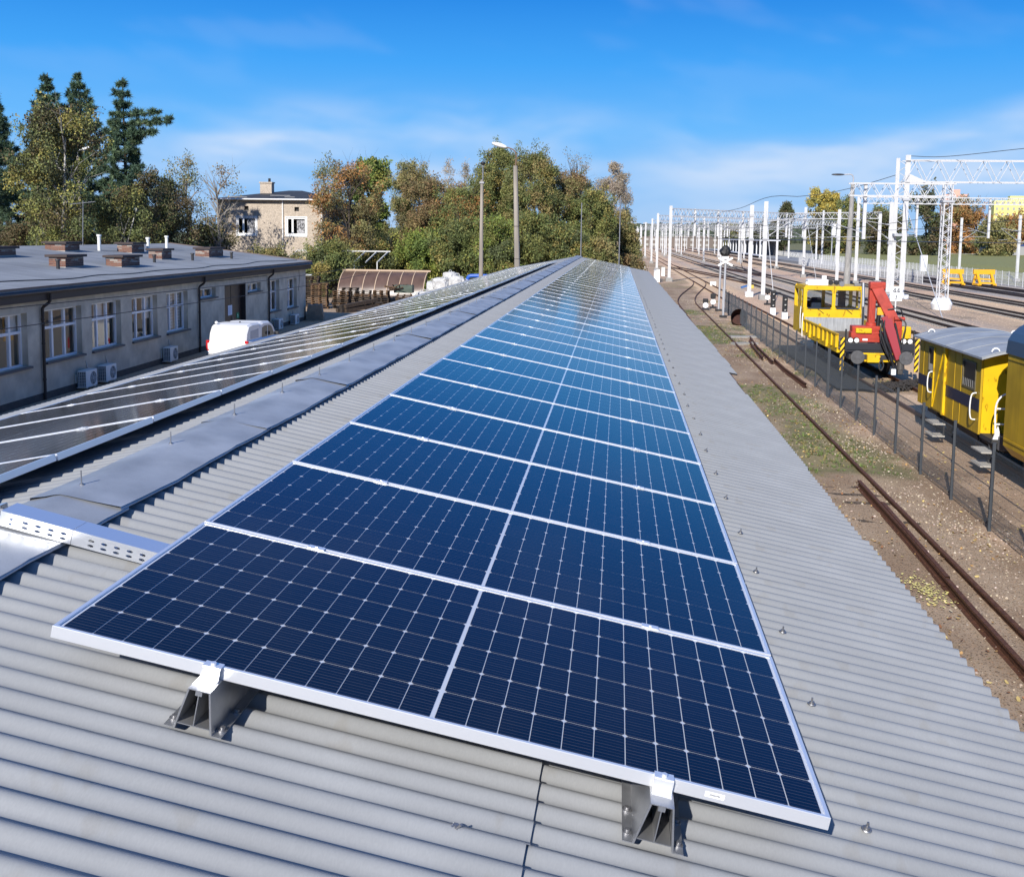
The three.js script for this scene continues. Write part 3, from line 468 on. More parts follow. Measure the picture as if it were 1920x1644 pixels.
  part('door_frame', [bxa(18.25, 18.31, 0.02, 2.97, -0.34, -0.02), bxa(21.59, 21.65, 0.02, 2.97, -0.34, -0.02), bxa(18.31, 21.59, 2.905, 2.97, -0.34, -0.02), bxa(19.905, 19.975, 0.02, 2.905, -0.32, -0.24)], brown, D);
  part('handle', bar([20.15, 1.05, -0.22], [20.15, 1.25, -0.22], 0.015), M.steel, D);
  const notice = canvasTex(128, 192, (c, w, h) => { c.fillStyle = '#e9ecf4'; c.fillRect(0, 0, w, h); c.fillStyle = '#a9b3d8'; for (let i = 0; i < 12; i++) c.fillRect(14, 22 + i * 13, 60 + ((i * 37) % 40), 5); }, false);
  part('notice', new THREE.PlaneGeometry(0.66, 0.52).translate(19.75, 1.62, -0.236), std(0xffffff, 0.8, { map: notice }), D);
  const exit = canvasTex(96, 96, (c, w, h) => { c.fillStyle = '#0f8a55'; c.fillRect(0, 0, w, h); c.strokeStyle = '#e6f4ec'; c.lineWidth = 8; c.beginPath(); c.moveTo(30, 78); c.lineTo(50, 52); c.lineTo(44, 30); c.moveTo(50, 52); c.lineTo(70, 74); c.moveTo(26, 44); c.lineTo(44, 30); c.lineTo(64, 40); c.stroke(); c.beginPath(); c.arc(52, 18, 7, 0, 7); c.fillStyle = '#e6f4ec'; c.fill(); }, false);
  part('exit_sign', new THREE.PlaneGeometry(0.42, 0.3).translate(20.98, 1.26, -0.236), std(0xffffff, 0.7, { map: exit }), D);
  part('conduit', [tube([[14.9, 3.3, 0.02], [17.5, 3.24, 0.02], [21, 3.22, 0.02], [25.4, 3.2, 0.02]], 0.012, 5), tube([[32.4, HW - 0.16, 0.02], [32.5, 2.7, 0.02], [32.2, 2.0, 0.02]], 0.01, 5)], M.black, B);
  B.updateMatrixWorld(true);
  const out = (x, y, z) => B.localToWorld(V(x, y, z)), roofY = (z) => HW + 0.30 + rise * (over - z) / (half + over);
  // chimneys on the roof, brick by brick
  const bw = 0.25, bh = 0.075;
  function chimney(label, x, z, w, d, h) {
    const p = out(x, roofY(z), z), t = thing('chimney', label, 'chimney', p.toArray(), B.rotation.y, 'chimneys on the office roof'), r = rng(Math.round(x * 10));
    part('mortar', bx(w - 0.02, h + 0.3, d - 0.02, 0, h / 2 - 0.15, 0), mortar, t);
    const kinds = [bx(bw, bh - 0.012, 0.06), bx(0.06, bh - 0.012, bw)], rows = Math.floor(h / bh);
    for (let j = 0; j < rows; j++) for (const [len, along] of [[w, 0], [d, 1]]) { const n = Math.max(1, Math.floor(len / (bw + 0.014))), st = len / n, off = j % 2 ? 0.5 : 0; for (let i = 0; i < n + (off ? 1 : 0); i++) for (const s of along ? [-1] : [1]) { const c = clamp((i + 0.5 - off) * st - len / 2, -len / 2 + st * 0.25, len / 2 - st * 0.25); const e = off && (i === 0 || i === n); const b = part('brick', kinds[along], brick[j < 2 ? (r() < 0.8 ? 0 : 4) : Math.floor(r() * 5)], t, along ? [s * (w / 2 - 0.028), (j + 0.5) * bh, c] : [c, (j + 0.5) * bh, s * (d / 2 - 0.028)]); const k = (st - 0.014) / bw * (e ? 0.48 : 1); if (along) b.scale.z = k; else b.scale.x = k; } }
    part('cover_slab', rbx(w + 0.22, 0.1, d + 0.22, 0.015, 0, h + 0.05, 0), slab, t);
  }
  chimney('low brick chimney with dark slab, nearest the left edge of the office roof front', 8.1, -3.1, 1.55, 0.7, 0.38);
  chimney('wide low brick chimney in the middle of the office roof', 11.9, -2.4, 1.9, 0.7, 0.38);
  chimney('brick chimney at the back of the office roof by a white pipe', 21.3, -6.1, 1.6, 0.8, 0.42);
  chimney('short brick chimney right of the wide one on the office roof', 19.3, -3.7, 1.3, 0.7, 0.42);
  chimney('last brick chimney towards the right-hand end of the office roof', 26.3, -3.6, 2.4, 0.8, 0.42);
  chimney('pale chimney with a broad slab at the far left of the office roof', 8.4, -6.6, 2.3, 1.2, 0.27);
  chimney('dark chimney half hidden behind the left ones on the office roof', 16.4, -7.4, 1.5, 1.0, 0.32);
  const ventMat = std(lin(0.025, 0.025, 0.028), 0.6), ventGeo = join([cyl(0.07, 0.07, 0.42, 0, -0.1, 0, 10), cyl(0.11, 0.09, 0.07, 0, 0.32, 0, 10)]);
  [[6.4, -2.6, 'black roof vent at the left of the office roof'], [11.1, -2.75, 'black roof vent in front of the wide chimney'], [16.1, -2.7, 'black roof vent left of the short chimney'], [20.9, -2.6, 'lone black roof vent in the middle of the felt'], [26.6, -2.4, 'black roof vent in front of the last chimney']].forEach(([x, z, l]) => single('roof_vent', l, 'vent', ventGeo, ventMat, out(x, roofY(z), z).toArray(), 'black vents on the office roof'));
  const pipeGeo = join([cyl(0.085, 0.085, 0.85, 0, -0.1, 0, 12), cyl(0.12, 0.12, 0.1, 0, 0.73, 0, 12)]);
  [[19.3, -6.9, 'white roof pipe at the back of the office roof, leftmost of three'], [22.6, -5.7, 'white roof pipe beside the rear brick chimney'], [27.0, -6.4, 'tallest white roof pipe near the ridge of the office roof']].forEach(([x, z, l]) => single('vent_pipe', l, 'pipe', pipeGeo, std(lin(0.72, 0.72, 0.68), 0.6), out(x, roofY(z), z).toArray(), 'white pipes on the office roof'));
  const cable = (label, pts, r) => single('roof_cable', label, 'cable', tube(pts.map(([x, z]) => { const p = out(x, roofY(z) + 0.012, z), o = out(pts[0][0], roofY(pts[0][1]), pts[0][1]); return p.sub(o); }), r, 5, 60), M.black, out(pts[0][0], roofY(pts[0][1]), pts[0][1]).toArray(), 'cables lying on the office roof');
  cable('black cable snaking along the edge of the office roof', [[-6, -1.2], [0, -0.9], [3, -0.5], [6, -0.75], [8, -0.5], [12, -0.7], [16, -0.45], [19, -0.75], [23, -0.5], [27, -0.9], [30, -0.6], [33.5, -0.4]], 0.022);
  const ae = out(21, roofY(-8.6), -8.6), aer = thing('tv_aerial', 'thin rusty television aerial at the back of the office roof', 'aerial', ae.toArray());
  part('mast', bar([0, -0.3, 0], [0.1, 2.4, 0], 0.025, 0.02, 6), M.steel, aer); part('boom', [bar([-0.6, 2.2, 0], [0.75, 2.35, 0], 0.015, 0.015, 5), ...[-0.5, -0.25, 0, 0.3, 0.6].map((x) => bar([x, 2.28 + x * 0.11, -0.4], [x, 2.28 + x * 0.11, 0.4], 0.01, 0.01, 5))], M.steel, aer);
  // outdoor units of the air conditioning
  const acW = std(lin(0.74, 0.74, 0.72), 0.5), fanDark = std(lin(0.06, 0.06, 0.07), 0.7), grilleM = std(lin(0.035, 0.035, 0.04), 0.6);
  function ac(label, x, y, w = 0.86) {
    const p = out(x, y, 0.10), t = thing('air_conditioner', label, 'air conditioner', p.toArray(), B.rotation.y, 'outdoor units on the office wall');
    part('casing', rbx(w, 0.6, 0.33, 0.02, w / 2, 0.3, 0.19), acW, t);
    part('fan_grille', [new THREE.CylinderGeometry(0.235, 0.235, 0.008, 28).rotateX(Math.PI / 2).translate(w * 0.62, 0.3, 0.3585)], fanDark, t);
    part('fan_ring', [...[0.23, 0.175, 0.12, 0.06].map((q) => new THREE.TorusGeometry(q, 0.006, 5, 26).translate(w * 0.62, 0.3, 0.366)), ...[0, 1, 2, 3, 4, 5].map((i) => { const a = i * 1.047; return bar([w * 0.62, 0.3, 0.367], [w * 0.62 + Math.cos(a) * 0.23, 0.3 + Math.sin(a) * 0.23, 0.367], 0.005, 0.005, 4); })], acW, t);
    const gr = part('side_grille', bx(0.004, 0.52, 0.27, -0.0025, 0.3, 0.19), grilleM, t); part('slat', Array.from({ length: 9 }, (_, j) => bx(0.008, 0.012, 0.27, -0.007, 0.08 + j * 0.055, 0.19)), acW, gr); part('slat', [-0.08, 0, 0.08].map((z) => bx(0.0085, 0.52, 0.01, -0.007, 0.3, 0.19 + z)), acW, gr);
    part('wall_bracket', [beam([0.12, -0.02, -0.1], [0.12, -0.02, 0.34], 0.035, 0.035), beam([w - 0.12, -0.02, -0.1], [w - 0.12, -0.02, 0.34], 0.035, 0.035), bx(0.035, 0.5, 0.03, 0.12, 0.2, -0.085), bx(0.035, 0.5, 0.03, w - 0.12, 0.2, -0.085)], acW, t);
    part('hose', tube([[w + 0.0, 0.2, 0.12], [w + 0.12, 0.3, 0.02], [w + 0.1, 0.7, -0.08], [w + 0.05, 0.85, -0.09]], 0.022, 6, 12), std(lin(0.5, 0.5, 0.48), 0.7), t);
  }
  ac('air conditioner outdoor unit under the second window, left of the pair', 2.15, 0.10); ac('air conditioner outdoor unit of the pair, nearer the third window', 3.75, 0.10);
  ac('air conditioner outdoor unit alone under the fourth window', 9.9, 0.12); ac('air conditioner outdoor unit beyond the pickup, left of the far two', 26.3, 0.05); ac('air conditioner outdoor unit at the far corner of the building', 29.9, 0.05);
  const cb = out(34.6, 0, 0.5), cbo = single('concrete_block', 'sloping concrete block at the far corner of the office building', 'concrete block', prism([[-0.55, 0], [0.6, 0], [0.45, 1.0], [-0.4, 0.95]], 0.9, 0.02), std(lin(0.40, 0.33, 0.25), 0.9, { map: rep(grime, 1) }), cb.toArray()); cbo.rotation.y = 0.2;
  // low kerb and overhead wires in front of the building
  for (const [k, y0] of [[0, 3.55], [1, 3.05]]) single('overhead_wire', k ? 'lower black wire crossing in front of the office windows' : 'upper black wire crossing in front of the office windows', 'wire', tube([[0, 0, 0], [0.15, -0.12, -22], [0, 0, -44]], 0.013, 5, 24), M.black, [-16.4 + k * 0.3, y0, -24]);
}
// ---------- white pickup with a hard canopy, parked by the entrance ----------
{
  const paint = std(lin(0.80, 0.80, 0.80), 0.28), trim = std(lin(0.03, 0.03, 0.033), 0.5), lampRed = std(lin(0.45, 0.015, 0.02), 0.25), tinted = std(lin(0.02, 0.025, 0.03), 0.06);
  const P = thing('pickup', 'white pickup with a white hard canopy parked by the dark entrance', 'pickup', [-16.55, 0, -43.6], -0.02); P.scale.set(1, 0.88, 1);
  const L = 5.0, side = (pts, w, bev = 0.05) => prism(pts, w - 2 * bev, bev).rotateY(-Math.PI / 2).translate(w / 2 - bev, 0, 0);   // profile: (back to front, up)
  // profile axis x runs towards the bonnet (-z after the turn is +z, so mirror)
  const flip = (g) => { g.scale(1, 1, -1); const n = g.index ? g.toNonIndexed() : g; const p = n.attributes.position; for (let i = 0; i < p.count; i += 3) for (const k of ['x', 'y', 'z']) { const a = p.array, o = { x: 0, y: 1, z: 2 }[k], t = a[(i + 1) * 3 + o]; a[(i + 1) * 3 + o] = a[(i + 2) * 3 + o]; a[(i + 2) * 3 + o] = t; } n.computeVertexNormals(); return n; };
  part('body', flip(side([[0.02, 0.5], [0.0, 0.98], [0.02, 1.08], [1.75, 1.08], [3.55, 1.02], [4.7, 0.92], [4.95, 0.7], [4.95, 0.45], [4.4, 0.36], [0.5, 0.36]], 1.84, 0.07)), paint, P);
  part('canopy', flip(side([[0.05, 1.085], [0.14, 1.5], [0.36, 1.80], [0.75, 1.86], [1.62, 1.84], [1.66, 1.085]], 1.66, 0.09)), paint, P);
  part('cab', flip(side([[1.72, 1.03], [1.76, 1.74], [2.2, 1.83], [3.0, 1.80], [3.35, 1.66], [3.95, 1.03]], 1.60, 0.09)), paint, P);
  for (const s of [-1, 1]) {
    part('window', flip(prism([[1.98, 1.14], [2.02, 1.62], [2.3, 1.70], [2.68, 1.70], [2.68, 1.14]], 0.012).rotateY(-Math.PI / 2).translate(s > 0 ? 0.806 : -0.794, 0, 0)), tinted, P); part('window', flip(prism([[2.76, 1.14], [2.76, 1.70], [3.0, 1.68], [3.26, 1.58], [3.62, 1.14]], 0.012).rotateY(-Math.PI / 2).translate(s > 0 ? 0.806 : -0.794, 0, 0)), tinted, P);
    part('canopy_window', flip(prism([[0.5, 1.2], [0.52, 1.6], [1.5, 1.64], [1.5, 1.2]], 0.008).rotateY(-Math.PI / 2).translate(s > 0 ? 0.833 : -0.825, 0, 0)), std(lin(0.35, 0.40, 0.48), 0.25), P);
    part('mirror', rbx(0.2, 0.17, 0.12, 0.03, s * 1.02, 1.24, -3.3), trim, P);
    part('tail_light', rbx(0.16, 0.5, 0.1, 0.02, s * 0.86, 0.92, 0.01), lampRed, P);
    part('roof_bar', beam([s * 0.62, 1.885, -0.55], [s * 0.62, 1.885, -1.5], 0.05, 0.04), trim, P);
    for (const z of [-0.95, -4.0]) { const w = part('wheel', new THREE.CylinderGeometry(0.37, 0.37, 0.24, 24).rotateZ(Math.PI / 2).translate(s * 0.82, 0.37, z), M.rubber, P); part('rim', new THREE.CylinderGeometry(0.23, 0.23, 0.25, 18).rotateZ(Math.PI / 2).translate(s * 0.823, 0.37, z), M.alu, w); }
  }
  part('emblem', [new THREE.TorusGeometry(0.05, 0.012, 6, 18).translate(-0.05, 1.33, -0.022)], M.steel, P);
  part('canopy_handle', rbx(0.3, 0.05, 0.03, 0.01, -0.02, 1.03, 0.03), trim, P);
  part('number_plate', bx(0.5, 0.11, 0.012, 0, 0.72, 0.03), M.white, P);
  part('rear_bumper', rbx(1.8, 0.18, 0.2, 0.04, 0, 0.46, 0.05), M.steel, P);
  part('windscreen', new THREE.PlaneGeometry(1.4, 0.82).rotateX(-0.77).rotateY(Math.PI).translate(0, 1.36, -3.68), tinted, P);
  part('aerial_mount', cyl(0.05, 0.035, 0.14, 0.1, 1.86, -1.2, 10), trim, P); part('beacon', new THREE.SphereGeometry(0.075, 12, 8).translate(-0.62, 2.0, -0.35), M.white, P);
}
// ---------- trees: tapered trunks, limbs, and crowns of many small leaves ----------
function leafClump(seed, n, spread, size, droop = 0, thin = 0.55) {
  const r = rng(seed), pos = [];
  for (let k = 0; k < n; k++) {
    const d = V(r() - 0.5, r() - 0.5, r() - 0.5).normalize(), o = d.clone().multiplyScalar(spread * Math.cbrt(r())), s = size * (0.6 + 0.8 * r()), a = V(r() - 0.5, r() - 0.5 - droop, r() - 0.5).normalize(), b = V(r() - 0.5, r() - 0.5, r() - 0.5).cross(a).normalize().multiplyScalar(s * thin * 0.5); a.multiplyScalar(s);
    const t0 = o, t1 = o.clone().addScaledVector(a, 0.5).add(b), t2 = o.clone().add(a), t3 = o.clone().addScaledVector(a, 0.5).sub(b);
    pos.push(...t0.toArray(), ...t1.toArray(), ...t2.toArray(), ...t0.toArray(), ...t2.toArray(), ...t3.toArray());
  }
  const g = new THREE.BufferGeometry(); g.setAttribute('position', new THREE.Float32BufferAttribute(pos, 3)); g.computeVertexNormals(); return g;
}
function needleClump(seed, n, len) {
  const r = rng(seed), pos = [];
  for (let k = 0; k < n; k++) { const d = V(r() - 0.5, r() * 0.75 - 0.2, r() - 0.5).normalize(), s = d.clone().cross(V(r() - 0.5, r() - 0.5, r() - 0.5)).normalize().multiplyScalar(0.028), o = d.clone().multiplyScalar(0.03); pos.push(...o.clone().sub(s).toArray(), ...o.clone().add(s).toArray(), ...d.clone().multiplyScalar(len * (0.6 + 0.6 * r())).toArray()); }
  const g = new THREE.BufferGeometry(); g.setAttribute('position', new THREE.Float32BufferAttribute(pos, 3)); g.computeVertexNormals(); return g;
}
const CL = { broad: leafClump(1, 26, 0.42, 0.17), big: leafClump(2, 20, 0.55, 0.27), birch: leafClump(3, 30, 0.42, 0.12, 0.5, 0.7), sparse: leafClump(4, 9, 0.5, 0.15), needle: needleClump(5, 46, 0.36), far: leafClump(6, 16, 1.0, 0.55) };
const leafMat = std(0xffffff, 0.75), needleMat = std(0xffffff, 0.7);
const bark = std(lin(0.10, 0.078, 0.06), 0.95, { map: rep(streaks, 2, 0.6) }), paleBark = std(lin(0.40, 0.37, 0.33), 0.9, { map: rep(streaks, 2, 0.6) }), birchBark = std(lin(0.62, 0.60, 0.55), 0.85, { map: rep(tex(128, 256, (u, v) => { const s = fbm(u * 4, v * 26, 3, 401, 4, 26); return s > 0.62 ? 70 : 235 - 40 * fbm(u * 9, v * 9, 3, 402, 9, 9); }), 1, 0.5) });
function limb(out, a, dir, len, r0, depth, r, kids, ends) {
  const seg = depth > 1 ? 3 : 2; let p = a.clone(), d = dir.clone().normalize(), rad = r0;
  for (let i = 0; i < seg; i++) {
    const q = p.clone().addScaledVector(d, len / seg), r1 = rad * (i === seg - 1 ? 0.35 : 0.74); out.push(bar(p, q, rad, r1, depth > 1 ? 6 : 4)); rad = r1; p = q;
    d.add(V(r() - 0.5, (r() - 0.35) * 0.5, r() - 0.5).multiplyScalar(0.45)).normalize();
    if (depth > 0) for (let k = 0; k < kids; k++) limb(out, p, d.clone().add(V(r() - 0.5, r() - 0.3, r() - 0.5).multiplyScalar(1.7)), len * (0.42 + 0.25 * r()), rad * 0.6, depth - 1, r, kids, ends);
  }
  ends.push(p);
}
const pick = (pal, r) => { let t = r() * pal.reduce((s, p) => s + p[1], 0); for (const [c, w] of pal) if ((t -= w) <= 0) return c; return pal[0][0]; };
function crownOf(t, geo, mat, spots, pal, r, smin, smax) {
  const m = new THREE.InstancedMesh(geo, mat, spots.length), o = new THREE.Object3D(), c = new THREE.Color();
  spots.forEach((p, i) => { o.position.copy(p); o.rotation.set(r() * 6.3, r() * 6.3, r() * 6.3); o.scale.setScalar(smin + (smax - smin) * r()); o.updateMatrix(); m.setMatrixAt(i, o.matrix); const [a, b, d] = p.tint ?? pick(pal, r), v = 1.0 + 0.65 * r(); m.setColorAt(i, c.setRGB(a * v, b * v, d * v)); });
  m.name = 'crown'; m.userData.kind = 'stuff'; shade(m); t.add(m); return m;
}
function tree(name, label, x, z, h, rad, o = {}) {
  const { pal, base = 0.25, blobs = 20, per = 26, clump = CL.broad, seed = 1, barkMat = bark, group, flat = 1, scale = [0.8, 1.3], lean = 0, trunkR = 0.012 * h + 0.05, twig = 1, wisp, category = 'tree' } = o;
  const t = thing(name, label, category, [x, 0, z], 0, group), r = rng(seed * 977 + 13), wood = [], ends = [];
  const top = V(lean, h * 0.82, (r() - 0.5) * 0.6), k1 = V((r() - 0.5) * 0.5 + lean * 0.4, h * 0.4, (r() - 0.5) * 0.5);
  wood.push(bar([0, -0.2, 0], k1, trunkR, trunkR * 0.7, 8), bar(k1, top, trunkR * 0.7, trunkR * 0.2, 7));
  for (let k = 0; k < 7 * twig; k++) { const f = lerp(base, 0.95, r()), p = f < 0.49 ? V(0, 0, 0).lerp(k1, f / 0.49) : k1.clone().lerp(top, (f - 0.49) / 0.51); limb(wood, p, V(r() - 0.5, 0.35 + 0.6 * r(), r() - 0.5), rad * (0.6 + 0.5 * r()), trunkR * 0.36, 1, r, 2, ends); }
  part('trunk', wood, barkMat, t);
  const cy = h * (base + 1) / 2, ry = h * (1 - base) / 2, spots = [];
  for (let b = 0; b < blobs; b++) {
    const a = r() * 6.283, yy = r() * 2 - 1, env = Math.pow(Math.max(0.02, 1 - yy * yy * (yy > 0 ? 1 : 0.7)), 0.5), q = Math.sqrt(r()), c = V(Math.cos(a) * q * rad * env * 0.86 + lean * 0.5, cy + yy * ry * 0.9, Math.sin(a) * q * rad * env * 0.86 * flat), br = rad * (0.15 + 0.25 * r()), tint = pick(pal, r);
    for (let k = 0; k < per; k++) { const d = V(r() - 0.5, r() - 0.45, r() - 0.5).normalize().multiplyScalar(br * Math.cbrt(0.12 + 0.88 * r())); d.y *= 0.75; const p = c.clone().add(d); if (p.y < 0.4) continue; if (r() < 0.7) p.tint = tint; spots.push(p); }
  }
  for (let k = 0; k < (wisp ?? blobs * 0.35); k++) { const a = r() * 6.283, yy = 0.15 + 0.85 * r(), env = Math.sqrt(Math.max(0.02, 1 - yy * yy)), c = V(Math.cos(a) * rad * env * 0.95 + lean * 0.5, cy + yy * ry * 0.95, Math.sin(a) * rad * env * flat), up = V(Math.cos(a) * 0.5, 0.8 + r(), Math.sin(a) * 0.5).normalize(), l = rad * (0.25 + 0.4 * r()); for (let i = 0; i < 7; i++) spots.push(c.clone().addScaledVector(up, l * (i / 6 - 0.3)).add(V((r() - 0.5) * 0.35, 0, (r() - 0.5) * 0.35))); }
  crownOf(t, clump, leafMat, spots, pal, r, ...scale);
  return t;
}
function pine(label, x, z, h, rad, seed, extra) {
  const t = thing('pine_tree', label, 'pine', [x, 0, z], 0, 'pines behind the office building'), r = rng(seed), wood = [bar([0, -0.2, 0], [0.2, h * 0.55, 0], 0.26, 0.15, 8), bar([0.2, h * 0.55, 0], [0.1, h, 0], 0.15, 0.03, 7)], spots = [];
  const branch = (y, a, L, up) => {
    const p0 = V(0.15, y, 0), p1 = V(Math.cos(a) * L * 0.6, y + up * L * 0.25, Math.sin(a) * L * 0.6), p2 = V(Math.cos(a) * L, y + up * L * 0.65, Math.sin(a) * L); wood.push(bar(p0, p1, 0.055, 0.035, 5), bar(p1, p2, 0.035, 0.012, 4));
    const n = Math.ceil(L * 8); for (let k = 0; k < n; k++) { const f = 0.3 + 0.72 * r(), p = f < 0.6 ? p0.clone().lerp(p1, f / 0.6) : p1.clone().lerp(p2, (f - 0.6) / 0.4), w = (1.15 - f) * L * 0.55; spots.push(p.add(V((r() - 0.5) * w, (r() - 0.25) * 0.42, (r() - 0.5) * w))); }
  };
  for (let y = h * 0.22; y < h - 0.3; y += 0.62 + 0.35 * r()) { const f = (y - h * 0.22) / (h * 0.78), n = 4 + Math.floor(r() * 3), a0 = r() * 6; for (let k = 0; k < n; k++) branch(y, a0 + k * 6.283 / n + (r() - 0.5) * 0.6, rad * Math.pow(1 - f, 0.95) * (0.6 + 0.65 * r()) + 0.12, 0.25 + 0.5 * f + 0.25 * (r() - 0.5)); }
  for (const [y, a, L] of extra ?? []) branch(y, a, L, 0.12);
  part('trunk', wood, std(lin(0.13, 0.085, 0.06), 0.95, { map: rep(streaks, 2, 0.5) }), t);
  crownOf(t, CL.needle, needleMat, spots, [[[0.050, 0.088, 0.045], 3], [[0.036, 0.068, 0.042], 3], [[0.075, 0.11, 0.05], 1]], r, 0.85, 1.5);
}
pine('dark pine cut by the left edge of the picture', -52.0, -85, 16.8, 4.2, 21); pine('tall pine with a thin pointed tip, second from the left edge', -50.2, -90, 19.3, 4.4, 22); pine('tall broad-topped pine behind the yellow-green birch', -48.4, -92, 19.6, 4.6, 23);
pine('tall pine with long bare branches reaching right', -42.4, -88, 18.6, 3.6, 24, [[14.6, 0.1, 4.4], [15.4, -0.05, 3.4], [13.6, 0.2, 3.2]]);
const P = {
  birch: [[[0.155, 0.165, 0.045], 4], [[0.22, 0.195, 0.05], 2], [[0.10, 0.12, 0.04], 3]], dark: [[[0.05, 0.055, 0.022], 4], [[0.085, 0.065, 0.03], 2], [[0.07, 0.085, 0.028], 2]], brown: [[[0.17, 0.11, 0.05], 3], [[0.12, 0.105, 0.045], 3], [[0.20, 0.15, 0.06], 1]],
  rust: [[[0.30, 0.145, 0.045], 4], [[0.22, 0.12, 0.04], 3], [[0.17, 0.14, 0.045], 2]], olive: [[[0.15, 0.14, 0.05], 4], [[0.20, 0.155, 0.06], 2], [[0.10, 0.115, 0.04], 2]], green: [[[0.095, 0.118, 0.034], 4], [[0.14, 0.145, 0.04], 3], [[0.065, 0.08, 0.03], 2], [[0.20, 0.16, 0.045], 1.5]], fresh: [[[0.13, 0.17, 0.03], 4], [[0.20, 0.20, 0.04], 2], [[0.09, 0.13, 0.03], 2]], grey: [[[0.27, 0.22, 0.17], 3], [[0.20, 0.17, 0.12], 2], [[0.30, 0.24, 0.16], 1]], gold: [[[0.36, 0.27, 0.05], 3], [[0.24, 0.22, 0.06], 3]],
};
const G1 = 'trees beyond the yard', G2 = 'trees across the station';
tree('birch_tree', 'yellow-green birch with a pale trunk in front of the pines', -42.0, -76, 15.2, 3.4, { pal: [...P.birch, ...P.dark], base: 0.12, blobs: 44, per: 24, clump: CL.birch, seed: 31, barkMat: birchBark, lean: 0.9, scale: [0.9, 1.5], twig: 2, trunkR: 0.24, group: G1 });
tree('birch_tree', 'smaller birch right of the pale-trunked one', -38.4, -79, 9.0, 2.3, { pal: [...P.birch, ...P.dark], base: 0.08, blobs: 24, per: 24, clump: CL.birch, seed: 32, barkMat: birchBark, lean: 1.2, group: G1 });
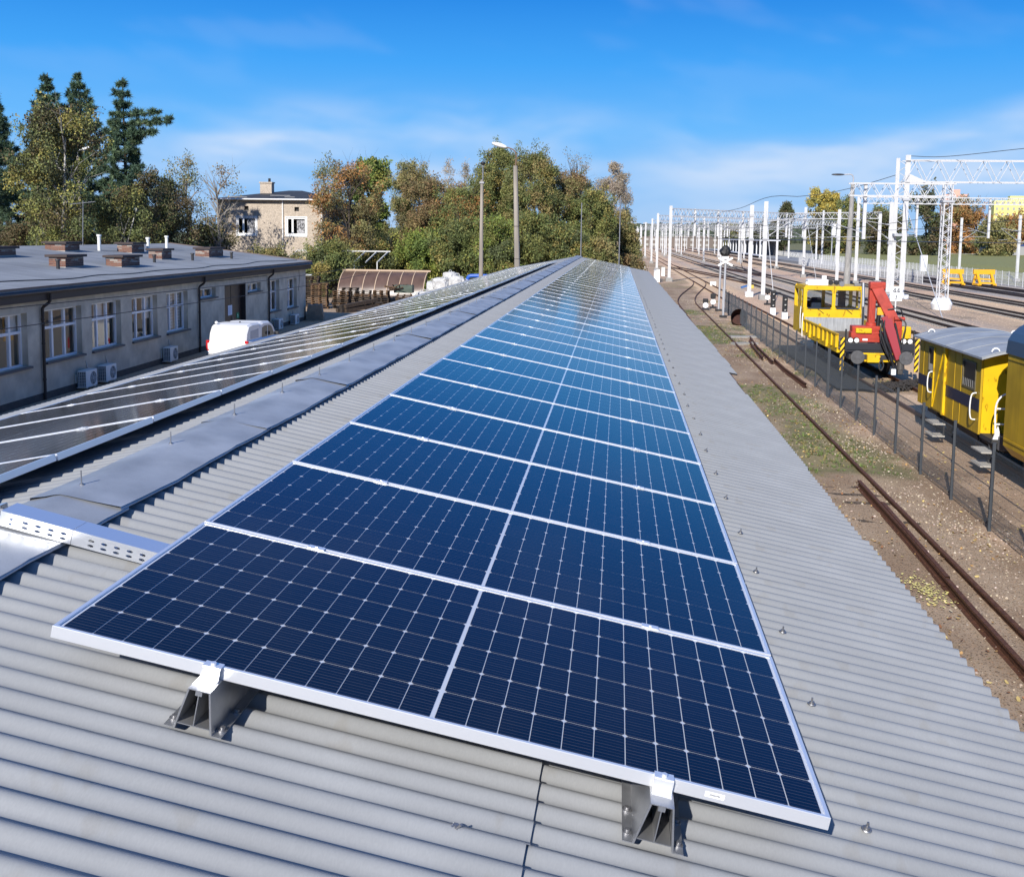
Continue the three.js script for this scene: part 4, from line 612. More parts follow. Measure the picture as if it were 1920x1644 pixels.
const list = [ // name, label, x, z, h, r, opts
  ['undergrowth_tree', 'dark tree behind the leftmost chimneys', -45.5, -80, 8.2, 3.2, { pal: P.dark, base: 0.03, seed: 41 }], ['undergrowth_tree', 'dark brownish tree right of the birch', -39.5, -88, 10.8, 2.8, { pal: P.dark, base: 0.05, seed: 42, blobs: 26 }], ['undergrowth_tree', 'dark thicket tree behind the rear chimney of the office roof', -36.6, -84, 8.6, 2.7, { pal: P.dark, base: 0.03, seed: 43, blobs: 26 }],
  ['thin_tree', 'half-bare tree with grey twigs left of the cream house', -37.6, -90, 12.4, 2.0, { pal: P.olive, base: 0.3, blobs: 15, per: 16, clump: CL.sparse, seed: 44, barkMat: paleBark, twig: 3 }], ['thin_tree', 'twiggy brown tree overhanging the left corner of the cream house', -35.2, -91, 11.7, 2.2, { pal: P.brown, base: 0.25, blobs: 11, per: 12, clump: CL.sparse, seed: 45, barkMat: paleBark, twig: 4 }], ['undergrowth_tree', 'dark bush at the left foot of the cream house', -36.4, -92, 6.2, 2.3, { pal: P.dark, base: 0.02, seed: 46, blobs: 22 }],
  ['thin_tree', 'grey-green tree at the right of the cream house roof', -28.6, -103, 12.4, 2.1, { pal: P.olive, base: 0.35, blobs: 18, per: 18, clump: CL.sparse, seed: 47, twig: 3, barkMat: paleBark }], ['chestnut_tree', 'rust-brown autumn chestnut in front of the shaded house end', -25.0, -97, 12.0, 3.4, { pal: [...P.rust, ...P.olive, ...P.brown], base: 0.3, blobs: 26, per: 24, seed: 48, clump: CL.broad, trunkR: 0.17, twig: 2 }], ['leafy_tree', 'bright green treetop above the rust-brown chestnut', -29.6, -126, 15.0, 2.4, { pal: P.fresh, base: 0.3, seed: 49, clump: CL.big }], ['leafy_tree', 'olive-brown tree right of the chestnut', -23.4, -118, 13.4, 3.4, { pal: P.olive, base: 0.15, seed: 50, blobs: 30 }], ['leafy_tree', 'grey-brown tree behind the brown curved canopy', -20.6, -112, 11.4, 3.2, { pal: P.brown, base: 0.1, seed: 51, blobs: 28 }],
  ['poplar_tree', 'pale leafless poplar, taller of the two beside it', -24.2, -150, 16.6, 1.0, { pal: P.grey, base: 0.2, blobs: 16, per: 14, clump: CL.sparse, seed: 52, barkMat: paleBark, twig: 4 }], ['poplar_tree', 'pale leafless poplar left of the concrete poles', -22.0, -152, 16.2, 0.9, { pal: P.grey, base: 0.2, blobs: 12, per: 14, clump: CL.sparse, seed: 53, barkMat: paleBark, twig: 4 }],
  ['leafy_tree', 'rusty green tree left of the short concrete pole', -16.4, -110, 10.4, 3.6, { pal: [...P.rust, ...P.green, ...P.green], base: 0.06, seed: 54, blobs: 34 }], ['leafy_tree', 'tall dark green tree between the two concrete poles', -12.9, -115, 15.3, 3.6, { pal: P.green, base: 0.06, seed: 55, blobs: 40, clump: CL.broad }], ['leafy_tree', 'tall leafy tree right of the lamp pole', -8.9, -112, 14.4, 3.8, { pal: [...P.green, ...P.olive], base: 0.06, seed: 56, blobs: 42 }], ['leafy_tree', 'brownish tree near the far end of the shed ridge', -5.4, -116, 12.6, 3.4, { pal: [...P.olive, ...P.brown], base: 0.08, seed: 57, blobs: 36 }], ['bare_tree', 'leafless tree with dark twigs above the brownish one', -5.4, -138, 16.4, 2.8, { pal: P.brown, base: 0.5, blobs: 8, per: 7, clump: CL.sparse, seed: 58, twig: 6 }], ['leafy_tree', 'low green tree beside the birch at the end of the row', -2.9, -112, 10.6, 2.8, { pal: P.green, base: 0.05, seed: 59, blobs: 34 }],
  ['weeping_birch', 'weeping grey birch at the right end of the trees', -0.6, -124, 14.2, 2.4, { pal: P.grey, base: 0.18, blobs: 30, per: 22, clump: CL.birch, seed: 60, barkMat: birchBark, twig: 3 }], ['leafy_tree', 'greenish brown tree under the weeping birch', 0.4, -118, 8.4, 2.0, { pal: P.olive, base: 0.05, seed: 61, blobs: 22 }],
  ['shrub', 'green shrub behind the pallets, left', -25.6, -92, 4.6, 2.6, { pal: P.green, base: 0.0, seed: 62, blobs: 24 }], ['shrub', 'green shrub behind the pallets, right', -22.2, -101, 5.0, 2.8, { pal: P.green, base: 0.0, seed: 63, blobs: 24 }], ['shrub', 'green shrub behind the left end of the curved canopy', -18.9, -100, 5.6, 2.9, { pal: P.fresh, base: 0.0, seed: 64, blobs: 28 }], ['shrub', 'leafy green shrub behind the white bags', -14.6, -98, 6.8, 3.0, { pal: P.green, base: 0.0, seed: 65, blobs: 32 }], ['shrub', 'leafy green shrub behind the short concrete pole', -11.2, -97, 7.0, 3.0, { pal: [...P.green, ...P.fresh], base: 0.0, seed: 66, blobs: 32 }], ['shrub', 'green shrub behind the foot of the lamp pole', -7.8, -99, 7.4, 3.0, { pal: P.green, base: 0.0, seed: 67, blobs: 32 }], ['shrub', 'dark shrub by the far end of the shed roof', -4.4, -100, 6.2, 2.6, { pal: P.green, base: 0.0, seed: 68, blobs: 28 }], ['shrub', 'shrub behind the far gable of the shed', -1.6, -101, 5.2, 2.2, { pal: P.olive, base: 0.0, seed: 69, blobs: 22 }], ['shrub', 'low shrub beside the track at the end of the trees', 1.2, -116, 3.6, 1.6, { pal: P.brown, base: 0.0, seed: 70, blobs: 14 }], ['shrub', 'thicket by the wooden fence of the cream house', -31.0, -93, 3.8, 2.6, { pal: P.olive, base: 0.0, seed: 71, blobs: 22 }],
  ['undergrowth_tree', 'tree filling the gap between the chestnut and the poplars', -27.2, -112, 8.5, 3.0, { pal: P.olive, base: 0.02, seed: 72, blobs: 26 }], ['leafy_tree', 'tree filling the gap behind the short concrete pole', -15.0, -122, 11.6, 3.4, { pal: [...P.olive, ...P.green], base: 0.05, seed: 73, blobs: 32 }], ['leafy_tree', 'brown tree behind the poplars', -19.6, -130, 11.8, 3.6, { pal: P.brown, base: 0.05, seed: 74, blobs: 30 }], ['undergrowth_tree', 'dark tree at the foot of the pines, by the left edge', -52, -80, 7.4, 3.4, { pal: P.dark, base: 0.02, seed: 75, blobs: 24 }], ['undergrowth_tree', 'dark tree between the birches and the house', -40.8, -84, 6.6, 2.8, { pal: P.dark, base: 0.02, seed: 76, blobs: 22 }],
];
for (const [n, l, x, z, h, r, o] of list) tree(n, l, x, z, h, r, { group: G1, category: n === 'shrub' ? 'shrub' : 'tree', per: 36, ...o, blobs: Math.round((o.blobs ?? 20) * (n === 'leafy_tree' ? 1.75 : n === 'chestnut_tree' ? 1.2 : n === 'shrub' ? 1.4 : 1.15)) });
const farList = [['poplar_tree', 'golden poplar across the station, broadest of three', 75.4, -420, 25.2, 3.0, P.gold, 0.12], ['poplar_tree', 'golden poplar beside the broadest one', 79.4, -420, 24.8, 2.5, P.gold, 0.12], ['poplar_tree', 'thin golden poplar left of the street lamp', 83, -422, 23.8, 1.8, P.gold, 0.15], ['leafy_tree', 'small dark conifer-like tree left of the golden poplars', 66, -430, 20.4, 2.6, P.dark, 0.05], ['leafy_tree', 'green tree behind the street lamp across the station', 72.5, -345, 18.3, 6.0, P.green, 0.05], ['leafy_tree', 'dark green tree under the left golden poplar', 66.5, -355, 13.0, 6.5, P.dark, 0.03], ['leafy_tree', 'dark tree left of the large mast', 79.5, -330, 14.6, 7.0, P.green, 0.03], ['leafy_tree', 'large dark tree behind the lattice mast', 83.5, -300, 19.6, 6.6, P.dark, 0.04], ['leafy_tree', 'dark tree left of the lattice mast', 75, -312, 13.6, 5.8, P.dark, 0.03], ['leafy_tree', 'brown autumn tree under the pink tower', 108, -345, 18.0, 7.5, P.rust, 0.03], ['leafy_tree', 'brown tree in front of the grey shop', 116.0, -375, 20.5, 6.5, P.brown, 0.03], ['leafy_tree', 'rust tree below the yellow tower', 120, -335, 13.5, 7, P.rust, 0.03], ['leafy_tree', 'green tree at the right edge across the station', 117.5, -300, 13.2, 6.5, P.green, 0.03], ['leafy_tree', 'green-brown tree above the white banner', 102, -300, 11.0, 5.4, P.olive, 0.03], ['leafy_tree', 'dark tree behind the station platform, left', 62, -470, 12.5, 7, P.dark, 0.02], ['leafy_tree', 'dark tree behind the station platform, right', 70, -480, 13.5, 7, P.dark, 0.02], ['leafy_tree', 'olive tree behind the platform roofs', 52, -500, 12, 7, P.olive, 0.02]];
farList.forEach(([n, l, x, z, h, r, pal, base], k) => tree(n, l, x, z, h, r, { pal, base, blobs: 34, per: 22, clump: CL.far, seed: 200 + k, scale: [0.7, 1.25], group: G2 }));
// ---------- the cream house behind the office ----------
{
  const plaster = std(lin(0.74, 0.63, 0.51), 0.95, { map: rep(speck, 0.5), bumpMap: rep(speck, 0.8), bumpScale: 0.02 }), white = M.white, roofM = std(lin(0.055, 0.06, 0.068), 0.7, { map: rep(grime, 0.3) });
  const Hs = thing('cream_house', 'cream rendered house with white windows and a low dark roof, behind the office', 'house', [-33.4, 0, -105]);
  const x0 = -5.3, x1 = 5.1, z0 = -9, z1 = 5, H = 8.7, wins = [[-3.4, -1.5, 5.4, 7.1], [1.5, 3.45, 5.4, 7.1]], small = [[-2.7, -2.25, 7.75, 8.15], [2.3, 2.75, 7.7, 8.1]];
  const s = new THREE.Shape([[x0, 0], [x1, 0], [x1, H], [x0, H]].map((p) => new THREE.Vector2(...p))); for (const [a, b, c, d] of [...wins, ...small]) s.holes.push(new THREE.Path([[a, c], [a, d], [b, d], [b, c]].map((p) => new THREE.Vector2(...p))));
  part('wall', metreUV(new THREE.ExtrudeGeometry(s, { depth: 0.35, bevelEnabled: false }).translate(0, 0, z1 - 0.35)), plaster, Hs);
  part('wall', [bxa(x1 - 0.35, x1, 0, H, z0, z1 - 0.36), bxa(x0, x0 + 0.35, 0, H, z0, z1 - 0.36), bxa(x0 + 0.36, x1 - 0.36, 0, H, z0, z0 + 0.3), bxa(x0 + 0.36, x1 - 0.36, 0, H - 0.1, -1.0, -0.8)], plaster, Hs);
  const lace = std(lin(0.5, 0.5, 0.52), 0.9, { map: rep(tex(128, 128, (u, v) => 120 + 130 * sstep(0.4, 0.6, fbm(u * 16, v * 10, 3, 501, 16, 10))), 1) });
  for (const [a, b, c, d] of wins) { const z = z1 - 0.1, W = part('window', [bxa(a, b, c, c + 0.16, z - 0.05, z + 0.06), bxa(a, b, d - 0.14, d, z - 0.05, z + 0.06), bxa(a, a + 0.14, c + 0.16, d - 0.14, z - 0.05, z + 0.06), bxa(b - 0.14, b, c + 0.16, d - 0.14, z - 0.05, z + 0.06), bxa(a + 0.5, a + 0.68, c + 0.16, d - 0.14, z - 0.05, z + 0.05)], white, Hs); part('pane', new THREE.PlaneGeometry(b - a - 0.3, d - c - 0.3).translate((a + b) / 2, (c + d) / 2, z), M.glass, W); part('curtain', new THREE.PlaneGeometry(0.75, d - c - 0.3).translate(b - 0.6, (c + d) / 2, z - 0.12), lace, W); part('surround', [bxa(a - 0.1, b + 0.1, c - 0.14, c - 0.002, z1 - 0.2, z1 + 0.06), bxa(a - 0.12, a - 0.002, c, d + 0.1, z1 - 0.05, z1 + 0.03), bxa(b + 0.002, b + 0.12, c, d + 0.1, z1 - 0.05, z1 + 0.03), bxa(a, b, d + 0.002, d + 0.1, z1 - 0.05, z1 + 0.03)], white, W); }
  for (const [a, b, c, d] of small) part('vent_opening', bxa(a, b, c, d, z1 - 0.34, z1 - 0.3), M.black, Hs);
  const apex = [[-0.5, 9.95, -2.2], [0.9, 9.95, -2.2]], e = 0.5, y = H + 0.12, cn = [[x0 - e, y, z1 + e], [x1 + e, y, z1 + e], [x1 + e, y, z0 - e], [x0 - e, y, z0 - e]], tri = (...p) => p.flat();
  const rg = new THREE.BufferGeometry(); rg.setAttribute('position', new THREE.Float32BufferAttribute([tri(cn[0], cn[1], apex[1]), tri(cn[0], apex[1], apex[0]), tri(cn[1], cn[2], apex[1]), tri(cn[2], cn[3], apex[0]), tri(cn[2], apex[0], apex[1]), tri(cn[3], cn[0], apex[0])].flat(), 3)); rg.computeVertexNormals();
  const R = part('roof', metreUV(rg), roofM, Hs);
  part('eaves', [bxa(x0 - e, x1 + e, H + 0.0, H + 0.11, z1 - 0.0, z1 + e), bxa(x1, x1 + e, H, H + 0.11, z0 - e, z1 - 0.003), bxa(x0 - e, x0, H, H + 0.11, z0 - e, z1 - 0.003)], std(lin(0.60, 0.58, 0.55), 0.8), R);
  part('gutter', bar([x0 - e, H + 0.1, z1 + e + 0.06], [x1 + e, H + 0.1, z1 + e + 0.06], 0.07), white, R);
  part('chimney', [bx(1.2, 2.1, 0.8, -2.0, 9.6, 0.2), bx(1.35, 0.12, 0.95, -2.0, 10.62, 0.2)], plaster, R); part('chimney_pot', bar([-1.75, 10.6, 0.2], [-1.75, 11.05, 0.2], 0.13), M.black, R);
  part('drainpipe', [bar([1.15, H, z1 + 0.08], [1.15, 0, z1 + 0.08], 0.06), bar([x1 - 0.12, H, z1 + 0.08], [x1 - 0.12, 0, z1 + 0.08], 0.06)], white, Hs);
  part('roof_seam', [[-3.5, 8.98, 4.35, 1.8], [0.4, 9.2, 3.4, 2.0], [1.6, 9.02, 4.2, 1.0]].map(([a, b, c, l]) => bx(l, 0.03, 0.1, a, b + 0.05, c)), std(lin(0.5, 0.5, 0.5), 0.8), R);
}
{ // old board fence and a pergola of pale bars below the house
  const wood = [0.05, 0.07, 0.035].map((v) => std(lin(v * 1.15, v, v * 0.85), 0.9, { map: rep(woodgrain, 2) })), F = thing('board_fence', 'dark weathered board fence below the cream house', 'fence', [-37, 0, -90]), g = bx(0.14, 1.9, 0.025, 0, 0.95, 0), r = rng(8);
  for (let k = 0; k < 92; k++) { const b = part('board', g, wood[k % 3], F, [k * 0.16, 0.0 + r() * 0.08, -0.06 * k * 0.16]); b.rotation.z = (r() - 0.5) * 0.03; }
  part('rail', [beam([0, 0.5, -0.05], [14.7, 0.5, -0.94], 0.06, 0.08), beam([0, 1.5, -0.05], [14.7, 1.5, -0.94], 0.06, 0.08)], wood[0], F);
  const Pg = thing('pergola', 'lean-to frame of pale bars below the cream house', 'pergola', [-29.3, 0, -95]), pm = std(lin(0.55, 0.55, 0.53), 0.7);
  part('beam', beam([0, 4.05, 0], [8.6, 4.05, -0.4], 0.12, 0.12), pm, Pg); for (let k = 0; k < 9; k++) { part('rafter', beam([k * 1.05, 4.0, -0.04 * k], [k * 1.05 - 0.5, 3.1, 1.9], 0.08, 0.1), pm, Pg); if (k % 2 === 0) part('post', beam([k * 1.05 - 0.5, 0, 1.9], [k * 1.05 - 0.5, 3.1, 1.9], 0.09, 0.09), pm, Pg); }
}
// ---------- pallets, curved canopy, white bags in the yard ----------
{
  const wood = [[0.30, 0.17, 0.085], [0.20, 0.125, 0.075], [0.13, 0.09, 0.062], [0.36, 0.21, 0.11], [0.09, 0.07, 0.055]].map((c) => std(lin(...c), 0.9, { map: rep(woodgrain, 1.5) }));
  const deck = join([-0.35, -0.175, 0, 0.175, 0.35].map((z) => bx(1.2, 0.022, 0.12, 0, 0.133, z))), bottom = join([-0.34, 0, 0.34].map((z) => bx(1.2, 0.022, 0.1, 0, 0.011, z))), block = join([-0.34, 0, 0.34].map((z) => bx(0.1, 0.078, 0.1, 0, 0.061, z))), string = join([-0.55, 0, 0.55].map((x) => bx(0.1, 0.022, 0.8, x, 0.111, 0)));
  const r = rng(90), words = ['lowest', 'second', 'third', 'fourth', 'fifth', 'sixth', 'seventh', 'eighth', 'ninth', 'tenth', 'eleventh', 'twelfth', 'thirteenth', 'fourteenth', 'fifteenth', 'sixteenth'];
  function stack(where, x, z, n, turn, tone) {
    for (let k = 0; k < n; k++) {
      const t = thing('pallet', `${k === n - 1 && n > 1 ? 'top' : words[k]} wooden pallet of ${where}`, 'pallet', [x + (r() - 0.5) * 0.12, k * 0.146 + 0.012, z + (r() - 0.5) * 0.12], turn + (r() - 0.5) * 0.12, 'stacked wooden pallets'), m = wood[r() < 0.65 ? tone : Math.floor(r() * 5)];
      part('top_deck', deck, m, t); part('stringer', string, m, t); part('bottom_deck', bottom, m, t); for (const bxx of [-0.55, 0, 0.55]) part('block_row', block, m, t, [bxx, 0, 0]);
    }
  }
  stack('the tall stack behind the office corner', -23.4, -79.5, 16, 0.1, 1); stack('the tall stack nearest the concrete block', -22.2, -77.6, 13, 0.08, 3); stack('the middle stack beside the tall ones', -20.8, -78.4, 9, 0.0, 0); stack('the dark stack in the middle of the pallets', -20.6, -80.4, 10, 0.05, 2); stack('the short stack right of the middle one', -19.4, -79.6, 9, 0.1, 4); stack('the leaning low stack at the right', -17.9, -76.8, 4, 0.4, 4); stack('the low stack in front of the curved canopy', -18.6, -82.6, 8, 0.0, 2); stack('the stack half hidden by the office corner', -24.9, -80.6, 15, 0.0, 0); stack('the low dark stack by the beams', -16.6, -78.2, 3, 0.2, 2);
  const bm = thing('beam_pile', 'pile of dark timber beams leaning beside the pallets', 'beam pile', [-19.2, 0, -75.2]); [[0, 0, 0], [0.35, 0.05, 0.2], [0.65, 0, 0.1], [0.3, 0.28, 0.15], [0.62, 0.30, 0.1]].forEach(([x, y, z], k) => part('timber', beam([x - 0.8, y + 0.14, z + 1.0], [x + 0.9, y + 0.28 + 0.05 * k, z - 1.6], 0.24, 0.24), wood[k % 2 ? 4 : 2], bm));
  single('white_board', 'white board lying on top of the pallets behind the office corner', 'board', bx(1.6, 0.05, 0.8), M.white, [-24.4, 2.40, -80.1]).rotation.set(0.02, 0.2, 0.03);
  single('green_box', 'grey-green metal box lying on the low pallets', 'box', rbx(1.5, 0.62, 0.8, 0.03, 0, 0.31, 0), std(lin(0.10, 0.14, 0.11), 0.7, { map: rep(grime, 1) }), [-16.9, 1.0, -83.0]);
  stack('the rough pile under the grey-green box', -16.9, -83.0, 6, 0.3, 1);
  const junk = thing('scrap_pile', 'pile of scrap wood and branches in front of the curved canopy', 'scrap pile', [-17.6, 1.17, -82.6]); for (let k = 0; k < 16; k++) part('stick', bar([(r() - 0.5) * 1.6, 0.05 + 0.3 * r(), (r() - 0.5)], [(r() - 0.5) * 2.0, 0.1 + 0.5 * r(), (r() - 0.5) * 1.4], 0.05 + 0.05 * r(), 0.03, 6), wood[k % 5], junk);
  // curved canopy of brown sheeting lying on its edge
  const cv = thing('curved_canopy', 'curved brown sheeted canopy with pale ribs standing in the yard', 'canopy', [-20.0, 0, -91]), n = 7, Lc = 7.4, R = 2.55, sheetM = std(lin(0.155, 0.095, 0.075), 0.35, { map: rep(grime, 0.5) }), ribM = std(lin(0.50, 0.37, 0.26), 0.6);
  const arc = (t) => [R * Math.cos(t), R * Math.sin(t) - 0.1], a0 = 0.02, a1 = 1.42;
  for (let k = 0; k <= n; k++) { const x = -Lc / 2 + k * Lc / n, pts = []; for (let i = 0; i <= 12; i++) { const [z, y] = arc(lerp(a0, a1, i / 12)); pts.push([x - 0.1 * (z / R), y, z]); } part('rib', tube(pts, 0.045, 6, 16), ribM, cv); if (k < n) { const pos = [], idx = []; for (let i = 0; i <= 12; i++) { const [z, y] = arc(lerp(a0, a1, i / 12)); for (const xx of [x + 0.02, x + Lc / n - 0.02]) pos.push(xx - 0.1 * z / R, y - 0.01, z - 0.02); } for (let i = 0; i < 12; i++) { const a = i * 2; idx.push(a, a + 1, a + 3, a, a + 3, a + 2); } const g = new THREE.BufferGeometry(); g.setAttribute('position', new THREE.Float32BufferAttribute(pos, 3)); g.setIndex(idx); g.computeVertexNormals(); part('sheet', metreUV(g), sheetM, cv); } }
  { const [z, y] = arc(a1); part('top_beam', beam([-Lc / 2 - 0.2, y + 0.06, z], [Lc / 2 + 0.2, y + 0.06, z], 0.16, 0.14), ribM, cv); part('back_leg', [-3.5, -1.2, 1.2, 3.5].map((x) => beam([x, 0, z - 0.6], [x, y, z], 0.1, 0.1)), ribM, cv); }
  // white bulk bags
  const bagM = std(lin(0.78, 0.78, 0.77), 0.8, { map: rep(grime, 1.5) });
  [[-15.4, 0.0, -84.6, 0.75], [-14.5, 0.0, -85.2, 0.85], [-13.6, 0, -85.4, 0.9], [-12.7, 0, -85.6, 0.85], [-14.2, 0.95, -85.6, 0.85], [-13.2, 1.05, -86.0, 0.9], [-13.7, 1.75, -86.4, 0.62], [-15.9, 0.0, -85.6, 0.7], [-12.3, 0.9, -86.6, 0.7], [-15.0, 0.8, -86.2, 0.75]].forEach(([x, y, z, s], k) => {
    const g = new THREE.IcosahedronGeometry(1, 4), p = g.attributes.position; for (let i = 0; i < p.count; i++) { const v = V(p.getX(i), p.getY(i), p.getZ(i)), f = 0.86 + 0.30 * (fbm(v.x * 2.4 + 5 * k, v.y * 2.4 + v.z * 1.7, 4, 600 + k) - 0.5) * 1.5; const q = (c) => Math.sign(c) * Math.pow(Math.abs(c), 0.62); p.setXYZ(i, q(v.x) * f * s, (q(v.y) * f * 0.8 + 0.72) * s, q(v.z) * f * s); } g.computeVertexNormals();
    const places = ['at the left foot of the pile', 'second from the left at the foot of the pile', 'in the middle at the foot of the pile', 'at the right foot of the pile', 'on the left of the second layer', 'on the right of the second layer', 'at the very top of the pile', 'behind the left foot of the pile', 'at the right end of the upper layer', 'behind the second layer on the left'];
    const t = thing('bulk_bag', `crumpled white bulk bag ${places[k]}`, 'bag', [x, y, z], k * 0.7, 'white bulk bags'); part('sack', metreUV(join([g])), bagM, t); part('lifting_loop', tube([[-0.4 * s, 1.15 * s, 0], [-0.3 * s, 1.6 * s, 0.1], [0.1 * s, 1.5 * s, 0.1], [0.2 * s, 1.15 * s, 0]], 0.03, 5, 12), bagM, t);
  });
  single('blue_pipe', 'bent bright blue pipe beside the white bags', 'pipe', tube([[0, 0, 0], [0, 1.95, 0], [0.15, 2.2, 0], [0.5, 2.25, 0], [1.7, 2.25, 0.1]], 0.17, 10, 24), std(lin(0.02, 0.10, 0.46), 0.4), [-12.5, 0, -88]);
  single('spoil_heap', 'low heap of stones by the edge of the yard', 'heap', (() => { const g = new THREE.SphereGeometry(1, 20, 10, 0, 6.283, 0, 1.57), p = g.attributes.position; for (let i = 0; i < p.count; i++) { const f = 0.8 + 0.4 * fbm(p.getX(i) * 3 + 7, p.getZ(i) * 3, 3, 640); p.setXYZ(i, p.getX(i) * 3.2 * f, p.getY(i) * 0.7 * f, p.getZ(i) * 1.4 * f); } g.computeVertexNormals(); return metreUV(g); })(), std(lin(0.28, 0.22, 0.17), 0.95, { map: rep(stoneTex, 0.5) }), [-20, 0, -84.5]);
}
// ---------- concrete poles ----------
{
  const conc = std(lin(0.45, 0.40, 0.34), 0.9, { map: rep(grime, 1) });
  const a = thing('concrete_pole', 'concrete pole with a black siren head on top', 'pole', [-9.3, 0, -72]); part('shaft', bar([0, 0, 0], [0, 9.4, 0], 0.17, 0.1, 12), conc, a); part('top_rod', bar([0.06, 9.35, 0], [0.06, 10.4, 0], 0.04), M.steel, a); part('siren', new THREE.SphereGeometry(0.17, 14, 10).scale(1, 0.75, 1).translate(0.06, 10.5, 0), M.black, a); part('clamp', bx(0.3, 0.12, 0.3, 0, 9.2, 0), M.steel, a);
  const b = thing('lamp_pole', 'tall concrete lamp pole with a white street lantern', 'street lamp', [-5.75, 0, -62]); part('shaft', bar([0, 0, 0], [-0.3, 9.7, 0], 0.2, 0.125, 12), conc, b); part('bracket', tube([[-0.3, 9.6, 0], [-0.28, 10.4, 0], [-0.45, 10.62, 0], [-1.0, 10.8, 0]], 0.04, 6, 16), std(lin(0.16, 0.10, 0.07), 0.7), b); part('lantern', new THREE.SphereGeometry(0.5, 16, 10).scale(0.95, 0.26, 0.36).rotateZ(-0.28).translate(-1.25, 10.88, 0), M.white, b); part('band', [6.2, 4.3].map((y) => new THREE.TorusGeometry(0.165, 0.012, 5, 14).rotateX(1.57).translate(-0.3 * y / 9.7, y, 0)), M.black, b);
  const c = thing('lamp_pole', 'street lamp half hidden in the yellow-green birch', 'street lamp', [-43.1, 0, -82]); part('shaft', bar([0, 0, 0], [-0.2, 11.5, 0], 0.18, 0.1, 10), conc, c); part('lantern', new THREE.SphereGeometry(0.5, 14, 8).scale(1, 0.25, 0.36).rotateZ(0.3).translate(0.4, 12.1, 0), M.white, c); part('bracket', tube([[-0.2, 11.4, 0], [-0.15, 11.9, 0], [0.2, 12.05, 0]], 0.04, 6, 10), M.steel, c);
  [[-2.6, -75, 8.0, 'first thin metal post behind the far gable of the shed'], [0.1, -77, 8.6, 'thin metal post at the right of the far gable']].forEach(([x, z, h, l]) => { const t = thing('thin_post', l, 'post', [x, 0, z]); part('shaft', bar([0, 0, 0], [0, h, 0], 0.05, 0.035, 8), M.steel, t); part('foot', bx(0.5, 0.9, 0.5, 0, 0.45, 0), conc, t); });
}
// ---------- station: masts, gantries, wires ----------
const mastWhite = std(lin(0.64, 0.65, 0.665), 0.5, { map: rep(tex(128, 256, (u, v) => 236 + 36 * (fbm(u * 6, v * 10, 4, 701, 6, 10) - 0.5)), 1, 0.5) }), concGrey = std(lin(0.46, 0.45, 0.43), 0.9, { map: rep(speck, 1) }), insul = std(lin(0.35, 0.37, 0.40), 0.4), galv = std(lin(0.45, 0.46, 0.48), 0.5, { metalness: 0.4 });
const hMast = (h, w = 0.34, d = 0.30) => [bx(w, h, 0.02, 0, h / 2, d / 2 - 0.01), bx(w, h, 0.02, 0, h / 2, -d / 2 + 0.01), bx(0.02, h, d - 0.042, 0, h / 2, 0)];
const G3 = 'white masts of the overhead line';
function mast(label, x, z, h, o = {}) {
  const t = thing('catenary_mast', label, 'mast', [x, 0, z], 0, G3); part('shaft', hMast(h, o.w ?? 0.34), mastWhite, t); part('footing', rbx(0.75, 0.75, 0.75, 0.04, 0, 0.1, 0), o.block ? M.white : concGrey, t);
  for (const s of o.arms ?? []) { const a = part('bracket_arm', [bar([0, 7.2, 0], [s * 2.6, 7.6, 0], 0.035), bar([0, 5.7, 0], [s * 2.5, 7.5, 0], 0.03), bar([s * 1.6, 6.0, 0], [s * 2.9, 5.9, 0], 0.025)], galv, t); part('insulator', [bar([s * 0.15, 7.22, 0], [s * 0.6, 7.3, 0], 0.075), bar([s * 0.15, 5.8, 0], [s * 0.5, 6.05, 0], 0.075)], insul, a); }
  if (o.band) part('band', o.band.map((y) => bx(0.5, 0.22, 0.42, 0, y, 0)), galv, t);
  return t;
}
const mastList = [[13.55, -100.3, 9.1, 'white mast with a black lamp at its foot, right of the crossing sign', { arms: [1], band: [5.6] }], [12.9, -105.4, 8.9, 'white mast just behind the one with the lamp, nearer the crossing sign', { band: [5.6, 7.9], block: 1 }], [27.2, -135.1, 9.4, 'slim white mast beside the grey street lamp', { arms: [-1] }], [43.2, -231, 11.8, 'white mast carrying a boxed signal left of the street lamp', {}], [27.6, -161.5, 10.4, 'white mast with clamps at the right end of the nearest wide gantry', { band: [5.8, 7.5, 8.6], arms: [-1, 1] }], [46.0, -293, 11.1, 'white mast behind the long white fence', {}], [27.3, -110.3, 9.5, 'slim white mast immediately left of the tall gantry leg', { band: [5.4], arms: [-1] }], [30.4, -139.4, 11.1, 'white mast at the left end of the rear gantry, beside the street lamp', { band: [8.2] }], [57.5, -185.7, 9.6, 'white mast with clamps behind the hidden buffer stop', { band: [6.4], arms: [1] }], [57.2, -158.7, 9.5, 'white mast at the right edge of the picture', { band: [6.0], arms: [-1] }],
  [6.9, -320, 8.7, 'far white mast in the left line, sixth from the near gantry', {}], [7.0, -377, 8.6, 'far white mast in the left line, seventh from the near gantry', {}], [7.1, -430, 8.6, 'far white mast in the left line, eighth from the near gantry', {}], [7.2, -490, 8.6, 'far white mast in the left line, ninth from the near gantry', {}], [7.2, -560, 8.6, 'far white mast in the left line, tenth from the near gantry', {}], [7.2, -640, 8.6, 'last white mast in the left line', {}], [15.2, -367, 9.5, 'far white mast between the first tracks, left of a pair', {}], [15.5, -346, 9.6, 'far white mast between the first tracks, right of a pair', {}], [21.7, -398, 10.6, 'left one of two far white masts standing close together', {}], [22.6, -398, 10.4, 'right one of two far white masts standing close together', {}]];
for (const [x, z, h, l, o] of mastList) mast(l, x, z, h, o);
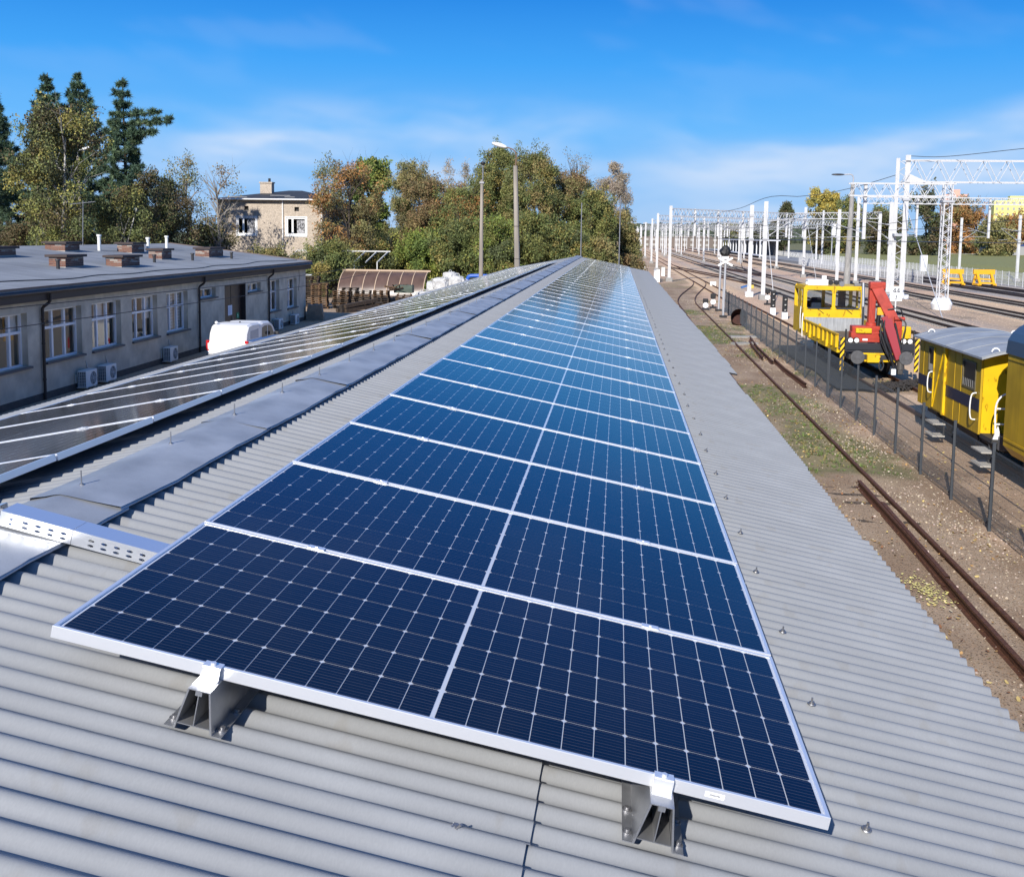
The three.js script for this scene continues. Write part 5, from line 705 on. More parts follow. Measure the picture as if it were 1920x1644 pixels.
{ const r = rng(55); for (let k = 0; k < 22; k++) { const z = -250 - k * 16 - r() * 10, x = [19.9, 26.5, 33.6, 39.0, 14.2][k % 5] + (r() - 0.5); mast(`white mast in the crowd before the platform, ${ord(k)} counting from the near end`, x, z, 8.5 + 2 * r(), { w: 0.3 }).userData.group = 'far masts before the platform'; } }
// lattice gantries: four chords, zigzag braces, legs, hanging posts
function gantry(label, [xa, za], [xb, zb], hb, ht, o = {}) {
  const { legs = [], drops = [], step = 1.5, w = 0.55, fine = true, dropTo = 5.9, legH = 9.7 } = o, t = thing('gantry', label, 'gantry', [xa, 0, za], 0, 'lattice gantries over the tracks'), A = V(0, 0, 0), B = V(xb - xa, 0, zb - za), D = B.clone().sub(A), L = D.length(), n = D.clone().normalize(), s = V(-n.z, 0, n.x).multiplyScalar(w / 2), at = (f, y, k) => A.clone().addScaledVector(D, f).addScaledVector(s, k).setY(y);
  const cr = 0.1; for (const k of [-1, 1]) for (const y of [hb, ht]) part('chord', beam(at(0, y, k), at(1, y, k), cr, cr), mastWhite, t);
  const m = Math.round(L / step), braces = [], top = [];
  for (let i = 0; i < m; i++) for (const k of [-1, 1]) { const f0 = i / m, f1 = (i + 1) / m, fm = (i + 0.5) / m; braces.push(beam(at(f0, hb, k), at(fm, ht, k), 0.05, 0.05), beam(at(fm, ht, k), at(f1, hb, k), 0.05, 0.05)); if (k > 0) top.push(beam(at(f0, hb, -1), at(f0, hb, 1), 0.05, 0.05), beam(at(fm, ht, -1), at(fm, ht, 1), 0.05, 0.05)); }
  if (fine) for (const b of [...braces, ...top]) part('brace', b, mastWhite, t); else part('brace', [...braces, ...top], mastWhite, t).userData.kind = 'stuff';
  for (const f of legs) { const p = at(f, 0, 0), hh = typeof legH === 'number' ? legH : legH[legs.indexOf(f)]; part('leg', hMast(hh, 0.36).map((g) => g.translate(p.x, 0, p.z)), mastWhite, t); part('footing', rbx(0.85, 0.8, 0.85, 0.04, p.x, 0.12, p.z), concGrey, t); }
  for (const f of drops) { const p = at(f, 0, 0); part('hanging_post', bxa(p.x - 0.13, p.x + 0.13, dropTo, ht + 0.1, p.z - w / 2 - 0.35, p.z - w / 2 - 0.09), mastWhite, t); part('bracket_arm', [bar([p.x, dropTo + 0.5, p.z - w / 2 - 0.2], [p.x - 2.6, dropTo + 1.3, p.z - w / 2 - 0.2], 0.035), bar([p.x - 0.3, dropTo + 0.2, p.z - w / 2 - 0.2], [p.x - 3.0, dropTo + 0.1, p.z - w / 2 - 0.2], 0.025)], galv, t); }
  return t;
}
gantry('nearest wide gantry spanning the left-hand tracks', [6.65, -137.7], [27.6, -160.6], 8.35, 9.35, { legs: [0], drops: [0.16, 0.32, 0.5, 0.66, 0.84], legH: 9.7 });
gantry('second wide gantry spanning the left-hand tracks', [6.6, -180.4], [27.6, -203], 8.35, 9.35, { legs: [0, 1], drops: [0.2, 0.4, 0.62, 0.82], legH: 9.7 });
gantry('third wide gantry spanning the left-hand tracks', [7.3, -232.5], [28.4, -254], 8.35, 9.35, { legs: [0, 1], drops: [0.2, 0.4, 0.62, 0.82], fine: false });
gantry('fourth wide gantry spanning the left-hand tracks', [7.4, -290.9], [29, -312], 8.35, 9.35, { legs: [0, 1], drops: [0.22, 0.45, 0.7], fine: false });
gantry('fifth wide gantry spanning the left-hand tracks', [7.2, -345], [29, -366], 8.35, 9.35, { legs: [0, 1], drops: [0.25, 0.5, 0.75], fine: false });
gantry('sixth wide gantry, last one before the hill', [7.2, -410], [30, -432], 8.35, 9.35, { legs: [0, 1], drops: [0.3, 0.6], fine: false });
gantry('first gantry over the platform, in the middle distance', [29, -255], [50, -275], 8.4, 9.4, { legs: [0, 1], drops: [0.3, 0.65], fine: false });
gantry('second gantry over the platform, further back', [29.5, -312], [52, -332], 8.4, 9.4, { legs: [0, 1], drops: [0.3, 0.65], fine: false });
gantry('third gantry over the platform, furthest back', [29.5, -370], [54, -392], 8.4, 9.4, { legs: [0, 1], drops: [0.3, 0.65], fine: false });
gantry('short gantry between the clamped mast and the street lamp', [24.6, -151], [33.5, -141], 8.45, 9.25, { legs: [1], drops: [], legH: 9.3 });
gantry('gantry over the platform tracks behind the street lamp', [30, -205], [46, -230], 8.6, 9.5, { legs: [0, 1], drops: [0.4, 0.75], fine: false });
{ // the big near gantry with its paired leg
  const g = gantry('largest gantry, crossing the top right of the picture', [27.3, -106.6], [64, -106.6], 11.3, 13.35, { legs: [], drops: [], step: 2.15, w: 1.3 });
  part('leg', hMast(13.85, 0.42, 0.3).map((q) => q.translate(0.3, 0, 0.35)), mastWhite, g); part('leg', hMast(13.6, 0.3, 0.25).map((q) => q.translate(-0.45, 0, -0.35)), mastWhite, g);
  const rungs = []; for (let y = 0.8; y < 13; y += 1.15) rungs.push(beam([-0.42, y, -0.3], [0.3, y + 0.55, 0.3], 0.05, 0.05), beam([0.3, y + 0.55, 0.3], [-0.42, y + 1.1, -0.3], 0.05, 0.05)); for (const b of rungs) part('lacing', b, mastWhite, g);
  part('footing', rbx(1.8, 0.9, 1.6, 0.05, 0, 0.0, 0), M.white, g); part('gusset', [prism([[0, 0], [1.6, 0], [0, 0.7]], 0.05).translate(0.4, 11.35, 0.62)], mastWhite, g); part('band', [bx(1.3, 0.25, 0.9, 0, 6.2, 0), bx(0.7, 0.2, 0.5, 0.3, 9.6, 0.35)], galv, g);
  const st = thing('lattice_mast', 'white lattice mast with a flared foot, in front of the left buffer stop', 'mast', [26.75, 0, -90.4]), c = []; for (const sx of [-1, 1]) for (const sz of [-1, 1]) part('corner_post', beam([sx * 0.36, 0.7, sz * 0.36], [sx * 0.3, 10.25, sz * 0.3], 0.09, 0.09), mastWhite, st);
  for (let y = 0.9, k = 0; y < 10; y += 0.48, k++) for (const [ax, az, bx_, bz] of [[-1, 1, 1, 1], [-1, -1, 1, -1], [-1, -1, -1, 1], [1, -1, 1, 1]]) { const f = k % 2 ? 1 : -1, r0 = 0.34; part('lacing', beam([(f > 0 ? ax : bx_) * r0, y, (f > 0 ? az : bz) * r0], [(f > 0 ? bx_ : ax) * r0, y + 0.48, (f > 0 ? bz : az) * r0], 0.045, 0.045), mastWhite, st); }
  part('foot', [new THREE.CylinderGeometry(0.62, 0.9, 0.5, 8).translate(0, 0.75, 0), new THREE.CylinderGeometry(0.9, 0.78, 0.5, 8).translate(0, 0.27, 0)], M.white, st); part('band', [bx(0.9, 0.2, 0.9, 0, 8.9, 0)], galv, st);
  gantry('short cantilever gantry on the lattice mast', [18.9, -90.4], [27.3, -90.4], 9.3, 10.3, { step: 1.15, w: 0.7, drops: [0.17], dropTo: 5.75 });
  gantry('rear gantry crossing behind the lattice mast', [30.4, -139.4], [60, -139.4], 10.3, 11.1, { step: 0.95, w: 0.8, drops: [0.25, 0.55, 0.83], dropTo: 6.1 });
}
{ // wires
  const wire = (label, pts, r = 0.022) => single('overhead_wire', label, 'wire', tube(pts.map((p) => [p[0] - pts[0][0], p[1] - pts[0][1], p[2] - pts[0][2]]), r, 4, 40), std(lin(0.05, 0.06, 0.07), 0.6), pts[0]);
  wire('dark feeder wire climbing from the far masts to the largest gantry', [[13.07, 9.4, -190], [14.98, 9.39, -135], [16.79, 10.23, -116], [19.12, 10.09, -113], [23.14, 10.81, -110], [27.03, 12.09, -107]], 0.03); wire('dark feeder wire running right from the top of the largest gantry', [[27.5, 13.8, -106.6], [30.4, 13.7, -106.4], [36, 14.0, -100], [40, 13.9, -90], [44, 13.2, -78]], 0.03);
  for (const x of [10.55, 17.3, 22.5, 30.7, 36.4]) { const pts = [], p2 = []; for (let z = -60; z > -420; z -= 15) { const f = (z % 60) / 60; pts.push([x, 5.6, z]); p2.push([x, 7.0 - 0.5 * Math.sin(Math.PI * Math.abs(f)), z]); } const n = { 10.55: 'crane track', 17.3: 'third track', 22.5: 'fourth track', 30.7: 'fifth track', 36.4: 'sixth track' }[x]; wire(`contact wire over the ${n}`, pts, 0.014); wire(`carrying wire above the contact wire of the ${n}`, p2, 0.014); }
  for (const [x, z, tx, ty, tz, l] of [[23.6, -79.2, 27.5, 9.4, -106.4, 'white guy wire from the largest gantry down to the ground'], [13.7, -94, 13.5, 8.6, -100.3, 'thin white guy wire of the mast with the black lamp'], [27.8, -152, 27.6, 9.2, -161, 'thin white guy wire of the clamped mast']]) single('guy_wire', l, 'wire', bar([0, 0, 0], [tx - x, ty, tz - z], 0.035, 0.035, 6), mastWhite, [x, 0, z]);
}
// ---------- street lamp, signals, crossing sign, boxes ----------
{
  const L = thing('lamp_pole', 'grey street lamp with a flat dark lantern behind the crane wagon cab', 'street lamp', [27.9, 0, -132.6]); part('shaft', bar([0, 0, 0], [0.2, 12.4, 0], 0.42, 0.24, 12), concGrey, L); part('bracket', tube([[0.2, 12.3, 0], [0.22, 13.2, 0], [0.0, 13.5, 0], [-0.9, 13.5, 0]], 0.08, 6, 16), galv, L); part('lantern', new THREE.SphereGeometry(0.8, 14, 8).scale(1, 0.16, 0.4).translate(-1.6, 13.5, 0), std(lin(0.05, 0.055, 0.065), 0.4), L);
  const bagM = std(lin(0.008, 0.008, 0.009), 0.55);
  function crossing(label, x, z, h) { const t = thing('crossing_sign', label, 'sign', [x, 0, z], 0, 'crossing sign posts'); part('post', bar([0, 0, 0], [0.05, h, 0], 0.08, 0.08, 12), galv, t); part('foot', rbx(0.5, 0.2, 0.5, 0.03, 0, 0.05, 0), M.black, t); return t; }
  const c1 = crossing('grey post of the crossing sign, left of the two', 7.95, -83.7, 4.2), c2 = crossing('grey post carrying the white cross and the black-bagged signal', 7.65, -77.0, 4.6);
  part('cross_arm', bx(1.15, 0.14, 0.03).rotateZ(0.5).translate(0.02, 4.0, 0.12), M.white, c2); part('cross_arm', bx(1.15, 0.14, 0.03).rotateZ(-0.5).translate(0.02, 4.0, 0.155), M.white, c2);
  const bagGeo = (() => { const g = new THREE.IcosahedronGeometry(1, 3), p = g.attributes.position; for (let i = 0; i < p.count; i++) { const v = V(p.getX(i), p.getY(i), p.getZ(i)), f = 0.85 + 0.4 * (fbm(v.x * 2 + 4, v.y * 2 + v.z, 3, 720) - 0.5); p.setXYZ(i, v.x * 0.44 * f, v.y * 0.5 * f, v.z * 0.3 * f); } g.computeVertexNormals(); return g; })();
  part('black_bag', join([bagGeo]).translate(0.0, 4.75, 0.02), bagM, c2); part('lamp_box', rbx(0.5, 0.18, 0.14, 0.02, 0, 4.28, 0.12), M.white, c2);
  [[11.9, -76.5, 1.5, 'dwarf signal with black head beside the crane wagon cab, right'], [11.6, -80.2, 1.7, 'taller dwarf signal with black head beside the crane wagon cab, left']].forEach(([x, z, h, l]) => { const t = thing('dwarf_signal', l, 'signal', [x, 0, z], 0, 'dwarf signals'); part('head', rbx(0.34, h * 0.75, 0.3, 0.04, 0, h * 0.72, 0), M.black, t); for (const f of [0.45, 0.7, 0.95]) { const hd = part('hood', new THREE.CylinderGeometry(0.1, 0.1, 0.18, 12, 1, true).rotateX(1.57).translate(0, h * f, 0.2), M.black, t); part('lens', new THREE.CircleGeometry(0.075, 12).translate(0, h * f, 0.16), std(lin(0.5, 0.5, 0.5), 0.3), hd); } part('foot', rbx(0.4, h * 0.34, 0.36, 0.02, 0, h * 0.16, 0.0), M.white, t); });
  [[12.9, -92.6, 1.2, 'black shunting lamp at the foot of the white mast'], [7.75, -86.5, 1.0, 'black and white lamp post cluster at the foot of the crossing sign'], [7.0, -84.6, 0.7, 'point lever lamp beside the siding']].forEach(([x, z, h, l]) => { const t = thing('shunting_lamp', l, 'signal', [x, 0, z]); part('body', rbx(0.4, 0.4, 0.34, 0.05, 0, h, 0), M.black, t); part('plate', new THREE.CylinderGeometry(0.22, 0.22, 0.04, 14).rotateX(1.57).translate(0, h * 0.55, 0.16), M.white, t); part('stand', [bar([0, 0, 0], [0, h, 0], 0.07), bx(0.5, 0.16, 0.4, 0, 0.08, 0)], M.black, t); });
  [[5.0, -135.5, 1.6, 0.75, 'large white cabinet at the foot of the second mast'], [6.7, -157, 1.3, 0.5, 'white cabinet between the first two masts'], [4.6, -185, 0.9, 0.35, 'small white marker post in the dry grass'], [11.4, -128, 0.5, 0.7, 'low white box between the tracks'], [28.5, -150, 0.7, 0.6, 'white box beside the clamped mast'], [57, -205, 3.0, 1.2, 'white cabinet at the end of the road']].forEach(([x, z, h, w, l]) => { const t = thing('equipment_cabinet', l, 'cabinet', [x, 0, z]); part('case', rbx(w, h, w * 0.7, 0.02, 0, h / 2, 0), M.white, t); part('door', bx(w * 0.84, h * 0.82, 0.015, 0, h * 0.52, w * 0.35 + 0.004), std(lin(0.74, 0.74, 0.73), 0.5), t); });
  // kilometre board: 44 over 3
  const km = thing('kilometre_board', 'white board on a post with the figures 44 and 3', 'sign', [20.7, 0, -81.1]), board = canvasTex(128, 160, (c, w, h) => { c.fillStyle = '#f2f2f0'; c.fillRect(0, 0, w, h); c.fillStyle = '#2b2f3c'; c.textAlign = 'center'; c.font = 'bold 76px sans-serif'; c.fillText('44', w / 2, 70); c.font = 'bold 66px sans-serif'; c.fillText('3', w / 2, 140); }, false);
  part('post', bar([0, 0, -0.05], [0, 2.1, -0.05], 0.05), M.white, km); part('panel', bx(0.86, 1.06, 0.02, 0, 1.72, 0), M.white, km); part('figures', new THREE.PlaneGeometry(0.84, 1.04).translate(0, 1.72, 0.0115), std(0xffffff, 0.6, { map: board }), km);
  // wrapped signals on tall posts
  [[27.2, -239, 8.0, 5.2, 'tall post with a white wrapped signal, left of the masts'], [44.6, -228, 8.4, 6.4, 'white wrapped signal hanging beside the mast by the street lamp']].forEach(([x, z, h, y, l]) => { const t = thing('signal_post', l, 'signal', [x, 0, z]); part('post', bar([0, 0, 0], [0, h, 0], 0.12), galv, t); part('wrapped_head', rbx(0.85, 2.5, 0.5, 0.12, 0.2, y + 1.3, 0.2), M.white, t); part('platform', bx(1.1, 0.08, 0.8, 0.2, y - 0.1, 0.1), galv, t); });
  // yellow buffer stops
  const yel = std(lin(0.72, 0.36, 0.01), 0.5), red = std(lin(0.5, 0.16, 0.05), 0.6);
  for (const [x, l] of [[42.4, 'yellow buffer stop half hidden by the lattice mast'], [46.2, 'yellow buffer stop standing clear, right of the lattice mast']]) { const t = thing('buffer_stop', l, 'buffer stop', [x, 0, -139], 0, 'yellow buffer stops'); for (const s of [-1, 1]) { part('side_frame', [beam([s * 0.85, 0.2, 1.2], [s * 0.85, 2.0, -0.5], 0.28, 0.22), beam([s * 1.2, 0.2, -0.4], [s * 0.85, 2.0, -0.5], 0.25, 0.25), beam([s * 1.0, 0.3, 1.1], [s * 1.15, 0.3, -0.6], 0.3, 0.25), beam([s * 0.95, 1.0, 0.4], [s * 1.1, 1.0, -0.5], 0.2, 0.2)], yel, t); part('buffer', [new THREE.CylinderGeometry(0.3, 0.3, 0.14, 14).rotateX(1.57).translate(s * 0.9, 1.75, -0.85), bar([s * 0.9, 1.75, -0.8], [s * 0.9, 1.75, -0.3], 0.14)], s < 0 ? red : yel, t); } part('cross_beam', bx(2.6, 0.6, 0.4, 0, 1.85, -0.35), yel, t); part('tie', [beam([-0.8, 0.5, 0.9], [0.8, 0.5, 0.9], 0.2, 0.25), beam([-0.8, 1.0, 0.2], [0.8, 0.9, 0.2], 0.16, 0.2)], yel, t); }
}
// ---------- fences ----------
{
  const dark = std(lin(0.04, 0.048, 0.06), 0.6), N = 27, Z0 = -16.1, ST_ = 2.53, fx = (z) => 7.33 + (-z - 16) * 0.0146, F = thing('mesh_fence', 'dark grey welded mesh fence between the siding and the crane track', 'fence', [7.33, 0, -16.1]);
  const post = join([bx(0.06, 1.78, 0.04, 0, 0.86, 0), bx(0.064, 0.02, 0.044, 0, 1.76, 0)]), wires = []; for (let z = 0.05; z < ST_ - 0.03; z += 0.05) wires.push(bx(0.0036, 1.53, 0.0036, 0, 0.86, -z)); for (const y of [0.12, 0.32, 0.62, 0.86, 1.16, 1.4, 1.6]) wires.push(bx(0.004, 0.005, ST_ - 0.08, 0.004, y, -ST_ / 2)); for (const y of [0.14, 0.84, 1.58]) wires.push(bx(0.014, 0.006, ST_ - 0.08, 0.012, y, -ST_ / 2));
  const mesh = join(wires), clip = join([0.25, 0.85, 1.5].map((y) => bx(0.03, 0.035, 0.06, -0.03, y, 0)));
  for (let k = 0; k < N; k++) { const z = -k * ST_; part('post', post, dark, F, [fx(Z0 + z) - 7.33, 0, z]); part('clip', clip, dark, F, [fx(Z0 + z) - 7.33, 0, z]); if (k < N - 1) { const m = part('mesh_panel', mesh, dark, F, [fx(Z0 + z) - 7.33 + 0.01, 0, z]); m.rotation.y = -Math.asin(0.0146); m.userData.kind = 'stuff'; } }
  part('post', post, dark, F, [fx(-38.7) - 7.33, 0, -22.55]);
  const gate = thing('fence_gate', 'narrow pale metal gate leaf at the far end of the dark fence', 'gate', [8.24, 0, -82.3]); part('leaf', [bx(0.05, 1.9, 0.05, 0, 0.95, 0), bx(0.05, 1.9, 0.05, -0.02, 0.95, -1.2), bx(0.04, 0.05, 1.15, -0.01, 1.85, -0.6), bx(0.04, 0.05, 1.15, -0.01, 0.15, -0.6), bx(0.012, 1.6, 1.1, -0.01, 1.0, -0.6)], std(lin(0.5, 0.52, 0.55), 0.5, { metalness: 0.3 }), gate);
  function whiteFence(label, pts, h) {
    const t = thing('white_fence', label, 'fence', [pts[0][0], 0, pts[0][1]], 0, 'white station fences'), [[xa, za], [xb, zb]] = pts, L = Math.hypot(xb - xa, zb - za), n = Math.round(L / 2.5), dx = (xb - xa) / n, dz = (zb - za) / n, P0 = bx(0.08, h, 0.08, 0, h / 2, 0), w = [], S = Math.hypot(dx, dz);
    for (let k = 1; k < 17; k++) w.push(bx(0.012, h - 0.2, 0.012, 0, h / 2, -k * S / 17)); for (const y of [0.15, 0.5, 0.9, 1.3, h - 0.1]) w.push(bx(0.022, 0.03, S, 0.015, y, -S / 2)); const g = join(w), a = Math.atan2(-dx, -dz);
    for (let k = 0; k <= n; k++) { part('post', P0, mastWhite, t, [dx * k, 0, dz * k]); if (k < n) { const m = part('mesh_panel', g, mastWhite, t, [dx * k, 0, dz * k]); m.rotation.y = a; m.userData.kind = 'stuff'; } }
  }
  whiteFence('short white fence ending behind the crane arm', [[40.3, -145], [40.0, -240]], 1.75); whiteFence('long white fence behind the buffer stops', [[50.2, -118], [51.2, -200]], 1.9); whiteFence('white fence along the road further back', [[51.4, -203], [52.3, -380]], 1.9); whiteFence('short stretch of white fence on the green bank', [[96, -330], [104, -318]], 2.2);
}
// ---------- platform, far buildings and hill ----------
{
  const roofs = thing('platform_shelter', 'pale platform shelter with open dark bays in the far station', 'shelter', [33, 0, -330]), pale = std(lin(0.62, 0.64, 0.68), 0.7);
  part('roof', bx(6, 0.4, 130, 12.5, 5.2, -60), pale, roofs); part('back_wall', bx(0.3, 4.6, 130, 14.6, 2.6, -60), std(lin(0.05, 0.05, 0.055), 0.8), roofs); for (let k = 0; k < 14; k++) part('column', bx(0.35, 5.0, 0.35, 10, 2.5, 3 - k * 9.6), pale, roofs); part('platform_edge', bx(1.2, 0.9, 150, 8.8, 0.45, -60), pale, roofs);
  const glassM = std(lin(0.34, 0.33, 0.30), 0.5);
  function block(label, x, z, w, h, d, col, turn, floors, bays, cat = 'building') { const t = thing('tower_block', label, cat, [x, 0, z], turn), m = std(col, 0.85); part('wall', bxa(-w / 2, w / 2, 0, h, -d / 2, d / 2), m, t); for (let i = 0; i < floors; i++) for (let j = 0; j < bays; j++) part('window', bx(w / bays * 0.45, h / floors * 0.45, 0.2, -w / 2 + (j + 0.5) * w / bays, (i + 0.5) * h / floors, d / 2 + 0.02), glassM, t); part('roof_house', bx(w * 0.35, h * 0.09, d * 0.5, w * 0.05, h * 1.045, 0), m, t); return t; }
  block('yellow residential tower block at the right edge of the skyline', 248, -700, 26, 31.5, 16, lin(0.72, 0.66, 0.22), -0.15, 9, 8); block('pink residential tower block left of the yellow one', 226, -750, 14, 37, 16, lin(0.68, 0.36, 0.28), -0.1, 11, 4);
  block('low pink house far down the track', 1.5, -560, 8, 9, 9, lin(0.62, 0.34, 0.26), 0, 2, 3, 'house'); block('white signal box far down the track', 5.5, -470, 5, 8.2, 6, lin(0.75, 0.75, 0.74), 0, 2, 3, 'house'); block('small white house far down the track, beside the pink one', -3.5, -540, 6, 6.5, 7, lin(0.7, 0.68, 0.64), 0, 2, 2, 'house'); block('long low building behind the far masts', 40, -620, 60, 6, 12, lin(0.16, 0.13, 0.11), 0, 2, 14);
  const shop = thing('shop_building', 'low grey shop with a blue band across the green bank', 'shop', [112, 1.9, -312]); part('wall', bxa(-9, 9, 0, 3.6, -4, 4), std(lin(0.30, 0.31, 0.33), 0.8), shop); part('blue_band', bxa(-9.1, 9.1, 2.6, 3.5, 3.8, 4.1), std(lin(0.03, 0.06, 0.20), 0.5), shop); part('roof', bxa(-9.6, 9.6, 3.62, 3.95, -4.6, 4.8), std(lin(0.25, 0.24, 0.24), 0.8), shop); part('shutter', bxa(1.5, 5.5, 0.05, 2.5, 4.01, 4.08), std(lin(0.28, 0.32, 0.40), 0.6), shop);
  const ban = canvasTex(256, 128, (c, w, h) => { c.fillStyle = '#f4f3f1'; c.fillRect(0, 0, w, h); c.fillStyle = '#3c4658'; c.font = 'bold 30px sans-serif'; c.fillRect(24, 26, 150, 12); c.fillStyle = '#c2312c'; c.fillRect(18, 74, 70, 26); c.fillStyle = '#4b5a70'; c.fillRect(104, 78, 120, 16); }, false);
  const banner = thing('banner', 'white advertising banner beside the grey shop', 'banner', [118.2, 1.9, -300]); part('sheet', bx(6.6, 3.4, 0.05, 0, 2.1, 0), M.white, banner); part('print', new THREE.PlaneGeometry(6.5, 3.3).translate(0, 2.1, 0.03), std(0xffffff, 0.7, { map: ban }), banner); part('pole', [-3.2, 3.2].map((x) => bar([x, 0, -0.08], [x, 3.8, -0.08], 0.06)), galv, banner);
  const hill = new THREE.PlaneGeometry(1400, 260, 90, 12).rotateX(-Math.PI / 2), p = hill.attributes.position; for (let i = 0; i < p.count; i++) { const x = p.getX(i), z = p.getZ(i), e = 1 - Math.abs(z) / 130; p.setY(i, Math.max(-2, e * (30 + 10 * fbm(x * 0.01 + 3, 0.5, 3, 740)) * (0.5 + 0.5 * sstep(700, 120, Math.abs(x))) - 2)); } hill.computeVertexNormals();
  struct('hill', metreUV(hill), std(lin(0.055, 0.075, 0.05), 0.95, { map: rep(litter, 0.01) }), scene, [60, 0, -2300]);
  const r = rng(31), T = new THREE.IcosahedronGeometry(1, 1), wood = []; for (let k = 0; k < 2600; k++) { const x = -340 + r() * 800, z = -1350 - r() * 900, s = 4 + 5 * r(), v = 0.7 + 0.6 * r(); wood.push({ x, y: sstep(-1900, -2250, z) * 24 + s * 0.4, z, s, sy: s * (0.8 + 0.5 * r()), ry: r() * 6, c: lin(0.05 * v, 0.065 * v, 0.035 * v) }); } scatter('distant_wood', T, std(0xffffff, 0.95), wood);
  [[14, -2330, 16], [26, -2330, 18], [40, -2330, 14], [-4, -2320, 13], [58, -2330, 15]].forEach(([x, z, h], k) => { const t = thing('distant_block', `${['second', 'third', 'fourth', 'leftmost', 'rightmost'][k]} tiny block on the skyline beyond the hill`, 'building', [x, 22, z]); part('wall', bx(9, h, 8, 0, h / 2, 0), std(lin(0.4, 0.42, 0.46), 0.9), t); });
}
// small things strewn by the tracks
{
  const r = rng(64), rm = std(lin(0.12, 0.05, 0.04), 0.8, { map: rep(rust, 1) });
  const drum = thing('rusty_tub', 'rusty brown tub lying by the dark fence', 'tub', [8.0, 0, -70.4]); part('shell', [new THREE.CylinderGeometry(0.55, 0.45, 0.8, 16, 1, true).rotateX(1.2).translate(0, 0.42, 0)], rm, drum); part('bottom', new THREE.CylinderGeometry(0.45, 0.45, 0.04, 16).translate(0, -0.4, 0).rotateX(1.2).translate(0, 0.42, 0), rm, drum);
  single('white_slab', 'pale concrete slab beside the rusty beam', 'slab', bx(1.4, 0.12, 0.5), concGrey, [6.9, 0.05, -57.5]).rotation.y = 0.4; single('white_slab', 'second pale slab nearer the far fence end', 'slab', bx(1.8, 0.1, 0.5), concGrey, [7.4, 0.05, -61.5]).rotation.y = 0.2;
  single('blue_tool', 'small blue and yellow tool lying on the ballast', 'tool', join([beam([-0.5, 0.15, 0.3], [0.5, 0.4, -0.3], 0.2, 0.2)]), std(lin(0.06, 0.16, 0.4), 0.5), [14.5, 0, -122]); single('yellow_case', 'yellow case beside the blue tool on the ballast', 'case', rbx(0.7, 0.4, 0.4, 0.05, 0, 0.2, 0), std(lin(0.6, 0.45, 0.08), 0.5), [15.2, 0, -123]);
  const mk = []; for (let k = 0; k < 330; k++) { const a = (r() + r() + r() - 1.5) * 0.26, b = (r() + r() + r() - 1.5) * 0.75; mk.push({ x: 5.12 + a + b * 0.12, z: -17.3 + b, y: 0.03, s: 0.008 + 0.014 * r(), rx: (r() - 0.5) * 0.5, ry: r() * 6, rz: (r() - 0.5) * 0.5, c: lin(0.62, 0.55, 0.20) }); }
  scatter('yellow_spray_mark', new THREE.CircleGeometry(1, 6).rotateX(-Math.PI / 2), std(0xffffff, 0.8), mk);
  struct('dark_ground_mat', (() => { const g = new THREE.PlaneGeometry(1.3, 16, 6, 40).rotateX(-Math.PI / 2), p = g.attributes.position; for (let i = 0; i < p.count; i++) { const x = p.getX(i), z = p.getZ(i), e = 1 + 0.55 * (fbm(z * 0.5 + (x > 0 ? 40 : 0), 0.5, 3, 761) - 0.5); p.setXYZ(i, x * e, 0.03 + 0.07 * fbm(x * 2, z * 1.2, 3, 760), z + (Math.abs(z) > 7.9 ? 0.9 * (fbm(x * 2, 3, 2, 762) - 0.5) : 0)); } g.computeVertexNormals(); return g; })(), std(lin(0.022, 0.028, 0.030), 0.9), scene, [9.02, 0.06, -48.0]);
}
// ---------- rail crane wagon ----------
const railYellow = std(lin(0.78, 0.50, 0.008), 0.42, { map: rep(tex(256, 256, (u, v) => { const a = fbm(u * 6, v * 6, 4, 801, 6, 6), s = sstep(0.66, 0.78, fbm(u * 22, v * 9, 3, 802, 22, 9)); const k = 240 + 26 * (a - 0.5) - 60 * s; return [k, k - 10 * s, k - 8]; }), 0.5) });
const hazard = canvasTex(64, 256, (c, w, h) => { c.fillStyle = '#15130f'; c.fillRect(0, 0, w, h); c.fillStyle = '#f2c21c'; for (let y = -64; y < h + 64; y += 52) { c.beginPath(); c.moveTo(0, y + 44); c.lineTo(w, y); c.lineTo(w, y + 27); c.lineTo(0, y + 71); c.fill(); } }, false);
const tintGlass = new THREE.MeshPhysicalMaterial({ color: lin(0.80, 0.86, 0.88), transmission: 1, thickness: 0, roughness: 0.02, ior: 1.5 });
const lampM = std(lin(0.80, 0.80, 0.78), 0.2), wheelM = std(lin(0.06, 0.05, 0.045), 0.6, { metalness: 0.4 }), undersideM = std(lin(0.03, 0.03, 0.032), 0.7);
function wheelset(t, z, r = 0.46) { for (const s of [-1, 1]) { const w = part('wheel', [new THREE.CylinderGeometry(r, r, 0.12, 24).rotateZ(Math.PI / 2).translate(s * 0.75, r + 0.14, z), new THREE.CylinderGeometry(r + 0.03, r + 0.03, 0.03, 24).rotateZ(Math.PI / 2).translate(s * 0.69, r + 0.14, z)], wheelM, t); part('axle_box', [bx(0.22, 0.34, 0.36, s * 1.0, r + 0.16, z), bar([s * 1.0, r + 0.16, z], [s * 1.14, r + 0.16, z], 0.11)], undersideM, w); } part('axle', bar([-0.7, r + 0.14, z], [0.7, r + 0.14, z], 0.08), wheelM, t); }
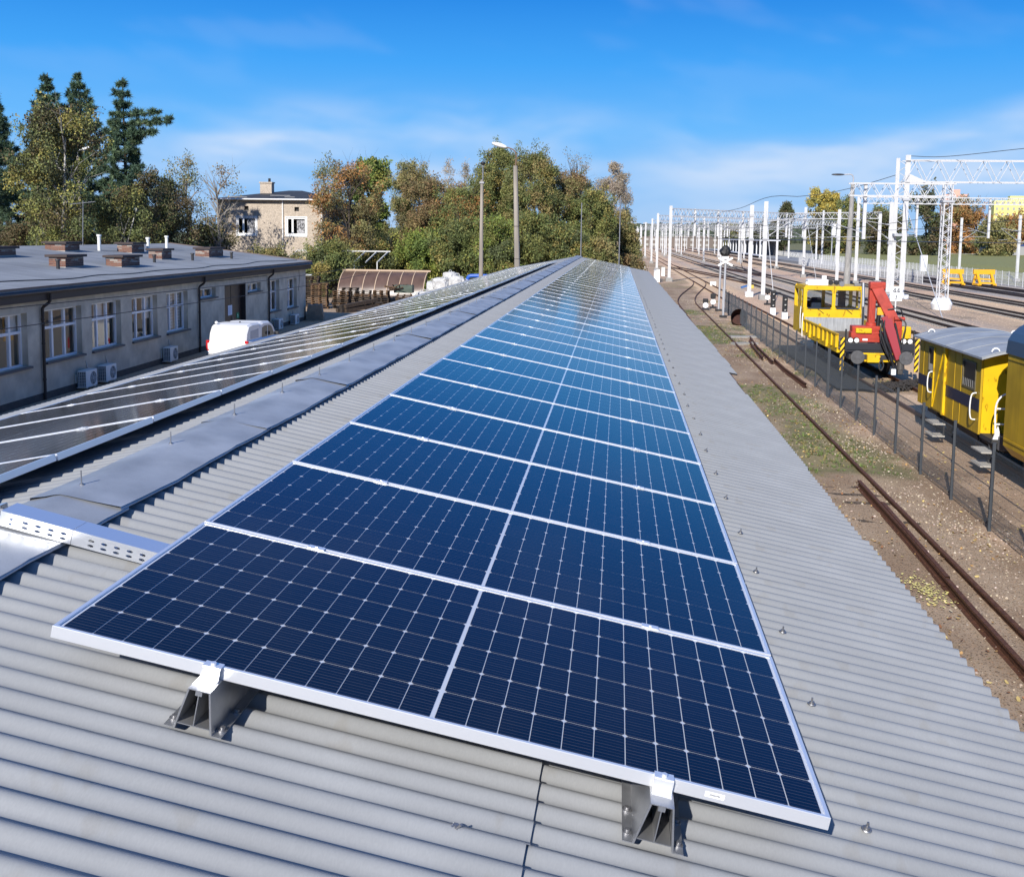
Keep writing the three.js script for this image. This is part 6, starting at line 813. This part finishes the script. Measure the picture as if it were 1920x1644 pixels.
{
  const T = thing('crane_wagon', 'yellow rail crane wagon with cab, flat bed and folded red crane', 'rail crane', [10.55, 0, -43.0]);
  const redM = std(lin(0.62, 0.075, 0.045), 0.4, { map: rep(grime, 1) }), darkRed = std(lin(0.30, 0.028, 0.04), 0.45), hose = std(lin(0.014, 0.014, 0.016), 0.45), greyBed = std(lin(0.46, 0.48, 0.50), 0.6, { map: rep(streaks, 0.8) }), plank = std(lin(0.36, 0.27, 0.19), 0.9, { map: rep(woodgrain, 1) });
  // front: headstock, buffers, beam, lamps, stripes
  part('headstock', [rbx(2.1, 0.36, 0.14, 0.02, 0, 0.98, -0.5), bx(0.5, 0.3, 0.3, -0.25, 0.95, -0.4)], railYellow, T);
  for (const s of [-1, 1]) { const b = part('buffer', [new THREE.CylinderGeometry(0.27, 0.27, 0.05, 28).rotateX(Math.PI / 2).translate(s * 0.94, 1.02, -0.03), new THREE.CylinderGeometry(0.12, 0.16, 0.4, 16).rotateX(-Math.PI / 2).translate(s * 0.94, 1.02, -0.25)], std(lin(0.17, 0.17, 0.175), 0.5, { metalness: 0.3, map: rep(grime, 1.5) }), T); part('boss', new THREE.CylinderGeometry(0.07, 0.07, 0.03, 14).rotateX(Math.PI / 2).translate(s * 0.94, 1.02, 0.005), std(lin(0.10, 0.10, 0.105), 0.5), b); }
  part('front_beam', [rbx(2.72, 0.36, 0.16, 0.02, 0, 1.36, -0.5), bx(2.6, 0.03, 0.03, 0, 1.30, -0.40)], std(lin(0.018, 0.020, 0.026), 0.5), T);
  part('coupling', [bar([0, 0.98, -0.4], [0.02, 0.95, -0.12], 0.05), tube([[0.02, 0.95, -0.12], [0.1, 0.7, -0.1], [0.0, 0.5, -0.1], [-0.08, 0.7, -0.1], [0, 0.93, -0.13]], 0.03, 6, 20), tube([[0.45, 0.9, -0.4], [0.5, 0.6, -0.2], [0.4, 0.5, -0.3]], 0.03, 6)], undersideM, T);
  for (const s of [-1, 1]) { const st = part('hazard_board', bx(0.16, 1.35, 0.05, s * 1.46, 1.10, -0.46), M.black, T); part('stripes', new THREE.PlaneGeometry(0.155, 1.34).translate(s * 1.46, 1.10, -0.432), std(0xffffff, 0.5, { map: hazard }), st); part('corner_post', beam([s * 1.33, 1.0, -0.5], [s * 1.33, 2.1, -0.5], 0.06, 0.06), M.black, T); for (const dx of [0, 0.24]) { const l = part('headlight', new THREE.CylinderGeometry(0.12, 0.12, 0.12, 18).rotateX(Math.PI / 2).translate(s * (1.16 - dx), 1.66, -0.46), M.black, T); part('lens', new THREE.CircleGeometry(0.095, 18).translate(s * (1.16 - dx), 1.66, -0.395), lampM, l); } }
  // crane base and control boxes
  part('crane_base', [rbx(1.5, 0.42, 0.5, 0.03, -0.35, 1.78, -0.85), rbx(1.1, 0.28, 0.5, 0.03, -0.5, 2.08, -0.95), rbx(0.4, 0.7, 0.45, 0.03, 0.68, 1.9, -0.8)], redM, T);
  part('yellow_tank', rbx(0.62, 0.2, 0.2, 0.03, -0.62, 2.04, -0.62), railYellow, T); part('yellow_box', rbx(0.55, 0.5, 0.5, 0.04, 0.98, 1.98, -0.9), railYellow, T); part('warning_mark', new THREE.PlaneGeometry(0.2, 0.08).translate(-0.55, 1.68, -0.594), M.white, T);
  // crane: column, main boom, folded arm
  part('slew_column', [bar([-0.22, 1.9, -1.1], [-0.22, 2.35, -1.1], 0.24, 0.22, 18), rbx(0.26, 1.5, 0.32, 0.03, -0.24, 3.05, -1.1)], redM, T);
  part('lift_cylinder', [bar([0.0, 2.2, -0.95], [0.05, 3.1, -0.95], 0.09), bar([0.05, 3.0, -0.95], [0.06, 3.6, -0.95], 0.05)], hose, T); part('load_plate', bx(0.24, 0.3, 0.04, 0.06, 2.82, -0.85), std(lin(0.75, 0.40, 0.02), 0.5), T);
  const hex = [[-0.17, 0.13], [0.17, 0.13], [0.20, 0], [0.12, -0.16], [-0.12, -0.16], [-0.20, 0]], along = (a, b, sc) => { const d = V(...b).sub(V(...a)), L = d.length(), g = prism(hex.map(([x, y]) => [x * sc, y * sc]), L, 0.01); g.applyMatrix4(new THREE.Matrix4().lookAt(V(...b), V(...a), V(0, 0, 1))); return g.translate(...a); };
  part('main_boom', [along([-0.16, 3.86, -1.0], [0.68, 2.25, -0.8], 1.15), rbx(0.62, 0.3, 0.4, 0.05, -0.08, 3.85, -1.02)], redM, T);
  part('knuckle', [rbx(0.3, 0.55, 0.36, 0.05, 0.72, 2.2, -0.75), bar([0.55, 2.55, -0.56], [0.95, 2.55, -0.56], 0.08)], redM, T);
  part('outer_boom', [along([0.12, 2.62, -0.45], [0.72, 0.95, -0.28], 0.62), along([0.32, 2.55, -0.42], [0.82, 1.1, -0.25], 0.36)], darkRed, T);
  part('arm_cylinder', [bar([0.0, 2.5, -0.35], [0.52, 0.62, -0.2], 0.055), bar([0.52, 2.4, -0.35], [0.86, 1.0, -0.2], 0.045), bar([-0.06, 2.1, -0.3], [0.28, 1.1, -0.2], 0.06)], hose, T);
  part('hydraulic_hose', [tube([[0.0, 2.4, -0.3], [-0.05, 1.8, -0.2], [0.2, 1.2, -0.15], [0.5, 0.75, -0.15], [0.62, 0.6, -0.15]], 0.028, 6, 30), tube([[0.1, 2.5, -0.28], [0.1, 1.9, -0.18], [0.38, 1.2, -0.12], [0.6, 0.8, -0.12]], 0.028, 6, 30), tube([[0.7, 2.6, -0.5], [0.95, 2.4, -0.4], [0.85, 1.8, -0.3], [0.85, 1.2, -0.2]], 0.028, 6, 30), tube([[0.3, 2.9, -0.7], [0.75, 2.95, -0.6], [0.9, 2.6, -0.6]], 0.025, 6, 20)], hose, T);
  part('rotator', [new THREE.CylinderGeometry(0.13, 0.16, 0.34, 14).translate(0.78, 0.72, -0.18), rbx(0.2, 0.2, 0.24, 0.04, 0.76, 0.45, -0.18)], std(lin(0.06, 0.055, 0.05), 0.5), T); part('link_block', rbx(0.18, 0.24, 0.12, 0.02, 0.5, 0.45, -0.12), M.white, T);
  // bed
  const zb0 = -1.5, zb1 = -9.6, xw = 1.42;
  part('bed_floor', bx(2.8, 0.1, zb0 - zb1, 0, 1.20, (zb0 + zb1) / 2), plank, T); part('underframe', [bx(2.4, 0.2, 9.2, 0, 1.0, -5.0), bx(0.3, 0.4, 10, -0.9, 1.0, -5.5), bx(0.3, 0.4, 10, 0.9, 1.0, -5.5), bx(1.8, 0.5, 2.2, 0, 0.75, -5.6)], undersideM, T);
  for (const s of [-1, 1]) { for (let k = 0; k < 2; k++) { const a = zb0 - 0.05 - k * 4.05, L = 3.98, B = part('drop_side', [bx(0.05, 0.56, L, s * xw, 1.5, a - L / 2), bx(0.1, 0.06, L, s * (xw + 0.02), 1.79, a - L / 2)], railYellow, T); for (let i = 0; i <= 4; i++) part('rib', bx(0.08, 0.5, 0.1, s * (xw + 0.05), 1.49, a - 0.1 - i * (L - 0.2) / 4), railYellow, B); part('latch', bx(0.1, 0.3, 0.16, s * (xw + 0.07), 1.24, a - L / 2), railYellow, B); } part('side_sill', bx(0.12, 0.16, zb0 - zb1, s * (xw - 0.02), 1.12, (zb0 + zb1) / 2), railYellow, T); part('stanchion', beam([s * xw, 1.1, zb0 - 4.07], [s * xw, 1.9, zb0 - 4.07], 0.1, 0.1), railYellow, T); }
  part('bulkhead', bx(2.75, 0.68, 0.06, 0, 1.55, zb1 - 0.05), greyBed, T); part('exhaust_stack', [bar([1.32, 1.5, zb1 + 0.25], [1.32, 3.6, zb1 - 0.05], 0.07), bx(0.12, 1.0, 0.12, 1.36, 2.9, zb1 - 0.1)], std(lin(0.4, 0.4, 0.4), 0.4, { metalness: 0.6 }), T); part('tool_box', [rbx(0.55, 0.22, 0.4, 0.03, -1.05, 1.36, -2.4)], std(lin(0.12, 0.11, 0.10), 0.8), T); part('deck_post', beam([1.2, 1.25, -8.9], [1.2, 2.5, -8.9], 0.06, 0.06), M.black, T);
  // cab with real window openings
  const zc = -9.85, cs = new THREE.Shape([[-1.45, 1.05], [1.45, 1.05], [1.45, 3.3], [1.36, 3.42], [-1.36, 3.42], [-1.45, 3.3]].map((p) => new THREE.Vector2(...p))), hole = (s, a, b, c, d) => { const h = new THREE.Path(), q = 0.08; h.moveTo(a + q, c); h.lineTo(a, c + q); h.lineTo(a, d - q); h.lineTo(a + q, d); h.lineTo(b - q, d); h.lineTo(b, d - q); h.lineTo(b, c + q); h.lineTo(b - q, c); s.holes.push(h); };
  hole(cs, -1.28, -0.08, 2.3, 3.2); hole(cs, 0.08, 1.28, 2.3, 3.2);
  const C = part('cab', [new THREE.ExtrudeGeometry(cs, { depth: 0.08, bevelEnabled: false }).translate(0, 0, zc - 0.08), new THREE.ExtrudeGeometry(cs, { depth: 0.08, bevelEnabled: false }).translate(0, 0, zc - 2.7), bxa(-1.36, 1.36, 3.34, 3.42, zc - 2.62, zc - 0.085), ...[-1, 1].flatMap((s) => [bxa(s > 0 ? 1.37 : -1.45, s > 0 ? 1.45 : -1.37, 1.05, 2.3, zc - 2.62, zc - 0.085), bxa(s > 0 ? 1.37 : -1.45, s > 0 ? 1.45 : -1.37, 3.2, 3.335, zc - 2.62, zc - 0.085), bxa(s > 0 ? 1.37 : -1.45, s > 0 ? 1.45 : -1.37, 2.3, 3.2, zc - 0.3, zc - 0.085), bxa(s > 0 ? 1.37 : -1.45, s > 0 ? 1.45 : -1.37, 2.3, 3.2, zc - 1.5, zc - 1.3)]), bxa(-1.36, 1.36, 1.05, 1.15, zc - 2.62, zc - 0.085)].map((g) => metreUV(g.index ? g.toNonIndexed() : g)), railYellow, T);
  for (const x of [-0.68, 0.68]) { part('windscreen', new THREE.PlaneGeometry(1.22, 0.92).translate(x, 2.75, zc - 0.04), tintGlass, C); part('rear_window', new THREE.PlaneGeometry(1.22, 0.92).translate(x, 2.75, zc - 2.66), tintGlass, C); part('rubber_seal', [[-0.6, 0.6, 0.455], [-0.6, 0.6, -0.455]].map(([a, b, y]) => beam([x + a, 2.75 + y, zc + 0.004], [x + b, 2.75 + y, zc + 0.004], 0.025, 0.02)), M.rubber, C); part('wiper', beam([x - 0.05, 2.28, zc + 0.02], [x + 0.22, 2.08, zc + 0.03], 0.035, 0.02), M.black, C); }
  part('seat', [rbx(0.55, 0.7, 0.16, 0.06, -0.75, 2.25, zc - 1.9), rbx(0.55, 0.14, 0.55, 0.06, -0.75, 1.95, zc - 1.6), rbx(0.5, 0.75, 0.3, 0.08, -0.62, 2.42, zc - 1.2)], std(lin(0.02, 0.03, 0.06), 0.8), C); part('dashboard', [bx(2.5, 0.5, 0.35, 0, 2.08, zc - 0.35), bx(0.28, 0.95, 0.5, 0.85, 2.75, zc - 2.3)], std(lin(0.05, 0.06, 0.08), 0.7), C);
  part('roof_unit', rbx(1.0, 0.3, 0.7, 0.05, -0.75, 3.57, zc - 0.5), M.white, C); part('roof_lamp', [-0.12, 0.1].map((x) => new THREE.CylinderGeometry(0.12, 0.12, 0.16, 14).rotateX(Math.PI / 2).translate(x * 1.3, 3.58, zc - 0.2)), M.black, C); part('roof_lamp', new THREE.CylinderGeometry(0.13, 0.13, 0.14, 14).rotateX(Math.PI / 2).translate(0.35, 3.53, zc - 0.05), M.steel, C); part('roof_lamp', new THREE.SphereGeometry(0.09, 10, 8).translate(-1.25, 3.52, zc - 0.3), M.white, C); part('horn', [bx(0.3, 0.12, 0.2, 1.15, 3.5, zc - 0.3), bar([1.35, 3.42, zc - 0.1], [1.35, 3.6, zc - 0.1], 0.03)], M.steel, C);
  for (const s of [-1]) { part('handrail', tube([[s * 1.52, 1.3, zc - 0.2], [s * 1.54, 1.9, zc - 0.2], [s * 1.52, 2.4, zc - 0.2]], 0.025, 6), M.white, C); part('door', bx(0.02, 2.0, 0.8, s * 1.462, 2.15, zc - 0.85), railYellow, C); part('bed_ladder', tube([[s * 1.5, 0.9, zc + 0.3], [s * 1.52, 1.6, zc + 0.32], [s * 1.5, 2.1, zc + 0.3]], 0.03, 6), M.white, T); part('step', [bx(0.3, 0.03, 0.4, s * 1.4, 0.75, zc - 0.6), bx(0.3, 0.03, 0.4, s * 1.4, 0.42, zc - 0.6)], undersideM, T); }
  wheelset(T, -2.3); wheelset(T, -8.4); part('side_bracket', [[-1.38, 1.15, -3.4], [-1.38, 1.15, -7.0]].map(([x, y, z]) => prism([[0, 0], [0.3, 0], [0.1, 0.3]], 0.08).translate(x, y - 0.25, z)), railYellow, T);
}
// ---------- yellow brake van and the car behind it ----------
{
  const gold = std(lin(0.56, 0.355, 0.012), 0.5, { map: rep(tex(256, 256, (u, v) => { const a = fbm(u * 5, v * 5, 4, 811, 5, 5), s = fbm(u * 30, v * 3, 3, 812, 30, 3); return 226 + 50 * (a - 0.5) + 34 * (s - 0.5); }), 0.4) }), navy = std(lin(0.012, 0.016, 0.045), 0.5), roofG = std(lin(0.47, 0.50, 0.53), 0.55, { map: rep(grime, 0.4) }), dim = std(lin(0.012, 0.012, 0.014), 0.3);  // gold: the yellow with dimmer grazing sun and some dirt put into its colour
  const x0 = 9.1, xc = 10.55, zA = -32.6, zB = -27.2, y0 = 0.86, y1 = 2.82;
  const W = thing('brake_van', 'small yellow brake van with a navy stripe and a grey arched roof', 'wagon', [xc, 0, zA]), hw = 1.45, L = zB - zA, winL = [[0.95, 1.5], [4.0, 5.05]], wy = [1.9, 2.62];
  const side = new THREE.Shape([[0, y0], [L, y0], [L, y1], [0, y1]].map((p) => new THREE.Vector2(...p))); for (const [a, b] of winL) side.holes.push(new THREE.Path([[a, wy[0]], [a, wy[1]], [b, wy[1]], [b, wy[0]]].map((p) => new THREE.Vector2(...p))));
  const sg = () => new THREE.ExtrudeGeometry(side, { depth: 0.05, bevelEnabled: false }).rotateY(-Math.PI / 2);
  part('side_wall', metreUV(sg().translate(-hw + 0.05, 0, 0)), gold, W); part('side_wall', metreUV(sg().translate(hw, 0, 0)), gold, W);
  const end = prism([[-hw + 0.06, y0], [hw - 0.06, y0], [hw - 0.06, y1], [0.7, y1 + 0.18], [0, y1 + 0.24], [-0.7, y1 + 0.18], [-hw + 0.06, y1]], 0.05); part('end_wall', metreUV(end.clone().translate(0, 0, L - 0.05)), railYellow, W); part('end_wall', metreUV(end.clone()), railYellow, W);
  part('floor', bx(2.8, 0.12, L - 0.1, 0, y0 + 0.07, L / 2), undersideM, W);
  part('stripe', [bx(0.012, 0.31, 2.2, -hw - 0.006, 1.58, 1.12), bx(0.012, 0.31, L - 2.62, -hw - 0.006, 1.58, 2.6 + (L - 2.62) / 2)], navy, W);
  for (const [a, b] of winL) { const f = part('window', [bxa(-hw - 0.02, -hw + 0.04, wy[0], wy[0] + 0.05, a, b), bxa(-hw - 0.02, -hw + 0.04, wy[1] - 0.05, wy[1], a, b), bxa(-hw - 0.02, -hw + 0.04, wy[0] + 0.05, wy[1] - 0.05, a, a + 0.05), bxa(-hw - 0.02, -hw + 0.04, wy[0] + 0.05, wy[1] - 0.05, b - 0.05, b)], std(lin(0.12, 0.10, 0.05), 0.6), W); part('pane', new THREE.PlaneGeometry(b - a - 0.1, wy[1] - wy[0] - 0.1).rotateY(-Math.PI / 2).translate(-hw + 0.01, (wy[0] + wy[1]) / 2, (a + b) / 2), dim, f); part('grille', Array.from({ length: 7 }, (_, i) => bar([-hw - 0.005, wy[0] + 0.05, a + 0.1 + i * (b - a - 0.2) / 6], [-hw - 0.005, wy[0] + 0.24, a + 0.1 + i * (b - a - 0.2) / 6], 0.012, 0.012, 5)), std(lin(0.16, 0.16, 0.16), 0.6), f); }
  const D = part('door', [bx(0.03, 1.84, 0.95, -hw - 0.016, y0 + 0.98, 2.05)], gold, W); part('brace', [beam([-hw - 0.045, y0 + 0.1, 1.62], [-hw - 0.045, y0 + 1.75, 2.4], 0.03, 0.05), beam([-hw - 0.05, y0 + 0.1, 1.62], [-hw - 0.05, y0 + 1.8, 1.62], 0.03, 0.06)], railYellow, D); part('door_post', bx(0.07, 1.9, 0.14, -hw - 0.04, y0 + 0.97, 2.6), railYellow, W); part('handle', tube([[-hw - 0.04, 1.35, 1.5], [-hw - 0.13, 1.37, 1.5], [-hw - 0.13, 1.92, 1.5], [-hw - 0.04, 1.95, 1.5]], 0.019, 6, 24), M.white, D); part('handrail', tube([[-hw - 0.02, 1.2, L - 0.2], [-hw - 0.12, 1.22, L - 0.2], [-hw - 0.12, 1.85, L - 0.2], [-hw - 0.02, 1.88, L - 0.2]], 0.019, 6, 24), M.white, W); part('panel_joint', [0.45, 3.35, 3.9].map((z) => bx(0.012, 1.9, 0.03, -hw - 0.005, y0 + 0.97, z)), gold, W);
  const rp = []; for (let i = 0; i <= 14; i++) { const t = i / 14 * 2 - 1; rp.push([t * (hw + 0.16), y1 + 0.02 + 0.28 * (1 - t * t)]); } const prof = [...rp, ...rp.slice().reverse().map(([x, y]) => [x, y - 0.05])], R = part('roof', metreUV(prism(prof, L + 0.68).translate(0, 0, -0.2)), roofG, W);
  for (let k = 0; k < 5; k++) part('roof_seam', prism([...rp.map(([x, y]) => [x, y + 0.014]), ...rp.slice().reverse().map(([x, y]) => [x, y + 0.002])], 0.025).translate(0, 0, 0.1 + k * 1.42), roofG, R);
  for (const [x, z] of [[0.55, L - 0.1], [-1.2, L + 0.2], [-1.2, 0.2], [1.1, 0.4]]) part('lifting_ring', new THREE.TorusGeometry(0.09, 0.02, 6, 16, Math.PI).translate(x, y1 + 0.02 + 0.28 * (1 - (x / 1.61) ** 2), z), M.white, R);
  // end platform, railing, steps, running gear
  part('platform', bx(2.8, 0.1, 0.9, 0, y0 - 0.02, L + 0.42), undersideM, W);
  part('railing', [tube([[-1.3, y0, L + 0.8], [-1.3, y0 + 0.95, L + 0.8], [-1.1, y0 + 1.15, L + 0.8], [-0.3, y0 + 1.18, L + 0.8], [0.4, y0 + 1.18, L + 0.8]], 0.022, 6, 30), bar([-1.3, y0 + 0.78, L + 0.8], [0.4, y0 + 0.78, L + 0.8], 0.022), bar([-1.3, y0 + 0.4, L + 0.8], [0.4, y0 + 0.4, L + 0.8], 0.022), prism([[-0.1, 0], [0.12, 0], [0.02, 0.36]], 0.04).translate(-1.28, y0, L + 0.8)], M.white, W);
  part('headstock', rbx(2.5, 0.34, 0.16, 0.02, 0, 0.80, L + 0.86), std(lin(0.11, 0.11, 0.115), 0.6), W); for (const s of [-1, 1]) part('buffer', [new THREE.CylinderGeometry(0.2, 0.2, 0.05, 20).rotateX(Math.PI / 2).translate(s * 0.9, 0.85, L + 1.42), bar([s * 0.9, 0.85, L + 0.9], [s * 0.9, 0.85, L + 1.4], 0.1)], undersideM, W);
  for (const [z, x] of [[2.05, -1.5], [L + 0.6, -1.5]]) part('steps', [[0.58, 0.34], [0.24, 0.34]].map(([y, w]) => bx(w, 0.04, 0.75, x, y, z)), std(lin(0.48, 0.46, 0.42), 0.7), W); for (const z of [1.72, 2.38, L + 0.6]) part('step_hanger', bx(0.03, 0.6, 0.05, -1.36, 0.52, z), undersideM, W);
  part('underframe', [bx(0.16, 0.3, L + 1.0, -1.0, y0 - 0.16, L / 2 + 0.3), bx(0.16, 0.3, L + 1.0, 1.0, y0 - 0.16, L / 2 + 0.3), bx(1.6, 0.4, 1.6, 0, 0.55, L / 2)], undersideM, W); wheelset(W, 1.0, 0.4); wheelset(W, 4.4, 0.4);
  // next car, cut by the edge of the picture
  const blueR = std(lin(0.045, 0.075, 0.12), 0.4), K = thing('yellow_railcar', 'larger yellow rail vehicle with a dark blue roof, cut by the right edge', 'rail vehicle', [xc, 0, -25.4]), l2 = 9.5, h2 = 3.12;
  part('body', [prism([[-hw, 0.95], [-1.25, 0.72], [1.25, 0.72], [hw, 0.95], [hw, h2], [-hw, h2]], l2, 0.02)].map((g) => metreUV(g)), gold, K);
  const rp2 = []; for (let i = 0; i <= 16; i++) { const a = Math.PI * i / 16; rp2.push([-Math.cos(a) * (hw + 0.03), h2 + 0.01 + 0.85 * Math.pow(Math.sin(a), 0.7)]); } part('roof', metreUV(prism(rp2, l2 + 0.1, 0.03).translate(0, 0, -0.05)), blueR, K);
  part('air_horn', [new THREE.CylinderGeometry(0.17, 0.05, 0.3, 16, 1, true).translate(-0.2, h2 + 1.45, -0.05), bar([-0.2, h2 + 0.8, -0.05], [-0.2, h2 + 1.32, -0.05], 0.055)], std(lin(0.015, 0.09, 0.42), 0.4), K);
  for (const z of [2.4, 4.8, 7.2]) { const w = part('window', bx(0.03, 0.9, 1.1, -hw - 0.03, 2.3, z), M.white, K); part('pane', bx(0.012, 0.74, 0.94, -hw - 0.052, 2.3, z), dim, w); } part('edge_strip', [bx(0.02, 0.06, l2 - 0.1, -hw - 0.03, h2 - 0.12, l2 / 2), bx(0.02, 0.05, l2 - 0.1, -hw - 0.03, 1.1, l2 / 2)], gold, K); part('underframe', [bx(2.2, 0.4, l2 - 0.6, 0, 0.5, l2 / 2)], undersideM, K); wheelset(K, 2.2, 0.42); wheelset(K, 7.2, 0.42);
  const heap = []; const r = rng(66); for (let k = 0; k < 1100; k++) { const a = r() * 1; heap.push({ x: 10.0 + a * 2.2 + (r() - 0.5) * 0.5, z: -40.8 - a * 1.8 + (r() - 0.5) * 1.4, y: 0.05 + r() * 0.16, s: 0.02 + 0.05 * r(), sy: 0.02 + 0.02 * r(), rx: r() * 6, ry: r() * 6, c: lin(0.03, 0.026, 0.024) }); } scatter('black_spoil', new THREE.IcosahedronGeometry(1, 0), std(0xffffff, 0.9), heap);
}
renderer.render(scene, camera);
